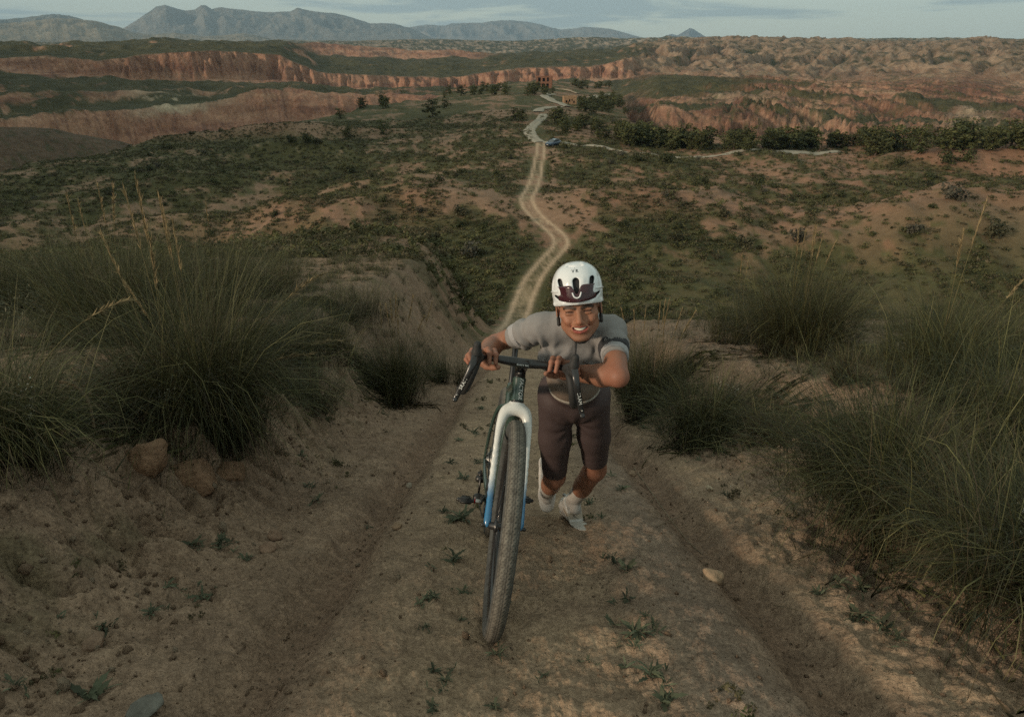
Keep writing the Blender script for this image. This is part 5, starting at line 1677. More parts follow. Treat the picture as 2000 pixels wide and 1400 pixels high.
def wheel(name, x, rot_y):
    w = bpy.data.objects.new(name, None); COL.objects.link(w); w.parent = bike; w.location = (x, 0, RW); w.rotation_euler = (0, rot_y, 0); w.empty_display_size = 0.1
    for nm, me in (('tyre', TYRE), ('rim', RIM), ('spokes', SPOKES), ('hub', HUB), ('disc_rotor', ROTOR)):
        o = bpy.data.objects.new(nm, me); COL.objects.link(o); o.parent = w
        if nm == 'disc_rotor': o.location = (0, 0.036, 0)
        if nm in ('rim', 'hub', 'disc_rotor'): me.polygons.foreach_set('use_smooth', np.ones(len(me.polygons), dtype=bool))
    return w


RX = -1.035
wf = wheel('front_wheel', 0.0, 0.2); wr_ = wheel('rear_wheel', RX, 0.9)
sdw = text_mesh('tyre_lettering', 'RADAR', 0.020, 0.0002, 1.1)

# frame
HA = math.radians(71.5); ax_ = np.array([-math.cos(HA), 0, math.sin(HA)]); nrm_ = np.array([-math.sin(HA), 0, -math.cos(HA)])
PAX = np.array([0, 0, RW]) + nrm_ * 0.050
AX = lambda s, f=0.0, y=0.0: PAX + ax_ * s - nrm_ * f + np.array([0, y, 0])
HT0, HT1 = AX(0.405), AX(0.545)
BB = np.array([-0.615, 0, 0.287]); SEAT = np.array([-0.755, 0, 0.77]); RA = np.array([RX, 0, RW])
fr = [sweep([AX(0.446), AX(0.466), AX(0.505), AX(0.533)], [0.0295, 0.0275, 0.025, 0.0275], [0.026, 0.0235, 0.0225, 0.0255], 20, 22, ref=(1, 0, 0.1), dome=False),
      sweep([AX(0.468), BB + (0.02, 0, 0.03)], [0.030, 0.034], [0.024, 0.028], 20, 18, ref=(0, 0, 1)),
      sweep([AX(0.516), SEAT + (0.0, 0, -0.02)], [0.022, 0.017], [0.021, 0.019], 20, 18),
      sweep([BB, SEAT], [0.024, 0.020], [0.020, 0.018], 20, 16, ref=(1, 0, 0)),
      sweep([BB + (0, -0.035, 0), BB + (0, 0.035, 0)], 0.027, m=6, ns=18, ref=(0, 0, 1))]
for s in (-1, 1):
    fr.append(sweep([BB + (-0.01, 0.03 * s, 0), BB + (-0.10, 0.048 * s, 0.012), BB + (-0.25, 0.062 * s, 0.05), RA + (0.0, 0.066 * s, 0)], [0.016, 0.015, 0.011, 0.010], [0.010, 0.010, 0.009, 0.009], 20, 12))
    fr.append(sweep([SEAT + (0.0, 0.012 * s, -0.09), SEAT + (-0.06, 0.042 * s, -0.12), SEAT + (-0.15, 0.06 * s, -0.23), RA + (0.0, 0.066 * s, 0.01)], [0.010, 0.010, 0.0095, 0.010], [0.008], 20, 12))
bpart('frame', joinq(*fr), M_FRAME)
bpart('headset_ring', sweep([AX(0.440), AX(0.447)], 0.0285, 0.0255, 6, 20, ref=(1, 0, .1), dome=False), M_BLACK)
ft = text_mesh('head_tube_lettering', 'FACTOR', 0.0205, 0.0003, 1.0, 0.18)
ft.materials.append(M_WHITE_INK)
# wrap the lettering on the head tube: text x runs down the tube, text y to the bike's left
tv = np.empty(len(ft.vertices) * 3, dtype=np.float32); ft.vertices.foreach_get('co', tv); tv = tv.reshape(-1, 3)
s_ = 0.490 - tv[:, 0] * 1.0; yy = tv[:, 1] + 0.0075
rad_x = np.interp(s_, [0.446, 0.466, 0.505, 0.533], [0.0295, 0.0275, 0.025, 0.0275]); rad_y = np.interp(s_, [0.446, 0.466, 0.505, 0.533], [0.026, 0.0235, 0.0225, 0.0255])
ff = rad_x * np.sqrt(np.clip(1 - (yy / rad_y) ** 2, 0.02, 1)) + 0.0009 + tv[:, 2]
W_ = PAX[None] + ax_[None] * s_[:, None] - nrm_[None] * ff[:, None]; W_[:, 1] += yy
ft.vertices.foreach_set('co', W_.astype(np.float32).ravel()); ft.update()
o = bpy.data.objects.new('lettering', ft); COL.objects.link(o); o.parent = bike

# fork
F_ = Field((-0.28, -0.1, 0.33), (0.06, 0.1, 0.86), 0.0035)
F_.cone(AX(0.436), AX(0.420), 0.0265, 0.0255, 0.006)
for s in (-1, 1):
    leg = [AX(0.420, 0.0, 0.012 * s), AX(0.406, 0.0, 0.036 * s), AX(0.374, 0.002, 0.0470 * s), AX(0.31, 0.006, 0.0535 * s), AX(0.18, 0.016, 0.0565 * s), AX(0.06, 0.038, 0.0565 * s), (0, 0.0565 * s, RW)]
    leg = catmull(leg, 30)
    F_.chain(leg, np.interp(np.linspace(0, 1, 30), [0, .12, .25, .5, 1], [0.0185, 0.0160, 0.0120, 0.0094, 0.0082]), 0.014)
V, Q = F_.mesh(); V = smooth_mesh(V, Q, 3)
zf = (V - PAX) @ ax_
fade = sstep(0.19, 0.085, zf)
cw = np.array([0.63, 0.64, 0.62]); cb = np.array([0.032, 0.150, 0.300])
bpart('fork', (V, Q), M_FORK, cols=mixc(np.tile(cw, (len(V), 1)), np.tile(cb, (len(V), 1)), fade))
bpart('thru_axle', sweep([(0, -0.072, RW), (0, 0.072, RW)], 0.0065, m=6, ns=12, ref=(0, 0, 1)), M_DARKMETAL)
# brake caliper and its hose on the left leg
bpart('brake_caliper', joinq(boxm(-0.062, 0.037, RW + 0.062, 0.045, 0.030, 0.028, 0.3, Matrix.Rotation(-0.9, 3, 'Y')), sweep([(-0.08, 0.043, RW + 0.09), (-0.03, 0.043, RW + 0.04)], 0.010, m=6, ns=12)), M_STEEL)
bpart('brake_hose', sweep([(-0.07, 0.046, RW + 0.09), AX(0.20, -0.01, 0.050), AX(0.30, -0.018, 0.040), AX(0.42, -0.024, 0.02)], 0.0025, m=20, ns=8), M_RUBBER)

# stem, bar
CL = AX(0.570, 0.088)
bpart('stem', joinq(sweep([AX(0.535), AX(0.579)], [0.0225, 0.021], [0.0215, 0.020], 8, 20, ref=(1, 0, .1)), sweep([AX(0.566), AX(0.568, 0.045), CL], [0.017, 0.016, 0.017], [0.022, 0.024, 0.034], 16, 18, ref=(0, 0, 1)),
      boxm(*(AX(0.547, 0.027)), 0.020, 0.030, 0.030, 0.25, Matrix.Rotation(-(math.pi / 2 - HA), 3, 'Y'))), M_BLACK)
bl = text_mesh('stem_lettering', 'BLACK INC', 0.0082, 0.0002, 1.05); bl.materials.append(M_WHITE_INK)
o = bpy.data.objects.new('lettering', bl); COL.objects.link(o); o.parent = bike
o.matrix_local = Matrix.Translation(Vector(CL) + Vector((0.0185, 0, -0.006))) @ Matrix.Rotation(math.radians(-18), 4, 'Y') @ Matrix(((0, 0, 1, 0), (1, 0, 0, 0), (0, 1, 0, 0), (0, 0, 0, 1)))

BAR = [(0, 0, 0), (0, 0.05, 0.002), (-0.004, 0.105, 0.004), (0.000, 0.134, 0.003), (0.022, 0.153, 0.0), (0.055, 0.161, -0.008), (0.080, 0.167, -0.030), (0.084, 0.177, -0.065), (0.064, 0.188, -0.102), (0.022, 0.198, -0.122), (-0.038, 0.207, -0.128)]
HOODS = {}
for s in (1, -1):
    pts = [np.array(CL) + np.array([x, y * s, z]) for x, y, z in BAR]
    bpart('handlebar', sweep(pts[:5], [0.0120, 0.0112, 0.0100, 0.0105, 0.0110], [0.0180, 0.0165, 0.0130, 0.0115, 0.0110], 26, 14, ref=(1, 0, 0)), M_BLACK)
    bpart('bar_tape', joinq(sweep(pts[4:], 0.0148, m=44, ns=14, ref=(0, 1, 0)), sweep([pts[-1], pts[-1] + np.array([-0.006, 0.001 * s, 0])], 0.0166, m=6, ns=14, ref=(0, 0, 1))), M_RUBBER)
    h0 = np.array(CL)
    hp = lambda x, y, z, s=s: h0 + np.array([x, (y - 0.0165) * s, z])
    G = Field(hp(-0.0, 0.20 if s < 0 else 0.12, -0.06) if False else (h0 + np.array([-0.01, min(0.10 * s, 0.24 * s), -0.07])), h0 + np.array([0.17, max(0.10 * s, 0.24 * s), 0.09]), 0.0032)
    G.chain([hp(0.026, 0.171, 0.003), hp(0.055, 0.177, 0.007), hp(0.085, 0.181, 0.012), hp(0.112, 0.183, 0.022)], [0.0165, 0.0175, 0.0165, 0.0160], 0.008)
    G.chain([hp(0.112, 0.183, 0.020), hp(0.122, 0.184, 0.050)], [0.0165, 0.0135], 0.010)
    G.chain([hp(0.085, 0.182, -0.003), hp(0.122, 0.186, -0.004)], [0.017, 0.0135], 0.008)
    V, Q = G.mesh(); V = smooth_mesh(V, Q, 2)
    bpart('brake_hood', (V, Q), M_RUBBER)
    lv = [hp(0.126, 0.187, 0.006), hp(0.140, 0.192, -0.018), hp(0.138, 0.203, -0.055), hp(0.123, 0.219, -0.098), hp(0.112, 0.232, -0.134), hp(0.113, 0.237, -0.148)]
    L_ = bpart('brake_lever', sweep(lv, [0.0085, 0.0085, 0.0070, 0.0060, 0.0058, 0.0055], [0.0125, 0.0128, 0.0115, 0.0105, 0.0095, 0.0085], 30, 14, ref=(1, 0, 0)), M_BLACK)
    bpart('lever_bolt', sweep([hp(0.122, 0.2285, -0.126), hp(0.1275, 0.231, -0.1265)], 0.003, m=4, ns=10, ref=(0, 0, 1)), M_STEEL, L_)
    lt = text_mesh('lever_lettering', 'SRAM', 0.0165, 0.0002, 1.15); lt.materials.append(M_WHITE_INK)
    o = bpy.data.objects.new('lettering', lt); COL.objects.link(o); o.parent = L_
    a = Vector(lv[2]); b_ = Vector(lv[3]); d_ = (b_ - a).normalized(); c_ = a.lerp(b_, 0.75) + Vector((0.0074, 0, 0.001))
    n_ = Vector((1, 0.0, 0.25)); n_ = (n_ - d_ * n_.dot(d_)).normalized()
    xdir = d_ if s > 0 else -d_
    yd = n_.cross(xdir)
    o.matrix_local = Matrix(((xdir.x, yd.x, n_.x, c_.x), (xdir.y, yd.y, n_.y, c_.y), (xdir.z, yd.z, n_.z, c_.z), (0, 0, 0, 1)))
    HOODS[s] = hp

# seat
bpart('seatpost', sweep([SEAT, SEAT + (-0.050, 0, 0.17)], 0.0135, m=8, ns=16, ref=(1, 0, 0)), M_BLACK)
S0 = SEAT + (-0.060, 0, 0.192)
F_ = Field(S0 + (-0.17, -0.1, -0.06), S0 + (0.19, 0.1, 0.06), 0.005)
F_.chain([S0 + (0.155, 0, 0.0), S0 + (0.05, 0, 0.004)], [0.018, 0.024], 0.02)
for s in (-1, 1):
    F_.chain([S0 + (0.06, 0.012 * s, 0.004), S0 + (-0.05, 0.04 * s, 0.006), S0 + (-0.11, 0.048 * s, 0.014)], [0.022, 0.024, 0.022], 0.02)
V, Q = F_.mesh(); V = smooth_mesh(V, Q, 3); V[:, 2] = S0[2] + (V[:, 2] - S0[2]) * 0.75
bpart('saddle', (V, Q), M_RUBBER)

# drivetrain on the right-hand side (y < 0)
CR = BB + np.array([0, -0.052, 0])
V, F = ring(0, [0.082, 0.087, 0.087, 0.082, 0.066, 0.066], [-0.002, -0.001, 0.001, 0.002, 0.002, -0.002], 84)
cr_ang = 0.18
for s, nm in ((-1, 'drive'), (1, 'other')):
    d = np.array([math.cos(cr_ang), 0, math.sin(cr_ang)]) * (0.1725 if s < 0 else -0.1725)
    c0 = BB + np.array([0, 0.062 * s, 0]); c1 = c0 + d + np.array([0, 0.012 * s, 0])
    ck = bpart('crank_arm', sweep([c0, c0 + d * 0.5 + np.array([0, 0.008 * s, 0]), c1], [0.017, 0.012, 0.012], [0.010, 0.0085, 0.008], 14, 12, ref=(0, 0, 1)), M_BLACK)
    pc = c1 + np.array([0, 0.062 * s, 0.0])
    pe = bpart('pedal', joinq(sweep([c1 + np.array([0, 0.004 * s, 0]), pc + np.array([0, 0.030 * s, 0])], 0.0085, m=6, ns=12, ref=(0, 0, 1)),
                              boxm(pc[0], pc[1], pc[2], 0.040, 0.058, 0.022, 0.3), boxm(pc[0] + 0.034, pc[1], pc[2] + 0.002, 0.018, 0.050, 0.014, 0.4), boxm(pc[0] - 0.034, pc[1], pc[2] + 0.002, 0.018, 0.046, 0.014, 0.4)), M_DARKMETAL)
    bpart('pedal_axle', sweep([c1 + np.array([0, 0.006 * s, 0]), c1 + np.array([0, 0.022 * s, 0])], 0.0095, m=4, ns=14, ref=(0, 0, 1)), M_STEEL, pe)
    bpart('axle_ring', sweep([c1 + np.array([0, 0.0225 * s, 0]), c1 + np.array([0, 0.0285 * s, 0])], 0.0098, m=4, ns=14, ref=(0, 0, 1), dome=False), M_RED, pe)
bpart('chainring', (V + CR, F), M_BLACK)
cs = [ring(0, [r, r, r - 0.012, r - 0.012], [y - 0.0009, y + 0.0009, y + 0.0009, y - 0.0009], 40) for r, y in zip(np.linspace(0.078, 0.024, 11), np.linspace(-0.026, -0.060, 11))]
V, F = joinq(*cs)
bpart('cassette', (V + RA, F), M_STEEL)
bpart('rear_derailleur', joinq(boxm(RX + 0.01, -0.078, RW - 0.075, 0.045, 0.028, 0.035, 0.3), boxm(RX + 0.035, -0.075, RW - 0.135, 0.018, 0.010, 0.105, 0.3, Matrix.Rotation(0.35, 3, 'Y')),
                               sweep([(RX + 0.02, -0.080, RW - 0.095), (RX + 0.02, -0.068, RW - 0.095)], 0.020, m=4, ns=16, ref=(0, 0, 1)), sweep([(RX + 0.055, -0.080, RW - 0.180), (RX + 0.055, -0.068, RW - 0.180)], 0.022, m=4, ns=16, ref=(0, 0, 1))), M_DARKMETAL)
ch = [(RX, -0.046, RW + 0.06), (BB[0], -0.052, BB[2] + 0.086), (BB[0] + 0.06, -0.052, BB[2] + 0.062), (BB[0] + 0.087, -0.052, BB[2]), (BB[0] + 0.06, -0.052, BB[2] - 0.062), (BB[0], -0.052, BB[2] - 0.086), (RX + 0.055, -0.072, RW - 0.203)]
bpart('chain', joinq(*[sweep([ch[i], ch[i + 1]], 0.0035, 0.0028, 6, 6, ref=(0, 0, 1), dome=False) if abs(ch[i][0] - ch[i + 1][0]) > 1e-6 else sweep([ch[i], ch[i + 1]], 0.0035, m=6, ns=6, ref=(0, 1, 0)) for i in range(len(ch) - 1)]), M_DARKMETAL)
# ================================================================== the rider
from mathutils.bvhtree import BVHTree
NPA = lambda v: np.array(v, dtype=float)


def vnorm(V, F):
    a, b, c = V[F[:, 0]], V[F[:, 1]], V[F[:, 2]]
    n = np.cross(b - a, c - a)
    N_ = np.zeros_like(V)
    for k in range(F.shape[1]):
        for j in range(3):
            N_[:, j] += np.bincount(F[:, k], n[:, j], len(V))
    return N_ / (np.linalg.norm(N_, axis=1, keepdims=True) + 1e-12)


hipR, hipL = NPA(pix(1090, 784, 2.95)), NPA(pix(1152, 784, 2.95))
knR, knL = NPA(pix(1083, 930, 3.20)), NPA(pix(1163, 916, 3.235))
gR_, gL_ = ground_at(1069, 1010), ground_at(1144, 1036)
toR, toL = NPA(gR_) + (0, 0, 0.030), NPA(gL_) + (0, 0, 0.030)
dep = lambda q: q[1] * CT - q[2] * ST
anR, anL = NPA(pix(1069, 962, dep(toR) - 0.03)), NPA(pix(1117, 981, dep(toL) + 0.165))
shR, shL = NPA(pix(1056, 641, 2.57)), NPA(pix(1193, 646, 2.54))
hip = (hipR + hipL) / 2; shm = (shR + shL) / 2
sp = (shm - hip); SPL = np.linalg.norm(sp); sp /= SPL
rt = (shL - shR) + (hipL - hipR); rt -= sp * (rt @ sp); rt /= np.linalg.norm(rt)
fr_ = np.cross(rt, sp); fr_ /= np.linalg.norm(fr_)
if fr_[1] > 0: fr_ = -fr_
TB = np.stack([rt, fr_, sp], 1)
tp = lambda x, y, z: hip + rt * x + fr_ * y + sp * z
elL = NPA(pix(1208, 736, 2.33))
wl_ = lambda s, x, y, z: NPA(BM @ Vector((CL[0] + x, (y - 0.0165) * s, CL[2] + z)))
wrR, wrL = wl_(-1, -0.112, 0.168, -0.008), wl_(1, -0.108, 0.182, -0.020)
# right elbow: on the image line, placed so that upper arm and forearm keep their lengths
best = None
for d in np.linspace(2.15, 2.8, 120):
    for dx in (968, 974, 980):
        e = NPA(pix(dx, 670, d))
        q = abs(np.linalg.norm(e - shR) - 0.275) + abs(np.linalg.norm(e - wrR) - 0.245)
        if best is None or q < best[0]: best = (q, e)
elR = best[1]
print('FEET', dep(toR), dep(toL), np.linalg.norm(anR - toR), np.linalg.norm(anL - toL))
print('ARM', best[0], np.linalg.norm(elR - shR), np.linalg.norm(elR - wrR), np.linalg.norm(elL - shL), np.linalg.norm(elL - wrL), 'torso', SPL, 'leg', np.linalg.norm(hipR - knR), np.linalg.norm(knR - anR), np.linalg.norm(hipL - knL), np.linalg.norm(knL - anL))

person = root('person', (float(anL[0]), float(anL[1]), h1(anL[0], anL[1])))
tag(person, 'cyclist in grey jersey, dark shorts and white helmet pushing the bicycle uphill with a grin', 'person')

# head frame
eye = NPA(pix(1130, 607, 2.275))                       # between the eyes, on the face
toC = -eye / np.linalg.norm(eye)
hx = np.array([1.0, 0, 0]); hx -= toC * (hx @ toC); hx /= np.linalg.norm(hx)
hz = np.cross(hx, toC); hz = hz if hz[2] > 0 else -hz
pit, rol = math.radians(11), math.radians(5.5)
hy = toC * math.cos(pit) - hz * math.sin(pit); hz = hz * math.cos(pit) + toC * math.sin(pit)
hx, hz = hx * math.cos(rol) + hz * math.sin(rol), hz * math.cos(rol) - hx * math.sin(rol)
HB = np.stack([hx, hy, hz], 1)
hc = eye - hy * 0.086
hd = lambda x, y, z: hc + hx * x + hy * y + hz * z
neckb = tp(0.0, -0.01, SPL + 0.045)

def around(*pts, m=0.11):
    P = np.array(pts); return P.min(0) - m, P.max(0) + m


# ---------------------------------------------------------------- bare body
allp = np.array([hipR, hipL, knR, knL, anR, anL, toR, toL, shR, shL, elL, elR, wrL, wrR, neckb, hc])
lo, hi = allp.min(0) - 0.17, allp.max(0) + 0.17


def torso(G, g=0.0, arms=True, legs=False, k=0.03):
    G.ell(tp(0, -0.005, 0.015), (0.124 + g, 0.098 + g, 0.105 + g), k, R=TB)
    G.ell(tp(0, 0.005, 0.19), (0.109 + g, 0.087 + g, 0.13 + g), k, R=TB)
    G.ell(tp(0, 0.005, 0.35), (0.125 + g, 0.100 + g, 0.14 + g), k, R=TB)
    for s in (-1, 1):
        G.ell(tp(0.075 * s, 0.055, SPL - 0.10), (0.062 + g, 0.042 + g, 0.055 + g), 0.03, R=TB)
    G.cone(shR, shL, 0.048 + g, 0.048 + g, k)
    G.cone(shR * .6 + shm * .4, neckb, 0.048 + g, 0.046 + g, k); G.cone(shL * .6 + shm * .4, neckb, 0.048 + g, 0.046 + g, k)
    G.ell(tp(0, -0.035, SPL - 0.06), (0.128 + g, 0.070 + g, 0.095 + g), k, R=TB)
    if arms:
        for S, E in ((shR, elR), (shL, elL)):
            G.cone(S, S + (E - S) * 0.35, 0.0490 + g, 0.0435 + g, 0.025)
            G.cone(S + (E - S) * 0.3, E, 0.0450 + g, 0.0350 + g, 0.02)


def limbs(G, g=0.0):
    for H_, K_, A_ in ((hipR, knR, anR), (hipL, knL, anL)):
        o_ = rt * (0.008 if H_ is hipL else -0.008)
        G.cone(H_ + o_ - sp * 0.0, H_ + (K_ - H_) * 0.5 + o_ * 0.7, 0.074 + g, 0.068 + g, 0.03)
        G.cone(H_ + (K_ - H_) * 0.45 + o_ * 0.7, K_, 0.069 + g, 0.050 + g, 0.02)
        # glutes
        G.ell(H_ - fr_ * 0.055 + sp * 0.01, (0.08 + g, 0.075 + g, 0.085 + g), 0.04, R=TB)


def shanks(G, g=0.0):
    for K_, A_, T_ in ((knR, anR, toR), (knL, anL, toL)):
        d = A_ - K_; L_ = np.linalg.norm(d); d = d / L_
        back = np.array([0, 1.0, 0.25]); back -= d * (back @ d); back /= np.linalg.norm(back)
        G.cone(K_, K_ + d * L_ * 0.55, 0.049 + g, 0.043 + g, 0.02)
        G.cone(K_ + d * L_ * 0.5, A_, 0.043 + g, 0.031 + g, 0.02)
        G.cone(K_ + d * L_ * 0.14 + back * 0.026, K_ + d * L_ * 0.52 + back * 0.02, 0.042 + g, 0.034 + g, 0.025)
        kc = -back
        G.ell(K_ + kc * 0.026 + d * 0.005, (0.030 + g, 0.030 + g, 0.034 + g), 0.02)
        G.cone(K_ + d * 0.06 + kc * 0.02, K_ + d * L_ * 0.8 + kc * 0.012, 0.020 + g, 0.018 + g, 0.015)


def forearms(G, g=0.0):
    for E, W_ in ((elR, wrR), (elL, wrL)):
        d = W_ - E
        G.cone(E, E + d * 0.3, 0.0335 + g, 0.0385 + g, 0.016)
        G.cone(E + d * 0.28, W_, 0.0395 + g, 0.0265 + g, 0.016)


G = Field(lo, hi, 0.0068)
torso(G); limbs(G); shanks(G); forearms(G)
G.cone(neckb - sp * 0.03, hd(0, -0.025, -0.05), 0.058, 0.055, 0.02)
for A_, T_ in ((anR, toR), (anL, toL)):
    G.cone(A_, A_ + (T_ - A_) * 0.25, 0.027, 0.018, 0.01)
bV, bF = G.mesh(); bV = smooth_mesh(bV, bF, 2)
SKIN = np.array([0.235, 0.115, 0.074])
sk = np.tile(SKIN, (len(bV), 1))
red = sum(np.exp(-((bV - p) ** 2).sum(1) / 0.004) for p in (knR, knL, elL, elR))
sk = mixc(sk, np.tile(np.array([0.27, 0.10, 0.065]), (len(bV), 1)), np.clip(red * 0.55, 0, 1))
# drop what the clothes cover completely (the chest, hips, thighs stay as an inner body, slightly shrunk under the cloth)
body_parts = [(bV, bF, sk)]

# ---------------------------------------------------------------- head
Gh = Field((-0.11, -0.14, -0.17), (0.11, 0.14, 0.15), 0.0025)
Gh.ell((0, -0.008, 0.036), (0.073, 0.092, 0.086), 0.02)
Gh.ell((0, 0.026, -0.028), (0.0615, 0.058, 0.074), 0.025)
Gh.ell((0, 0.032, -0.064), (0.050, 0.050, 0.040), 0.02)
for s in (-1, 1):
    Gh.ell((0.046 * s, 0.004, -0.058), (0.016, 0.024, 0.022), 0.02)
    Gh.cone((0.047 * s, 0.010, -0.062), (0.018 * s, 0.070, -0.092), 0.013, 0.013, 0.016)
    Gh.ell((0.045 * s, 0.054, -0.019), (0.019, 0.019, 0.014), 0.016)
    Gh.ell((0.035 * s, 0.069, -0.036), (0.017, 0.015, 0.014), 0.012)
    Gh.cone((0.044 * s, 0.068, 0.012), (0.013 * s, 0.0815, 0.0085), 0.0085, 0.0085, 0.010)
    Gh.ell((0.0305 * s, 0.0885, -0.0035), (0.0160, 0.0090, 0.0072), 0.006, 'sub')
    Gh.ell((0.0305 * s, 0.0760, 0.0022), (0.0160, 0.0085, 0.0062), 0.004)
    Gh.ell((0.0305 * s, 0.0765, -0.0095), (0.0155, 0.0080, 0.0058), 0.004)
    Gh.ell((0.0745 * s, -0.010, -0.010), (0.0075, 0.019, 0.029), 0.006)
    Gh.ell((0.0800 * s, -0.006, -0.008), (0.0050, 0.010, 0.016), 0.004, 'sub')
    Gh.ell((0.0125 * s, 0.0925, -0.0385), (0.0085, 0.0085, 0.0070), 0.006)
    Gh.ell((0.0075 * s, 0.0985, -0.0455), (0.0040, 0.0050, 0.0030), 0.003, 'sub')
Gh.ell((0, 0.074, -0.094), (0.020, 0.017, 0.014), 0.014)
Gh.cone((0, 0.0815, 0.006), (0, 0.1030, -0.034), 0.0075, 0.0102, 0.009)
Gh.ell((0, 0.1020, -0.0365), (0.0100, 0.0088, 0.0080), 0.006)
Gh.ell((0, 0.083, -0.060), (0.032, 0.018, 0.022), 0.012)
MU = [(-0.0285, 0.0800, -0.0530), (-0.016, 0.0955, -0.0600), (0.0, 0.1005, -0.0625), (0.016, 0.0955, -0.0600), (0.0285, 0.0800, -0.0530)]
Gh.chain(MU, [0.0030, 0.0066, 0.0074, 0.0066, 0.0030], 0.002, 'sub')
Gh.chain([(-0.0285, 0.0795, -0.0515), (-0.015, 0.0925, -0.0525), (0, 0.0975, -0.0535), (0.015, 0.0925, -0.0525), (0.0285, 0.0795, -0.0515)], [0.0026, 0.0034, 0.0036, 0.0034, 0.0026], 0.002)
Gh.chain([(-0.0280, 0.0795, -0.0550), (-0.015, 0.0920, -0.0680), (0, 0.0965, -0.0715), (0.015, 0.0920, -0.0680), (0.0280, 0.0795, -0.0550)], [0.0026, 0.0046, 0.0052, 0.0046, 0.0026], 0.002)
for s in (-1, 1):      # smile folds
    Gh.chain([(0.017 * s, 0.0935, -0.036), (0.031 * s, 0.0835, -0.046), (0.0375 * s, 0.0735, -0.060)], [0.0014, 0.0018, 0.0012], 0.006, 'sub')
hV, hF = Gh.mesh(); hV = smooth_mesh(hV, hF, 1, 0.4)


def dseg(V, pts):
    d = np.full(len(V), 9.0)
    for a, b in zip(pts[:-1], pts[1:]):
        a = np.array(a); b = np.array(b); ba = b - a
        t = np.clip(((V - a) @ ba) / (ba @ ba), 0, 1)
        d = np.minimum(d, np.linalg.norm(V - a - t[:, None] * ba, axis=1))
    return d


nh = len(hV)
hc_ = np.tile(np.array([0.300, 0.148, 0.092]), (nh, 1))
front = sstep(0.03, 0.06, hV[:, 1])
hc_ *= 0.97
T3 = lambda *c: np.tile(np.array(c), (nh, 1))
chk = sum(np.exp(-((hV - np.array([0.040 * s, 0.066, -0.032])) ** 2).sum(1) / 0.00045) for s in (-1, 1)) + np.exp(-((hV - np.array([0, 0.11, -0.037])) ** 2).sum(1) / 0.0002)
hc_ = mixc(hc_, T3(0.33, 0.125, 0.075), np.clip(chk * 0.6, 0, 1))
lip = np.minimum(dseg(hV, [(-0.027, 0.0815, -0.0515), (-0.014, 0.0955, -0.0530), (0, 0.1005, -0.0540), (0.014, 0.0955, -0.0530), (0.027, 0.0815, -0.0515)]),
                 dseg(hV, [(-0.027, 0.0815, -0.0550), (-0.015, 0.0960, -0.0690), (0, 0.1010, -0.0725), (0.015, 0.0960, -0.0690), (0.027, 0.0815, -0.0550)]) * 0.75)
hc_ = mixc(hc_, T3(0.27, 0.075, 0.058), sstep(0.0058, 0.0035, lip) * front)
inside = sstep(0.0080, 0.0055, dseg(hV, [(q[0], q[1] - 0.006, q[2]) for q in MU])) * front
hc_ = mixc(hc_, T3(0.10, 0.022, 0.018), inside * 0.9)
for s in (-1, 1):
    br = dseg(hV, [(0.012 * s, 0.090, 0.0085), (0.030 * s, 0.085, 0.0140), (0.047 * s, 0.071, 0.0100)])
    hc_ = mixc(hc_, T3(0.040, 0.025, 0.017), sstep(0.0080, 0.0042, br) * front * 0.97)
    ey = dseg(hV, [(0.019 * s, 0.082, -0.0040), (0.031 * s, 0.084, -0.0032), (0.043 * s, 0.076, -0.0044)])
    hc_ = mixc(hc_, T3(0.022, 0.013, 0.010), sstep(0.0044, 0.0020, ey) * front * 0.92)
    hc_ = mixc(hc_, T3(0.20, 0.085, 0.055), sstep(0.010, 0.004, ey) * front * 0.18)  # eyelid shading painted into the skin colour
hair = sstep(0.0, 0.012, hV[:, 2] - 0.002 + 0.5 * np.clip(hV[:, 1] - 0.03, -0.2, 0)) * sstep(0.046, 0.030, hV[:, 1]) * sstep(0.045, 0.06, np.abs(hV[:, 0]))
hair = np.maximum(hair, sstep(0.0, -0.02, hV[:, 1] + 0.015) * sstep(-0.06, -0.04, hV[:, 2]) * (np.abs(hV[:, 0]) < 0.075))
hc_ = mixc(hc_, T3(0.030, 0.018, 0.012), np.clip(hair, 0, 1))
stub = sstep(-0.045, -0.07, hV[:, 2]) * front * sstep(0.006, 0.012, lip)
hc_ = mixc(hc_, T3(0.20, 0.105, 0.075), stub * 0.35)
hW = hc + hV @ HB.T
body_parts.append((hW, hF, hc_))

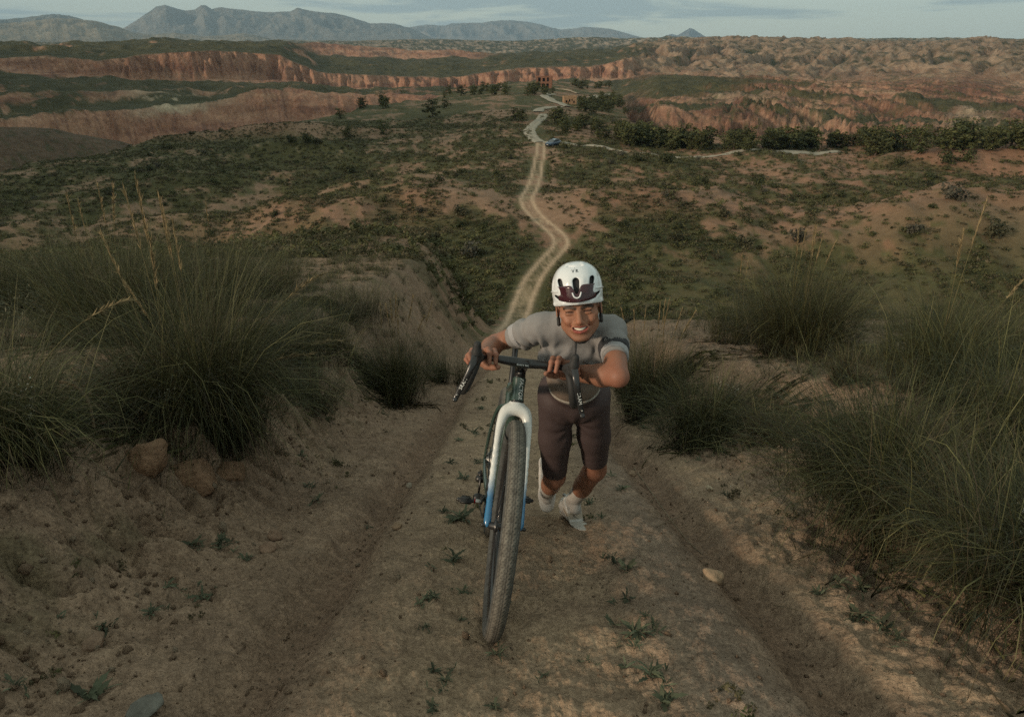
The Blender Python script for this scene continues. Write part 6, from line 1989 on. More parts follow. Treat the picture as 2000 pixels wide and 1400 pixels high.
# ---------------------------------------------------------------- hands
for s, W_ in ((-1, wrR), (1, wrL)):
    q = lambda x, y, z: wl_(s, x, y + 0.012, z)
    cen = q(-0.03, 0.15, 0)
    Gq = Field(cen - 0.15, cen + 0.15, 0.0026)
    fingers = [([(-0.044, 0.128, 0.020), (-0.014, 0.111, 0.029), (0.017, 0.104, 0.018), (0.021, 0.101, -0.010)], [0.0108, 0.0100, 0.0092, 0.0080]),
               ([(-0.046, 0.149, 0.022), (-0.014, 0.133, 0.031), (0.019, 0.1265, 0.020), (0.023, 0.1235, -0.013)], [0.0112, 0.0104, 0.0095, 0.0082]),
               ([(-0.046, 0.170, 0.018), (-0.012, 0.188, 0.020), (0.024, 0.197, 0.006), (0.044, 0.190, -0.010)], [0.0108, 0.0098, 0.0090, 0.0078]),
               ([(-0.048, 0.184, 0.002), (-0.016, 0.202, -0.002), (0.014, 0.2045, -0.012), (0.032, 0.196, -0.022)], [0.0098, 0.0088, 0.0080, 0.0070])]
    for pts, r in fingers:
        Gq.chain([q(*p) for p in pts], r, 0.0035)
        for p, rr_ in zip(pts[1:3], r[1:3]):
            Gq.ell(q(*p), (rr_ * 1.08,) * 3, 0.004)
    Gq.chain([q(-0.066, 0.150, -0.020), q(-0.034, 0.130, -0.030), q(-0.006, 0.108, -0.030), q(0.016, 0.090, -0.025)], [0.0165, 0.0132, 0.0108, 0.0092], 0.006)
    for p in ((-0.046, 0.130, 0.014), (-0.047, 0.149, 0.014), (-0.047, 0.168, 0.011), (-0.049, 0.182, -0.002)):
        Gq.cone(q(*p), W_, 0.0125, 0.021, 0.012)
    Gq.cone(q(-0.055, 0.150, -0.004), W_, 0.018, 0.025, 0.015)
    Gq.cone(W_, W_ + ((elR if s < 0 else elL) - W_) * 0.14, 0.0275, 0.0285, 0.012)
    V, F = Gq.mesh(); V = smooth_mesh(V, F, 1, 0.4)
    c = np.tile(np.array([0.25, 0.122, 0.080]), (len(V), 1))
    kn = sum(np.exp(-((V - q(*p)) ** 2).sum(1) / 0.00012) for pts, _ in fingers for p in pts[1:])
    c = mixc(c, np.tile(np.array([0.32, 0.118, 0.078]), (len(V), 1)), np.clip(kn * 0.6, 0, 1))
    body_parts.append((V, F, c))
V, F, C = cat_np(body_parts)
M_SKIN = mat_attr('skin', rough=0.55, spec=0.3, scales=((60.0, 0.05), (9.0, 0.06)), bumps=((420.0, 0.12, 0.0006),), sss=0.08)
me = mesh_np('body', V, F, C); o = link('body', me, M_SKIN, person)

# teeth
tv = []; tf = []
n = 12
for i in range(n + 1):
    a = (i / n - 0.5) * 2
    x = 0.0240 * a; y = 0.0965 - 0.0135 * a * a; z = -0.0560 + 0.0052 * a * a
    hgt = 0.0092 * (1 - 0.55 * abs(a) ** 2.5)
    tv += [hd(x, y, z), hd(x, y + 0.0008, z - hgt * 0.5), hd(x, y, z - hgt)]
for i in range(n):
    for j in (0, 1):
        tf.append((3 * i + j, 3 * i + 3 + j, 3 * i + 4 + j, 3 * i + 1 + j))
M_TEETH = mat('teeth', (0.62, 0.57, 0.48), 0.3, var=(300, 0.05))
link('teeth', mesh_np('teeth', np.array(tv), np.array(tf)), M_TEETH, person)

# ---------------------------------------------------------------- jersey
M_JERSEY = mat_attr('knit_jersey', rough=0.85, spec=0.2, scales=((240.0, 0.06), (6.0, 0.05)), bumps=((900.0, 0.25, 0.0006),))
M_SHORTS = mat_attr('lycra_shorts', rough=0.62, spec=0.25, scales=((300.0, 0.08),), bumps=((800.0, 0.2, 0.0005),))
gj = 0.0065
jl, jh = around(hip - sp * 0.02, shR, shL, elR, elL, neckb, m=0.16)
Gj = Field(jl, jh, 0.0046)
torso(Gj, gj, arms=True)
Gj.cone(neckb - sp * 0.02, neckb + (hd(0, -0.03, -0.07) - neckb) * 0.35, 0.063, 0.060, 0.015)
cutR = shR + (elR - shR) * 0.56; cutL = shL + (elL - shL) * 0.62


def cut_local(Gf, p, n, rad, k=0.001):
    """cut a limb at p: removes everything beyond the plane within rad"""
    p = np.array(p, np.float32); n = np.array(n, np.float32); n /= np.linalg.norm(n)

    def fn(P):
        d = -((P - p) @ n)
        r = np.sqrt(((P - p - n * 0.10) ** 2).sum(-1)) - rad
        return np.maximum(d, r)
    Gf.put(fn, p - rad - 0.2, p + rad + 0.2, k, 'sub', pad=0.0)


cut_local(Gj, cutR, elR - shR, 0.16); cut_local(Gj, cutL, elL - shL, 0.16)
hemc = tp(0, 0.06, 0.100); hemn = -sp * 0.98 + fr_ * 0.06
Gj.half(hemc, hemn, 0.001)
nk = neckb + (hd(0, -0.03, -0.07) - neckb) * 0.34
cut_local(Gj, nk + fr_ * 0.015, (hd(0, 0.0, -0.05) - neckb) / np.linalg.norm(hd(0, 0.0, -0.05) - neckb) + fr_ * 0.35, 0.10)
jV, jF = Gj.mesh(); jV = smooth_mesh(jV, jF, 1, 0.4)
N_ = vnorm(jV, jF)
sg = np.sign(((jV - tp(0, 0, 0.25)) * N_).sum(1).mean())
N_ *= sg
# folds radiating from the armpits and across the sleeves
disp = np.zeros(len(jV))
for S, E, sd_ in ((shR, elR, -1), (shL, elL, 1)):
    ad = (E - S) / np.linalg.norm(E - S)
    arm = tp(0.12 * sd_, 0.02, SPL - 0.13)
    r = np.linalg.norm(jV - arm, axis=1)
    rel = jV - arm
    ang = np.arctan2(rel @ sp, rel @ rt * sd_)
    wob = fbm(jV[:, 0] * 9 + 3 * sd_, jV[:, 2] * 9 + jV[:, 1] * 7, 3, 900)
    disp += 0.0050 * np.sin(ang * 17 + 5 * wob) * np.exp(-((r - 0.09) / 0.075) ** 2)
    s_al = (jV - S) @ ad
    onarm = (s_al > 0.02) & (np.linalg.norm(jV - S - np.outer(s_al, ad), axis=1) < 0.085)
    disp += 0.0034 * np.sin(s_al / 0.0115 + 4 * wob) * onarm * sstep(0.02, 0.06, s_al) * sstep(0.21, 0.15, s_al)
tz_ = (jV - hip) @ sp; tx_ = (jV - hip) @ rt
disp *= sstep(0.13, 0.18, tz_)
disp += 0.0032 * fbm(tx_ * 16, tz_ * 7, 3, 907) * sstep(0.02, 0.1, tz_)
disp += 0.0036 * np.sin(tx_ * 95 + 2.5 * fbm(tx_ * 6, tz_ * 5, 2, 909)) * np.exp(-((tz_ - 0.36) / 0.10) ** 2) * sstep(0.06, 0.11, np.abs(tx_))
jV = jV + N_ * disp[:, None]
grad = sstep(0.18, 0.40, tz_ + 0.02 * fbm(tx_ * 8, tz_ * 8, 2, 911))
armm = np.maximum(sstep(0.02, 0.06, (jV - shR) @ ((elR - shR) / np.linalg.norm(elR - shR))), sstep(0.02, 0.06, (jV - shL) @ ((elL - shL) / np.linalg.norm(elL - shL)))) * (np.abs(tx_) > 0.13)
grad = np.maximum(grad, armm)
jc = mixc(np.tile(np.array([0.190, 0.150, 0.122]), (len(jV), 1)), np.tile(np.array([0.215, 0.210, 0.208]), (len(jV), 1)), grad)
link('jersey', mesh_np('jersey', jV, jF, jc), M_JERSEY, person)


def slice_part(name, grow, planes, builder, colr, m, h=0.0045, bounds=None):
    Gs = Field(*(bounds or (lo, hi)), h)
    builder(Gs, grow)
    for p, n in planes:
        Gs.half(p, n, 0.0008)
    V, F = Gs.mesh()
    if len(V) == 0: return None, None, None
    V = smooth_mesh(V, F, 1, 0.4)
    o = link(name, mesh_np(name, V, F, np.tile(np.array(colr), (len(V), 1))), m, person)
    return o, V, F


def arm_only(S, E):
    def b(Gs, g):
        Gs.cone(S, S + (E - S) * 0.35, 0.0490 + g, 0.0435 + g, 0.025)
        Gs.cone(S + (E - S) * 0.3, E, 0.0450 + g, 0.0350 + g, 0.02)
    return b


# hem gripper, sleeve grippers and the dark arm band
slice_part('hem_band', gj + 0.0062, [(hemc - hemn / np.linalg.norm(hemn) * -0.001, hemn), (hemc - hemn / np.linalg.norm(hemn) * 0.030, -hemn)], lambda Gs, g: torso(Gs, g, arms=False), (0.31, 0.285, 0.25), M_JERSEY, bounds=(tp(0, 0, 0.03) - 0.28, tp(0, 0, 0.03) + 0.28))
for S, E, cc, w in ((shR, elR, cutR, 0.055), (shL, elL, cutL, 0.036)):
    n_ = (E - S) / np.linalg.norm(E - S)
    slice_part('sleeve_gripper', gj + 0.0012, [(cc + n_ * 0.0005, n_), (cc - n_ * w, -n_)], arm_only(S, E), (0.30, 0.30, 0.31), M_JERSEY, 0.004, around(S, E))
nL = (elL - shL) / np.linalg.norm(elL - shL)
bandc = cutL - nL * 0.054
_, abV, abF = slice_part('arm_band', gj + 0.0016, [(bandc + nL * 0.0165, nL), (bandc - nL * 0.0165, -nL)], arm_only(shL, elL), (0.045, 0.046, 0.050), M_JERSEY, 0.0032, around(shL, elL))
tm = text_mesh('arm_band_lettering', 'RAPHA', 0.0195, 0.0003, 1.25)
tm.materials.append(mat('grey_print', (0.20, 0.20, 0.195), 0.7, var=(80, 0.1)))
v_ = np.empty(len(tm.vertices) * 3, dtype=np.float32); tm.vertices.foreach_get('co', v_); v_ = v_.reshape(-1, 3)
c2 = -bandc / np.linalg.norm(bandc); c2 = c2 - nL * (c2 @ nL); c2 /= np.linalg.norm(c2)      # facing the camera side
e2 = np.cross(nL, c2); e2 = e2 if e2[0] > 0 else -e2
abB = BVHTree.FromPolygons([tuple(v) for v in abV], [tuple(int(i) for i in f) for f in abF])
W3 = np.zeros((len(v_), 3))
for i_ in range(len(v_)):
    th_ = (v_[i_, 0] + 0.006) / 0.055
    dr_ = c2 * math.cos(th_) + e2 * math.sin(th_); b0_ = bandc - nL * (v_[i_, 1] - 0.001)
    hit = abB.ray_cast(Vector(b0_ + dr_ * 0.15), Vector(-dr_), 0.15)
    W3[i_] = (np.array(hit[0]) if hit[0] is not None else b0_ + dr_ * 0.06) + dr_ * (0.0008 + v_[i_, 2])
tm.vertices.foreach_set('co', W3.astype(np.float32).ravel()); tm.update()
link('lettering', tm, None, person, False)

# collar, zip
bvh = BVHTree.FromPolygons([tuple(v) for v in jV], [tuple(int(i) for i in f) for f in jF])
zp = []
for z in np.linspace(0.075, SPL + 0.055, 40):
    o_ = Vector(tp(0.0, 0.4, z)); hit = bvh.ray_cast(o_, Vector(-fr_))
    if hit[0] is not None: zp.append(np.array(hit[0]) + fr_ * 0.0006)
M_ZIP = mat('zip', (0.085, 0.085, 0.088), 0.6, var=(200, 0.1))
V, F = sweep(zp, 0.0016, 0.0034, 60, 8, ref=tuple(fr_)); link('zip', qmesh('zip', V, F), M_ZIP, person)
V, F = sweep([zp[-1] + fr_ * 0.002, zp[-1] + fr_ * 0.003 - sp * 0.017], 0.0018, m=6, ns=8, ref=tuple(fr_)); link('zip_pull', qmesh('zip_pull', V, F), mat('zip_pull', (0.30, 0.30, 0.30), 0.4, 0.5, var=(100, 0.1)), person)

# ---------------------------------------------------------------- shorts
Gs = Field((np.minimum(hip - 0.28, np.minimum(knR, knL) - 0.12)), np.maximum(hip + 0.28, np.maximum(knR, knL) + 0.12), 0.0062)
g = 0.0045
Gs.ell(tp(0, -0.005, 0.015), (0.124 + g, 0.098 + g, 0.105 + g), 0.03, R=TB); Gs.ell(tp(0, 0.005, 0.11), (0.106, 0.084, 0.07), 0.02, R=TB)
limbs(Gs, g)
for H_, K_, f_ in ((hipR, knR, 0.95), (hipL, knL, 0.87)):
    cut_local(Gs, H_ + (K_ - H_) * f_, K_ - H_, 0.15)
sV, sF = Gs.mesh(); sV = smooth_mesh(sV, sF, 2, 0.5)
Ns = vnorm(sV, sF); Ns *= np.sign(((sV - hip) * Ns).sum(1).mean())
dsp = 0.0022 * fbm(sV[:, 0] * 14, sV[:, 2] * 18 + sV[:, 1] * 6, 3, 921)
cro = np.linalg.norm(sV - tp(0, 0.08, -0.07), axis=1)
dsp += 0.0026 * np.sin(np.arctan2((sV - tp(0, 0.08, -0.07)) @ sp, (sV - tp(0, 0.08, -0.07)) @ rt) * 9) * np.exp(-((cro - 0.07) / 0.05) ** 2)
for H_, K_, f_ in ((hipR, knR, 0.95), (hipL, knL, 0.87)):
    n_ = (K_ - H_) / np.linalg.norm(K_ - H_); s_ = (sV - H_) @ n_ - np.linalg.norm(K_ - H_) * f_
    near_ = np.linalg.norm(sV - H_ - np.outer((sV - H_) @ n_, n_), axis=1) < 0.11
    dsp -= 0.0016 * np.exp(-((s_ + 0.062) / 0.004) ** 2) * near_
sV = sV + Ns * dsp[:, None]
sc = np.tile(np.array([0.056, 0.040, 0.040]), (len(sV), 1))
link('shorts', mesh_np('shorts', sV, sF, sc), M_SHORTS, person)

# ---------------------------------------------------------------- socks and shoes
M_SOCK = mat_attr('rib_sock', rough=0.9, spec=0.15, scales=((160.0, 0.08),), bumps=((500.0, 0.4, 0.0008),))
M_SHOE = mat_attr('shoe_upper', rough=0.55, spec=0.35, scales=((50.0, 0.08), (260.0, 0.06)), bumps=((300.0, 0.2, 0.0006),))
M_LACE = mat('shoe_dial', (0.30, 0.30, 0.29), 0.5, var=(90, 0.1))
for K_, A_, T_, f0 in ((knR, anR, toR, 0.50), (knL, anL, toL, 0.46)):
    d = A_ - K_; L_ = np.linalg.norm(d); d = d / L_
    Gk = Field(*around(K_, A_, T_, m=0.1), 0.004)
    a = K_ + d * L_ * f0
    Gk.cone(K_ + d * L_ * 0.38, A_, 0.0475, 0.0365, 0.01)
    Gk.cone(A_, A_ + (T_ - A_) * 0.3, 0.0355, 0.028, 0.01)
    Gk.half(a, -d, 0.001)
    V, F = Gk.mesh(); V = smooth_mesh(V, F, 1)
    link('sock', mesh_np('sock', V, F, np.tile(np.array([0.40, 0.385, 0.365]), (len(V), 1))), M_SOCK, person)
    # shoe frame: y to the toe, z out of the instep, x to the right of the picture
    sh_up = -d; T_ = T_ + np.array([0, 0.0, 0.0])
    ty_ = (T_ - A_); ty_ = ty_ / np.linalg.norm(ty_)
    # the sole line runs a little steeper than ankle-to-toe
    zz = sh_up - ty_ * (sh_up @ ty_); zz /= np.linalg.norm(zz)
    rot_ = math.radians(17)
    yf = ty_ * math.cos(rot_) + zz * math.sin(rot_); zf_ = zz * math.cos(rot_) - ty_ * math.sin(rot_)
    xf = np.cross(yf, zf_)
    xf, yf, zf_ = xf * 1.10, yf * 1.10, zf_ * 1.10
    FB = np.stack([xf, yf, zf_], 1) / 1.10
    tl = T_ - yf * 0.0
    fp = lambda x, y, z: T_ + xf * x + yf * (y - 0.205) + zf_ * (z + 0.0)        # y: 0 at the ankle, 0.205 at the toe tip
    off = (A_ - fp(0, 0.0, 0.0)) @ zf_
    Gk = Field(*around(fp(0, -0.09, 0), fp(0, 0.22, 0.0), A_, m=0.09), 0.0034)
    Gk.ell(fp(0, -0.035, 0.010), (0.033, 0.040, 0.045), 0.02, R=FB)
    Gk.cone(fp(0, -0.035, 0.012), A_ - d * 0.012, 0.036, 0.042, 0.015)
    Gk.cone(A_ - d * 0.005, fp(0, 0.115, 0.006), 0.041, 0.030, 0.02)
    Gk.ell(fp(0.0, 0.050, 0.008), (0.040, 0.085, 0.040), 0.02, R=FB)
    Gk.ell(fp(0.0, 0.120, -0.004), (0.048, 0.062, 0.032), 0.02, R=FB)
    Gk.ell(fp(0.0, 0.165, -0.010), (0.040, 0.044, 0.024), 0.015, R=FB)
    Gk.half(fp(0, 0.1, -0.030), -zf_, 0.004)
    Gk.half(A_ - d * 0.012, -d + yf * 0.30, 0.001)
    V, F = Gk.mesh(); V = smooth_mesh(V, F, 1)
    Lc = (V - fp(0, 0, 0)) @ FB
    base = np.tile(np.array([0.56, 0.55, 0.53]), (len(V), 1))
    tanb = sstep(0.007, -0.002, np.abs(Lc[:, 2] + 0.008 - 0.25 * (0.13 - Lc[:, 1])) - 0.010) * (Lc[:, 1] > 0.02) * (Lc[:, 1] < 0.155)
    base = mixc(base, np.tile(np.array([0.31, 0.255, 0.185]), (len(V), 1)), tanb * 0.8)
    tong = (np.abs(Lc[:, 0]) < 0.012) * (Lc[:, 1] > 0.0) * (Lc[:, 1] < 0.115) * (Lc[:, 2] > 0.015)
    base = mixc(base, np.tile(np.array([0.40, 0.40, 0.40]), (len(V), 1)), tong * 0.8)
    shoe = link('shoe', mesh_np('shoe', V, F, base), M_SHOE, person)
    bv = BVHTree.FromPolygons([tuple(v) for v in V], [tuple(int(i) for i in f) for f in F])
    P_ = []
    for i, y in enumerate(np.linspace(0.012, 0.112, 11)):
        hit = bv.ray_cast(Vector(fp(0.011 * (1 if i % 2 else -1), y, 0.2)), Vector(-zf_))
        if hit[0] is not None: P_.append(np.array(hit[0]) + zf_ * 0.001)
    if len(P_) > 3:
        V2, F2 = sweep(P_, 0.0011, m=60, ns=6, ref=tuple(zf_)); link('laces', qmesh('laces', V2, F2), mat('lace', (0.12, 0.12, 0.12), 0.6, var=(100, .1)), shoe).matrix_parent_inverse = Matrix.Identity(4)
        for y in (0.018, 0.062):
            hit = bv.ray_cast(Vector(fp(0.026 * (1 if A_ is anL else -1), y, 0.2)), Vector(-zf_))
            if hit[0] is not None:
                h_ = np.array(hit[0]); n_ = np.array(hit[1]); n_ = n_ if n_ @ zf_ > 0 else -n_
                V2, F2 = sweep([h_ - n_ * 0.001, h_ + n_ * 0.007], 0.0095, m=4, ns=16, ref=tuple(yf)); link('dial', qmesh('dial', V2, F2), M_LACE, shoe).matrix_parent_inverse = Matrix.Identity(4)
    Gk = Field(*around(fp(0, -0.09, 0), fp(0, 0.22, 0.0), m=0.08), 0.0036)
    Gk.ell(fp(0, -0.035, 0.0), (0.036, 0.043, 0.06), 0.02, R=FB); Gk.ell(fp(0, 0.05, 0.0), (0.036, 0.09, 0.05), 0.03, R=FB); Gk.ell(fp(0.0, 0.122, 0.0), (0.0505, 0.064, 0.05), 0.02, R=FB); Gk.ell(fp(0.0, 0.165, 0.0), (0.0425, 0.046, 0.05), 0.015, R=FB)
    Gk.half(fp(0, 0.1, -0.020), zf_, 0.002); Gk.half(fp(0, 0.1, -0.036), -zf_, 0.002)
    V2, F2 = Gk.mesh()
    link('sole', mesh_np('sole', V2, F2, np.tile(np.array([0.42, 0.40, 0.36]), (len(V2), 1))), M_SHOE, shoe).matrix_parent_inverse = Matrix.Identity(4)

# ---------------------------------------------------------------- helmet
M_HELM = mat('white_helmet_shell', (0.66, 0.69, 0.71), 0.30, spec=0.5, coat=0.4, var=(25, 0.03))
M_FOAM = mat('black_foam', (0.012, 0.012, 0.013), 0.8, var=(60, 0.2))
Gm = Field((-0.105, -0.165, -0.03), (0.105, 0.135, 0.172), 0.0026)
HC = (0, -0.014, 0.052)


def sell(c, r, e):
    c = np.array(c, np.float32); r = np.array(r, np.float32)

    def fn(P):
        q = np.abs((P - c) / r) + 1e-6
        k0 = (((q[..., 0] ** e + q[..., 1] ** e) ** (2.0 / e)) ** 1.0 + q[..., 2] ** 2.0 + 0) ** 0.5
        k0 = (q[..., 0] ** e + q[..., 1] ** 2.2 + q[..., 2] ** e) ** (1.0 / e)
        return (k0 - 1.0) * 0.085
    return fn


def slot(pts, rads, y0=0.02, k=0.003):
    """a slot cut straight through the front of the shell"""
    def fn(P):
        d = np.full(P.shape[:-1], 9.0, np.float32)
        for (a, ra), (b, rb) in zip(zip(pts[:-1], rads[:-1]), zip(pts[1:], rads[1:])):
            a = np.array(a, np.float32); b = np.array(b, np.float32); ba = b - a
            pa = P[..., [0, 2]] - a
            t = np.clip((pa @ ba) / (ba @ ba + 1e-9), 0, 1)
            d = np.minimum(d, np.sqrt(((pa - t[..., None] * ba) ** 2).sum(-1)) - (ra + (rb - ra) * t))
        return np.maximum(d, y0 - P[..., 1])
    Gm.put(fn, Gm.lo, Gm.ax_hi(), k, 'sub')


Gm.put(sell(HC, (0.0870, 0.126, 0.099), 2.35), (-0.09, -0.145, -0.05), (0.09, 0.115, 0.155), 0.0)
for s in (-1, 1):      # raised ridges that frame the middle panel
    Gm.cone((0.022 * s, 0.092, 0.098), (0.024 * s, 0.010, 0.144), 0.0045, 0.006, 0.010)
    Gm.cone((0.004 * s, 0.1085, 0.052), (0.018 * s, 0.0985, 0.085), 0.0045, 0.0050, 0.006)
    Gm.chain([(0.0, 0.1040, 0.031), (0.044 * s, 0.0905, 0.030), (0.074 * s, 0.044, 0.022), (0.0815 * s, -0.015, 0.012)], [0.0072, 0.0072, 0.007, 0.006], 0.008)
Gm.put(sell(HC, (0.0750, 0.112, 0.087), 2.35), (-0.09, -0.145, -0.05), (0.09, 0.115, 0.155), 0.003, 'sub')
Gm.half((0, 0.10, 0.0225), (0, 0.16, -1), 0.003)
for s in (-1, 1):
    slot([(0.0455 * s, 0.066), (0.0530 * s, 0.102)], [0.0056, 0.0075])
    slot([(0.040 * s, 0.0425), (0.060 * s, 0.0470), (0.0715 * s, 0.052)], [0.0035, 0.0055, 0.0035], -0.02)
    Gm.chain([(0.090 * s, 0.035, 0.062), (0.084 * s, 0.030, 0.100)], [0.0120, 0.0130], 0.004, 'sub')
    Gm.chain([(0.090 * s, 0.000, 0.034), (0.090 * s, -0.050, 0.044)], [0.0085, 0.0085], 0.004, 'sub')
    Gm.chain([(0.060 * s, -0.03, 0.145), (0.066 * s, -0.09, 0.120)], [0.011, 0.012], 0.004, 'sub')
slot([(0.0, 0.066), (0.0, 0.100)], [0.0085, 0.0110])
Gm.chain([(-0.022, 0.032, 0.143), (0.0, 0.042, 0.143), (0.022, 0.032, 0.143)], [0.0055, 0.0085, 0.0055], 0.003, 'sub')
mV, mF = Gm.mesh(); mV = smooth_mesh(mV, mF, 2, 0.45)
helm = link('helmet', mesh_np('helmet', hc + mV @ HB.T, mF), M_HELM, person)
Gf = Field((-0.1, -0.15, -0.02), (0.1, 0.12, 0.16), 0.004)
Gf.put(sell(HC, (0.0775, 0.1150, 0.0895), 2.35), (-0.09, -0.145, -0.05), (0.09, 0.115, 0.155), 0.0)
Gf.half((0, 0.10, 0.027), (0, 0.16, -1), 0.003)
fV, fF = Gf.mesh()
o = link('helmet_padding', mesh_np('helmet_padding', hc + fV @ HB.T, fF), M_FOAM, helm); o.matrix_parent_inverse = Matrix.Identity(4)
hb = BVHTree.FromPolygons([tuple(v) for v in mV], [tuple(int(i) for i in f) for f in mF])


def on_shell(x, z, lift=0.0008):
    hit = hb.ray_cast(Vector((x, 0.4, z)), Vector((0, -1, 0)))
    return (hit[0] + hit[1].normalized() * (lift if hit[1].y > 0 else -lift)) if hit[0] is not None else None


for body, x0, z0, sz_ in (('V', -0.0060, 0.1300, 0.015), ('R', 0.0068, 0.1300, 0.015), ("'", 0.0003, 0.1350, 0.012)):
    tmh = text_mesh('helmet_lettering', body, sz_, 0.0002)
    tmh.materials.append(M_DARKMETAL)
    n = len(tmh.vertices); v_ = np.empty(n * 3, dtype=np.float32); tmh.vertices.foreach_get('co', v_); v_ = v_.reshape(-1, 3)
    out = np.zeros((n, 3))
    for i in range(n):
        q_ = on_shell(v_[i, 0] + x0 - 0.001, z0 + v_[i, 1] * 0.8, 0.0010 + v_[i, 2])
        if q_ is None: q_ = Vector((v_[i, 0], 0.1, z0 + v_[i, 1]))
        out[i] = hc + HB @ np.array(q_)
    tmh.vertices.foreach_set('co', out.astype(np.float32).ravel()); tmh.update()
    o = link('lettering', tmh, None, helm, False); o.matrix_parent_inverse = Matrix.Identity(4)

# sunglasses worn upside down on the helmet
M_LENS = bpy.data.materials.new('plum_lens'); M_LENS.use_nodes = True
b_ = M_LENS.node_tree.nodes['Principled BSDF']; b_.inputs['Base Color'].default_value = (0.055, 0.018, 0.024, 1); b_.inputs['Roughness'].default_value = 0.08
b_.inputs['Alpha'].default_value = 0.80; b_.inputs['Specular IOR Level'].default_value = 0.6
nn_ = N(M_LENS.node_tree, 'ShaderNodeTexNoise', inp={'Scale': 30.0}); mr_ = N(M_LENS.node_tree, 'ShaderNodeMapRange', inp={'To Min': 0.06, 'To Max': 0.16})
LK(M_LENS.node_tree, nn_, 'Fac', mr_, 'Value'); LK(M_LENS.node_tree, mr_, 'Result', b_, 'Roughness')
lv = []; nI, nJ = 41, 9
for j in range(nJ):
    for i in range(nI):
        a = (i / (nI - 1) - 0.5) * 2
        zlo = 0.0345 + 0.006 * abs(a) ** 2; ztop = 0.091 - 0.006 * a * a
        notch = 0.030 * math.exp(-((a) / 0.16) ** 2)
        z = zlo + (ztop - notch - zlo) * j / (nJ - 1)
        th = a * 0.80
        x = 0.0875 * math.sin(th); y = -0.010 + 0.1305 * math.cos(th) - 0.30 * max(0, z - 0.05) ** 1.15
        lv.append(hd(x, y, z))
lf = [(j * nI + i, j * nI + i + 1, (j + 1) * nI + i + 1, (j + 1) * nI + i) for j in range(nJ - 1) for i in range(nI - 1)]
gl = link('sunglasses_lens', mesh_np('sunglasses_lens', np.array(lv), np.array(lf)), M_LENS, person)
sol = gl.modifiers.new('thick', 'SOLIDIFY'); sol.thickness = 0.0016
P_ = [hd(-0.014, 0.121, 0.066), hd(-0.009, 0.1245, 0.054), hd(0.0, 0.1255, 0.050), hd(0.009, 0.1245, 0.054), hd(0.014, 0.121, 0.066)]
V2, F2 = sweep(P_, 0.0026, m=24, ns=8, ref=tuple(hy)); o = link('nose_piece', qmesh('nose_piece', V2, F2), M_HELM, gl); o.matrix_parent_inverse = Matrix.Identity(4)
for s in (-1, 1):
    P_ = [hd(0.063 * s, 0.080, 0.070), hd(0.0815 * s, 0.048, 0.066), hd(0.0885 * s, 0.0, 0.058), hd(0.0885 * s, -0.05, 0.050)]
    V2, F2 = sweep(P_, [0.0042, 0.003, 0.0026, 0.0026], 0.0018, 20, 8, ref=tuple(hz)); o = link('temple', qmesh('temple', V2, F2), M_HELM, gl); o.matrix_parent_inverse = Matrix.Identity(4)
    # straps with their ear dividers
    P_ = [hd(0.072 * s, 0.036, 0.026), hd(0.0735 * s, 0.026, -0.005), hd(0.0705 * s, 0.010, -0.045), hd(0.052 * s, 0.022, -0.085), hd(0.022 * s, 0.040, -0.114), hd(0.0, 0.046, -0.119)]
    V2, F2 = sweep(P_, 0.0016, 0.0062, 40, 8, ref=tuple(hx * s)); o = link('strap', qmesh('strap', V2, F2), M_RUBBER, person)
    P_ = [hd(0.079 * s, -0.045, 0.008), hd(0.078 * s, -0.026, -0.028), hd(0.071 * s, 0.009, -0.046)]
    V2, F2 = sweep(P_, 0.0016, 0.0060, 16, 8, ref=tuple(hx * s)); o = link('strap', qmesh('strap', V2, F2), M_RUBBER, person)
    V2, F2 = sweep([hd(0.0735 * s, 0.004, -0.036), hd(0.0735 * s, 0.012, -0.056)], 0.0062, 0.0090, 8, 12, ref=tuple(hx * s)); o = link('strap_divider', qmesh('strap_divider', V2, F2), M_RUBBER, person)
# ================================================================== roads, buildings and the car down on the plateau
def ribbon(name, pts, width, colr, lift=0.10, n=160, edge=0.25):
    """A road draped on the terrain through ground points (x, y)."""
    Q = catmull(np.array([[p[0], p[1], 0] for p in pts]), n)[:, :2]
    T = np.gradient(Q, axis=0); T /= np.linalg.norm(T, axis=1, keepdims=True)
    S = np.stack([T[:, 1], -T[:, 0]], 1)
    k = 7
    V = []; C = []
    wv = width * (1 + 0.16 * fbm(np.arange(n) * 0.13, np.zeros(n), 3, 808))
    zc = H(Q[:, 0], Q[:, 1])
    ker = np.hanning(9); ker /= ker.sum()
    for j in range(k):
        f = (j / (k - 1) - 0.5)
        P = Q + S * (f * wv)[:, None]
        z = np.maximum(H(P[:, 0], P[:, 1]), zc - 0.3) + lift - (0.25 if j in (0, k - 1) else 0)
        z[4:-4] = np.maximum(np.convolve(z, ker, 'valid'), z[4:-4] - 0.05)
        V.append(np.stack([P[:, 0], P[:, 1], z], 1))
        c = np.tile(np.array(colr), (n, 1)) * (1 + 0.10 * fbm(P[:, 0] * 0.8, P[:, 1] * 0.8, 3, 809))[:, None] * (0.88 if j in (0, 3, k - 1) else 1.05)
        C.append(c)
    V = np.stack(V, 1).reshape(-1, 3); C = np.stack(C, 1).reshape(-1, 3)
    F = grid_faces(k, n)
    o = link(name, mesh_np(name, V, F, C), M_ROAD)
    nn = V[F[0, 1]] - V[F[0, 0]]
    return tag(o, kind='structure')


M_ROAD = mat_attr('gravel', rough=0.9, spec=0.15, scales=((0.7, 0.12), (6.0, 0.1)), bumps=((8.0, 0.4, 0.03),))


def rpt(px, row, z=-22.6):
    """ground point for a road: where the view ray meets the level of the plateau"""
    d = pix(px, row, 1.0); s = z / d.z
    return (d.x * s, d.y * s)


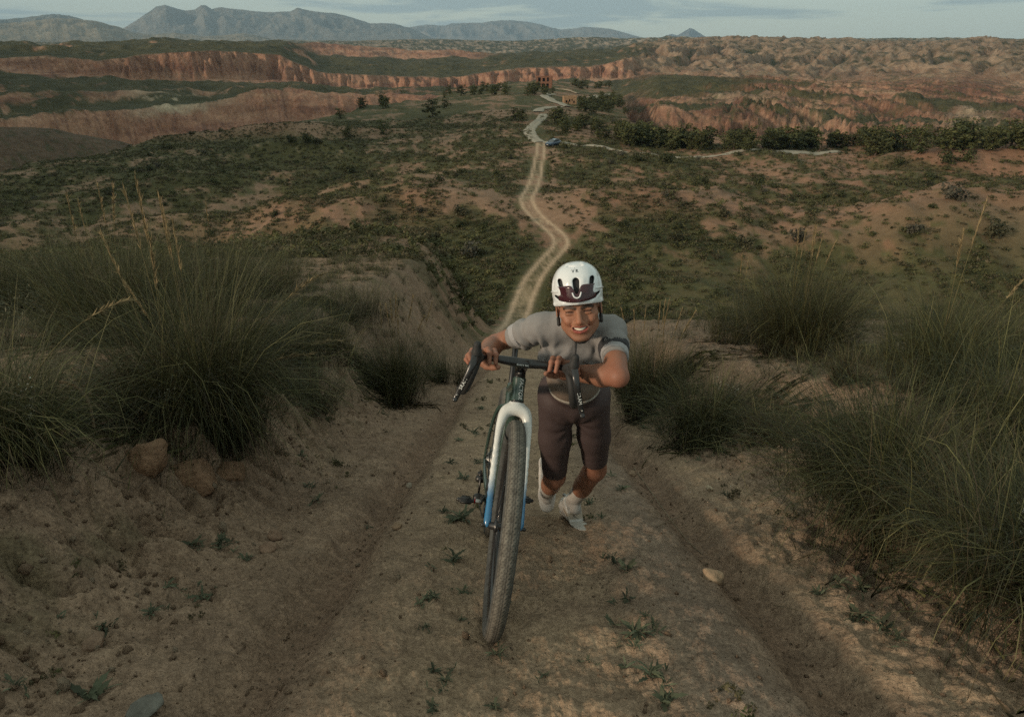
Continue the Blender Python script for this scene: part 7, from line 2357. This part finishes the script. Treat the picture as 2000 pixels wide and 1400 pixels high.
GRAV = (0.30, 0.27, 0.215)
g0 = lambda px, row: tuple(ground_at(px, row)[:2])
ribbon('gravel_road', [(6.9, 171.0), rpt(1040, 270, -22.3), rpt(1034, 260, -22.4), rpt(1042, 248, -22.5), rpt(1056, 236, -22.7), rpt(1062, 229, -22.9)], 3.6, GRAV, 0.16)
ribbon('gravel_road', [rpt(1050, 226, -22.9), rpt(1058, 219, -23), rpt(1074, 215, -23), rpt(1092, 212, -23.1)], 3.8, GRAV, 0.35)
ribbon('gravel_road', [rpt(1112, 209, -23.1), rpt(1098, 204, -23.2), rpt(1080, 200, -23.2), rpt(1068, 194, -23.3), rpt(1063, 189, -23.4), rpt(1070, 186, -23.4), rpt(1080, 185, -23.4)], 4.2, GRAV, 0.45)
ribbon('gravel_road', [rpt(1150, 183.5, -23.6), rpt(1155, 179, -23.7), rpt(1164, 176, -23.8), rpt(1190, 172.5, -24), rpt(1225, 168, -24), rpt(1262, 165, -24.2), rpt(1300, 163, -24.4)], 4.5, GRAV, 0.6)
ribbon('gravel_road', [rpt(1050, 168, -24), rpt(1080, 171, -24), rpt(1130, 177, -24)], 3.0, (0.36, 0.28, 0.2), 0.6)
ribbon('gravel_road', [(7.5, 170.5), rpt(1085, 283), rpt(1120, 287), rpt(1180, 291.5), rpt(1240, 296), rpt(1330, 297.5), rpt(1420, 297, -22.9), rpt(1520, 294.5, -23.3), rpt(1640, 291, -24)], 2.1, GRAV, 0.30, 260)

# ---- parked car
CP = ground_at(1080, 286)
CPv = Vector((CP.x, CP.y, h1(CP.x, CP.y) + 0.10))
yaw = math.radians(-90 - 38)
car = empty('parked_car', CPv); car.rotation_euler = (0, 0, yaw)
tag(car, 'dark blue estate car parked beside the end of the dirt track', 'car')
M_CARB = mat('dark_blue_paint', (0.025, 0.055, 0.105), 0.28, 0.2, 0.5, coat=0.7, var=(3, 0.08))
M_CARG = mat('car_glass', (0.012, 0.014, 0.016), 0.06, 0.0, 0.6, var=(3, 0.1))
M_LAMP = mat('headlight_glass', (0.62, 0.62, 0.58), 0.15, 0.0, 0.6, var=(9, 0.08))


def cpart(name, V, F, m, par=car):
    me = qmesh(name, V, F); o = bpy.data.objects.new(name, me); COL.objects.link(o); o.parent = par; me.materials.append(m)
    me.polygons.foreach_set('use_smooth', np.ones(len(me.polygons), dtype=bool)); return o


def loft(sections):
    """sections: list of (x, list of (y, z)) half profiles mirrored to a closed loop."""
    V = []; k = None
    for x, pr in sections:
        loop = [(y, z) for y, z in pr] + [(-y, z) for y, z in pr[::-1]]
        k = len(loop); V += [(x, y, z) for y, z in loop]
    n = len(sections); F = []
    for i in range(n - 1):
        for j in range(k):
            F.append((i * k + j, i * k + (j + 1) % k, (i + 1) * k + (j + 1) % k, (i + 1) * k + j))
    for b in (0, (n - 1) * k):
        for j in range(0, k // 2 - 1):
            F.append((b + j, b + j + 1, b + k - 2 - j, b + k - 1 - j))
    return np.array(V, float), np.array(F)


P = lambda wb, zb, wm, zm, wt, zt: [(wb * 0.86, zb), (wb, zb + 0.08), (wm, zm), (wt, zt - 0.04), (wt - 0.06, zt)]
V, F = loft([(2.22, P(0.62, 0.34, 0.66, 0.52, 0.60, 0.66)), (2.10, P(0.78, 0.26, 0.82, 0.52, 0.74, 0.78)), (1.5, P(0.86, 0.24, 0.90, 0.60, 0.82, 0.92)), (0.9, P(0.88, 0.24, 0.91, 0.65, 0.86, 1.00)), (-0.6, P(0.88, 0.24, 0.91, 0.66, 0.87, 1.03)), (-1.7, P(0.87, 0.26, 0.90, 0.68, 0.86, 1.06)), (-2.15, P(0.80, 0.32, 0.84, 0.68, 0.78, 1.02)), (-2.25, P(0.70, 0.40, 0.74, 0.66, 0.70, 0.95))])
cpart('body', V, F, M_CARB)
V, F = loft([(1.05, [(0.74, 0.97), (0.72, 0.99), (0.70, 1.0)]), (0.35, [(0.80, 0.98), (0.70, 1.32), (0.60, 1.40)]), (-0.4, [(0.82, 1.0), (0.70, 1.42), (0.60, 1.49)]), (-1.5, [(0.80, 1.02), (0.68, 1.40), (0.58, 1.47)]), (-2.12, [(0.72, 1.00), (0.66, 1.10), (0.58, 1.16)])])
cpart('window_glass', V, F, M_CARG)
V, F = loft([(0.28, [(0.66, 1.385), (0.62, 1.405), (0.50, 1.425)]), (-0.4, [(0.70, 1.45), (0.64, 1.49), (0.52, 1.505)]), (-1.5, [(0.69, 1.43), (0.62, 1.475), (0.50, 1.49)]), (-1.75, [(0.66, 1.36), (0.60, 1.40), (0.50, 1.42)])])
cpart('roof', V, F, M_CARB)
for s in (-1, 1):
    cpart('roof_rail', *sweep([(0.1, 0.66 * s, 1.47), (-0.5, 0.66 * s, 1.53), (-1.4, 0.64 * s, 1.51)], 0.025, m=14, ns=8), M_DARKMETAL)
    cpart('pillar', *sweep([(1.0, 0.76 * s, 0.99), (0.3, 0.69 * s, 1.37)], 0.035, m=9, ns=8), M_CARB)
    cpart('pillar', *sweep([(-0.45, 0.83 * s, 1.01), (-0.5, 0.70 * s, 1.44)], 0.035, m=9, ns=8), M_CARB)
    cpart('headlight', *boxm(2.06, 0.58 * s, 0.66, 0.18, 0.30, 0.12, 0.3), M_LAMP)
    cpart('wing_mirror', *boxm(0.72, 0.98 * s, 1.03, 0.14, 0.18, 0.12, 0.35), M_CARB)
    for x in (1.38, -1.36):
        w = bpy.data.objects.new('wheel', None); COL.objects.link(w); w.parent = car; w.location = (x, 0.80 * s, 0.32)
        V, F = ring(0, [0.32, 0.33, 0.33, 0.32, 0.22, 0.22], [-0.10, -0.07, 0.07, 0.10, 0.10, -0.10], 28); cpart('tyre', V, F, M_RUBBER, w)
        V, F = ring(0, [0.21, 0.21, 0.03, 0.03], [-0.07, 0.085, 0.07, -0.07], 20); cpart('rim', V, F, M_STEEL, w)
cpart('grille', *boxm(2.16, 0, 0.60, 0.16, 0.66, 0.14, 0.2), M_RUBBER)
cpart('bumper', *boxm(2.13, 0, 0.38, 0.22, 1.30, 0.13, 0.3), M_LAMP if False else M_CARB)
M_PLATE = mat('number_plate', (0.6, 0.6, 0.57), 0.4, var=(6, 0.05))
cpart('number_plate', *boxm(2.265, 0, 0.47, 0.02, 0.50, 0.11, 0.1), M_PLATE)

# ---- ruined hut beside the road, and the earth building with dark openings
M_WALL = mat_attr('old_plaster', rough=0.95, spec=0.1, scales=((1.2, 0.22), (7.0, 0.2)), bumps=((5.0, 0.6, 0.05),))
M_INSIDE_SHADE = mat('painted_inside_shade', (0.02, 0.017, 0.015), 0.95, var=(2, 0.2))


def wall_with_holes(w, h, t, holes, res=0.2, seed=1, col=(0.40, 0.25, 0.15), ragged=0.15):
    """a crumbling wall: a grid of small blocks with the openings left out, all one piece"""
    nx, nz = int(w / res), int(h / res)
    bm = bmesh.new()
    rng = np.random.default_rng(seed)
    topz = h - ragged * rng.uniform(0, 1, nx + 1)
    inside = lambda i, k: any(a <= (i + .5) * res - w / 2 <= b and c <= (k + .5) * res <= d for a, b, c, d in holes)
    cells = {(i, k) for i in range(nx) for k in range(nz) if not inside(i, k)}
    V = {}

    def v(i, k, s):
        key = (i, k, s)
        if key not in V:
            z = min(k * res, topz[i]) if k < nz else topz[i]
            V[key] = bm.verts.new((i * res - w / 2 + rng.normal(0, .012), s * t / 2 + rng.normal(0, .02), z))
        return V[key]
    for i, k in cells:
        for s in (-1, 1):
            q = [v(i, k, s), v(i + 1, k, s), v(i + 1, k + 1, s), v(i, k + 1, s)]
            bm.faces.new(q if s < 0 else q[::-1])
        for (di, dk), (a, b) in {(-1, 0): ((i, k + 1), (i, k)), (1, 0): ((i + 1, k), (i + 1, k + 1)), (0, -1): ((i, k), (i + 1, k)), (0, 1): ((i + 1, k + 1), (i, k + 1))}.items():
            if (i + di, k + dk) not in cells:
                bm.faces.new([v(*a, -1), v(*b, -1), v(*b, 1), v(*a, 1)])
    bmesh.ops.recalc_face_normals(bm, faces=bm.faces[:])
    me = bpy.data.meshes.new('wall'); bm.to_mesh(me); bm.free()
    c = np.ones((len(me.vertices), 4), np.float32); c[:, :3] = np.array(col)
    a = me.color_attributes.new('Col', 'FLOAT_COLOR', 'POINT'); a.data.foreach_set('color', c.ravel())
    me.materials.append(M_WALL)
    return me


def building(name, px, row, w, d, h, holes, label, col, yaw=0.0, roof=False, r=None):
    if r: 
        dv = pix(px, row, 1.0); s_ = r / math.hypot(dv.x, dv.y); x, y = dv.x * s_, dv.y * s_; z = dv.z * s_
    else:
        g = ground_at(px, row); x, y, z = g.x, g.y, h1(g.x, g.y)
    b = empty(name, (x, y, z - 0.3), yaw); tag(b, label, 'building')
    for k, (nm, wl, loc, rz) in enumerate((('wall', w, (0, -d / 2, 0), 0), ('wall', w, (0, d / 2, 0), 0), ('wall', d, (-w / 2 + 0.15, 0, 0), math.pi / 2), ('wall', d, (w / 2 - 0.15, 0, 0), math.pi / 2))):
        me = wall_with_holes(wl - (0.6 if k > 1 else 0), h, 0.3, holes if k == 0 else [], 0.2 if w < 8 else 0.35, k + int(px), col)
        o = bpy.data.objects.new(nm, me); COL.objects.link(o); o.parent = b; o.location = loc; o.rotation_euler = (0, 0, rz)
    if roof:
        V, F = boxm(0, 0, h + 0.1, w + 0.4, d + 0.4, 0.22, 0.2)
        me = qmesh('roof', V, F, np.tile(np.array(col) * 0.9, (len(V), 1))); me.materials.append(M_WALL); o = bpy.data.objects.new('roof', me); COL.objects.link(o); o.parent = b
    V, F = boxm(0, 0.2, h * 0.45, w - 0.9, d - 1.0, h * 0.86, 0.05)  # near-black block painted as the shade seen through the openings
    me = qmesh('shade_block', V, F); me.materials.append(M_INSIDE_SHADE); o = bpy.data.objects.new('shade_block', me); COL.objects.link(o); o.parent = b
    return b


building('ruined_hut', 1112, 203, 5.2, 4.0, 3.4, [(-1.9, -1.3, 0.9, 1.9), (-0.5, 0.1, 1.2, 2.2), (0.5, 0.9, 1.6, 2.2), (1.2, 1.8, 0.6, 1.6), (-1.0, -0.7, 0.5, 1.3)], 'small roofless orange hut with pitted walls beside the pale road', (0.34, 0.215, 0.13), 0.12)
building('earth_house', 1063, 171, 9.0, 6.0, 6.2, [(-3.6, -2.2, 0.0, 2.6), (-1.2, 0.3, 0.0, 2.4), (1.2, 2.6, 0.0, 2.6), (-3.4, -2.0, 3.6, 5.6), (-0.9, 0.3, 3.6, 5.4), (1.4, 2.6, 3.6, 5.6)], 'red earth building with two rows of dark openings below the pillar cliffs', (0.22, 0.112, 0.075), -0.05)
dvv = pix(1785, 183, 1.0)
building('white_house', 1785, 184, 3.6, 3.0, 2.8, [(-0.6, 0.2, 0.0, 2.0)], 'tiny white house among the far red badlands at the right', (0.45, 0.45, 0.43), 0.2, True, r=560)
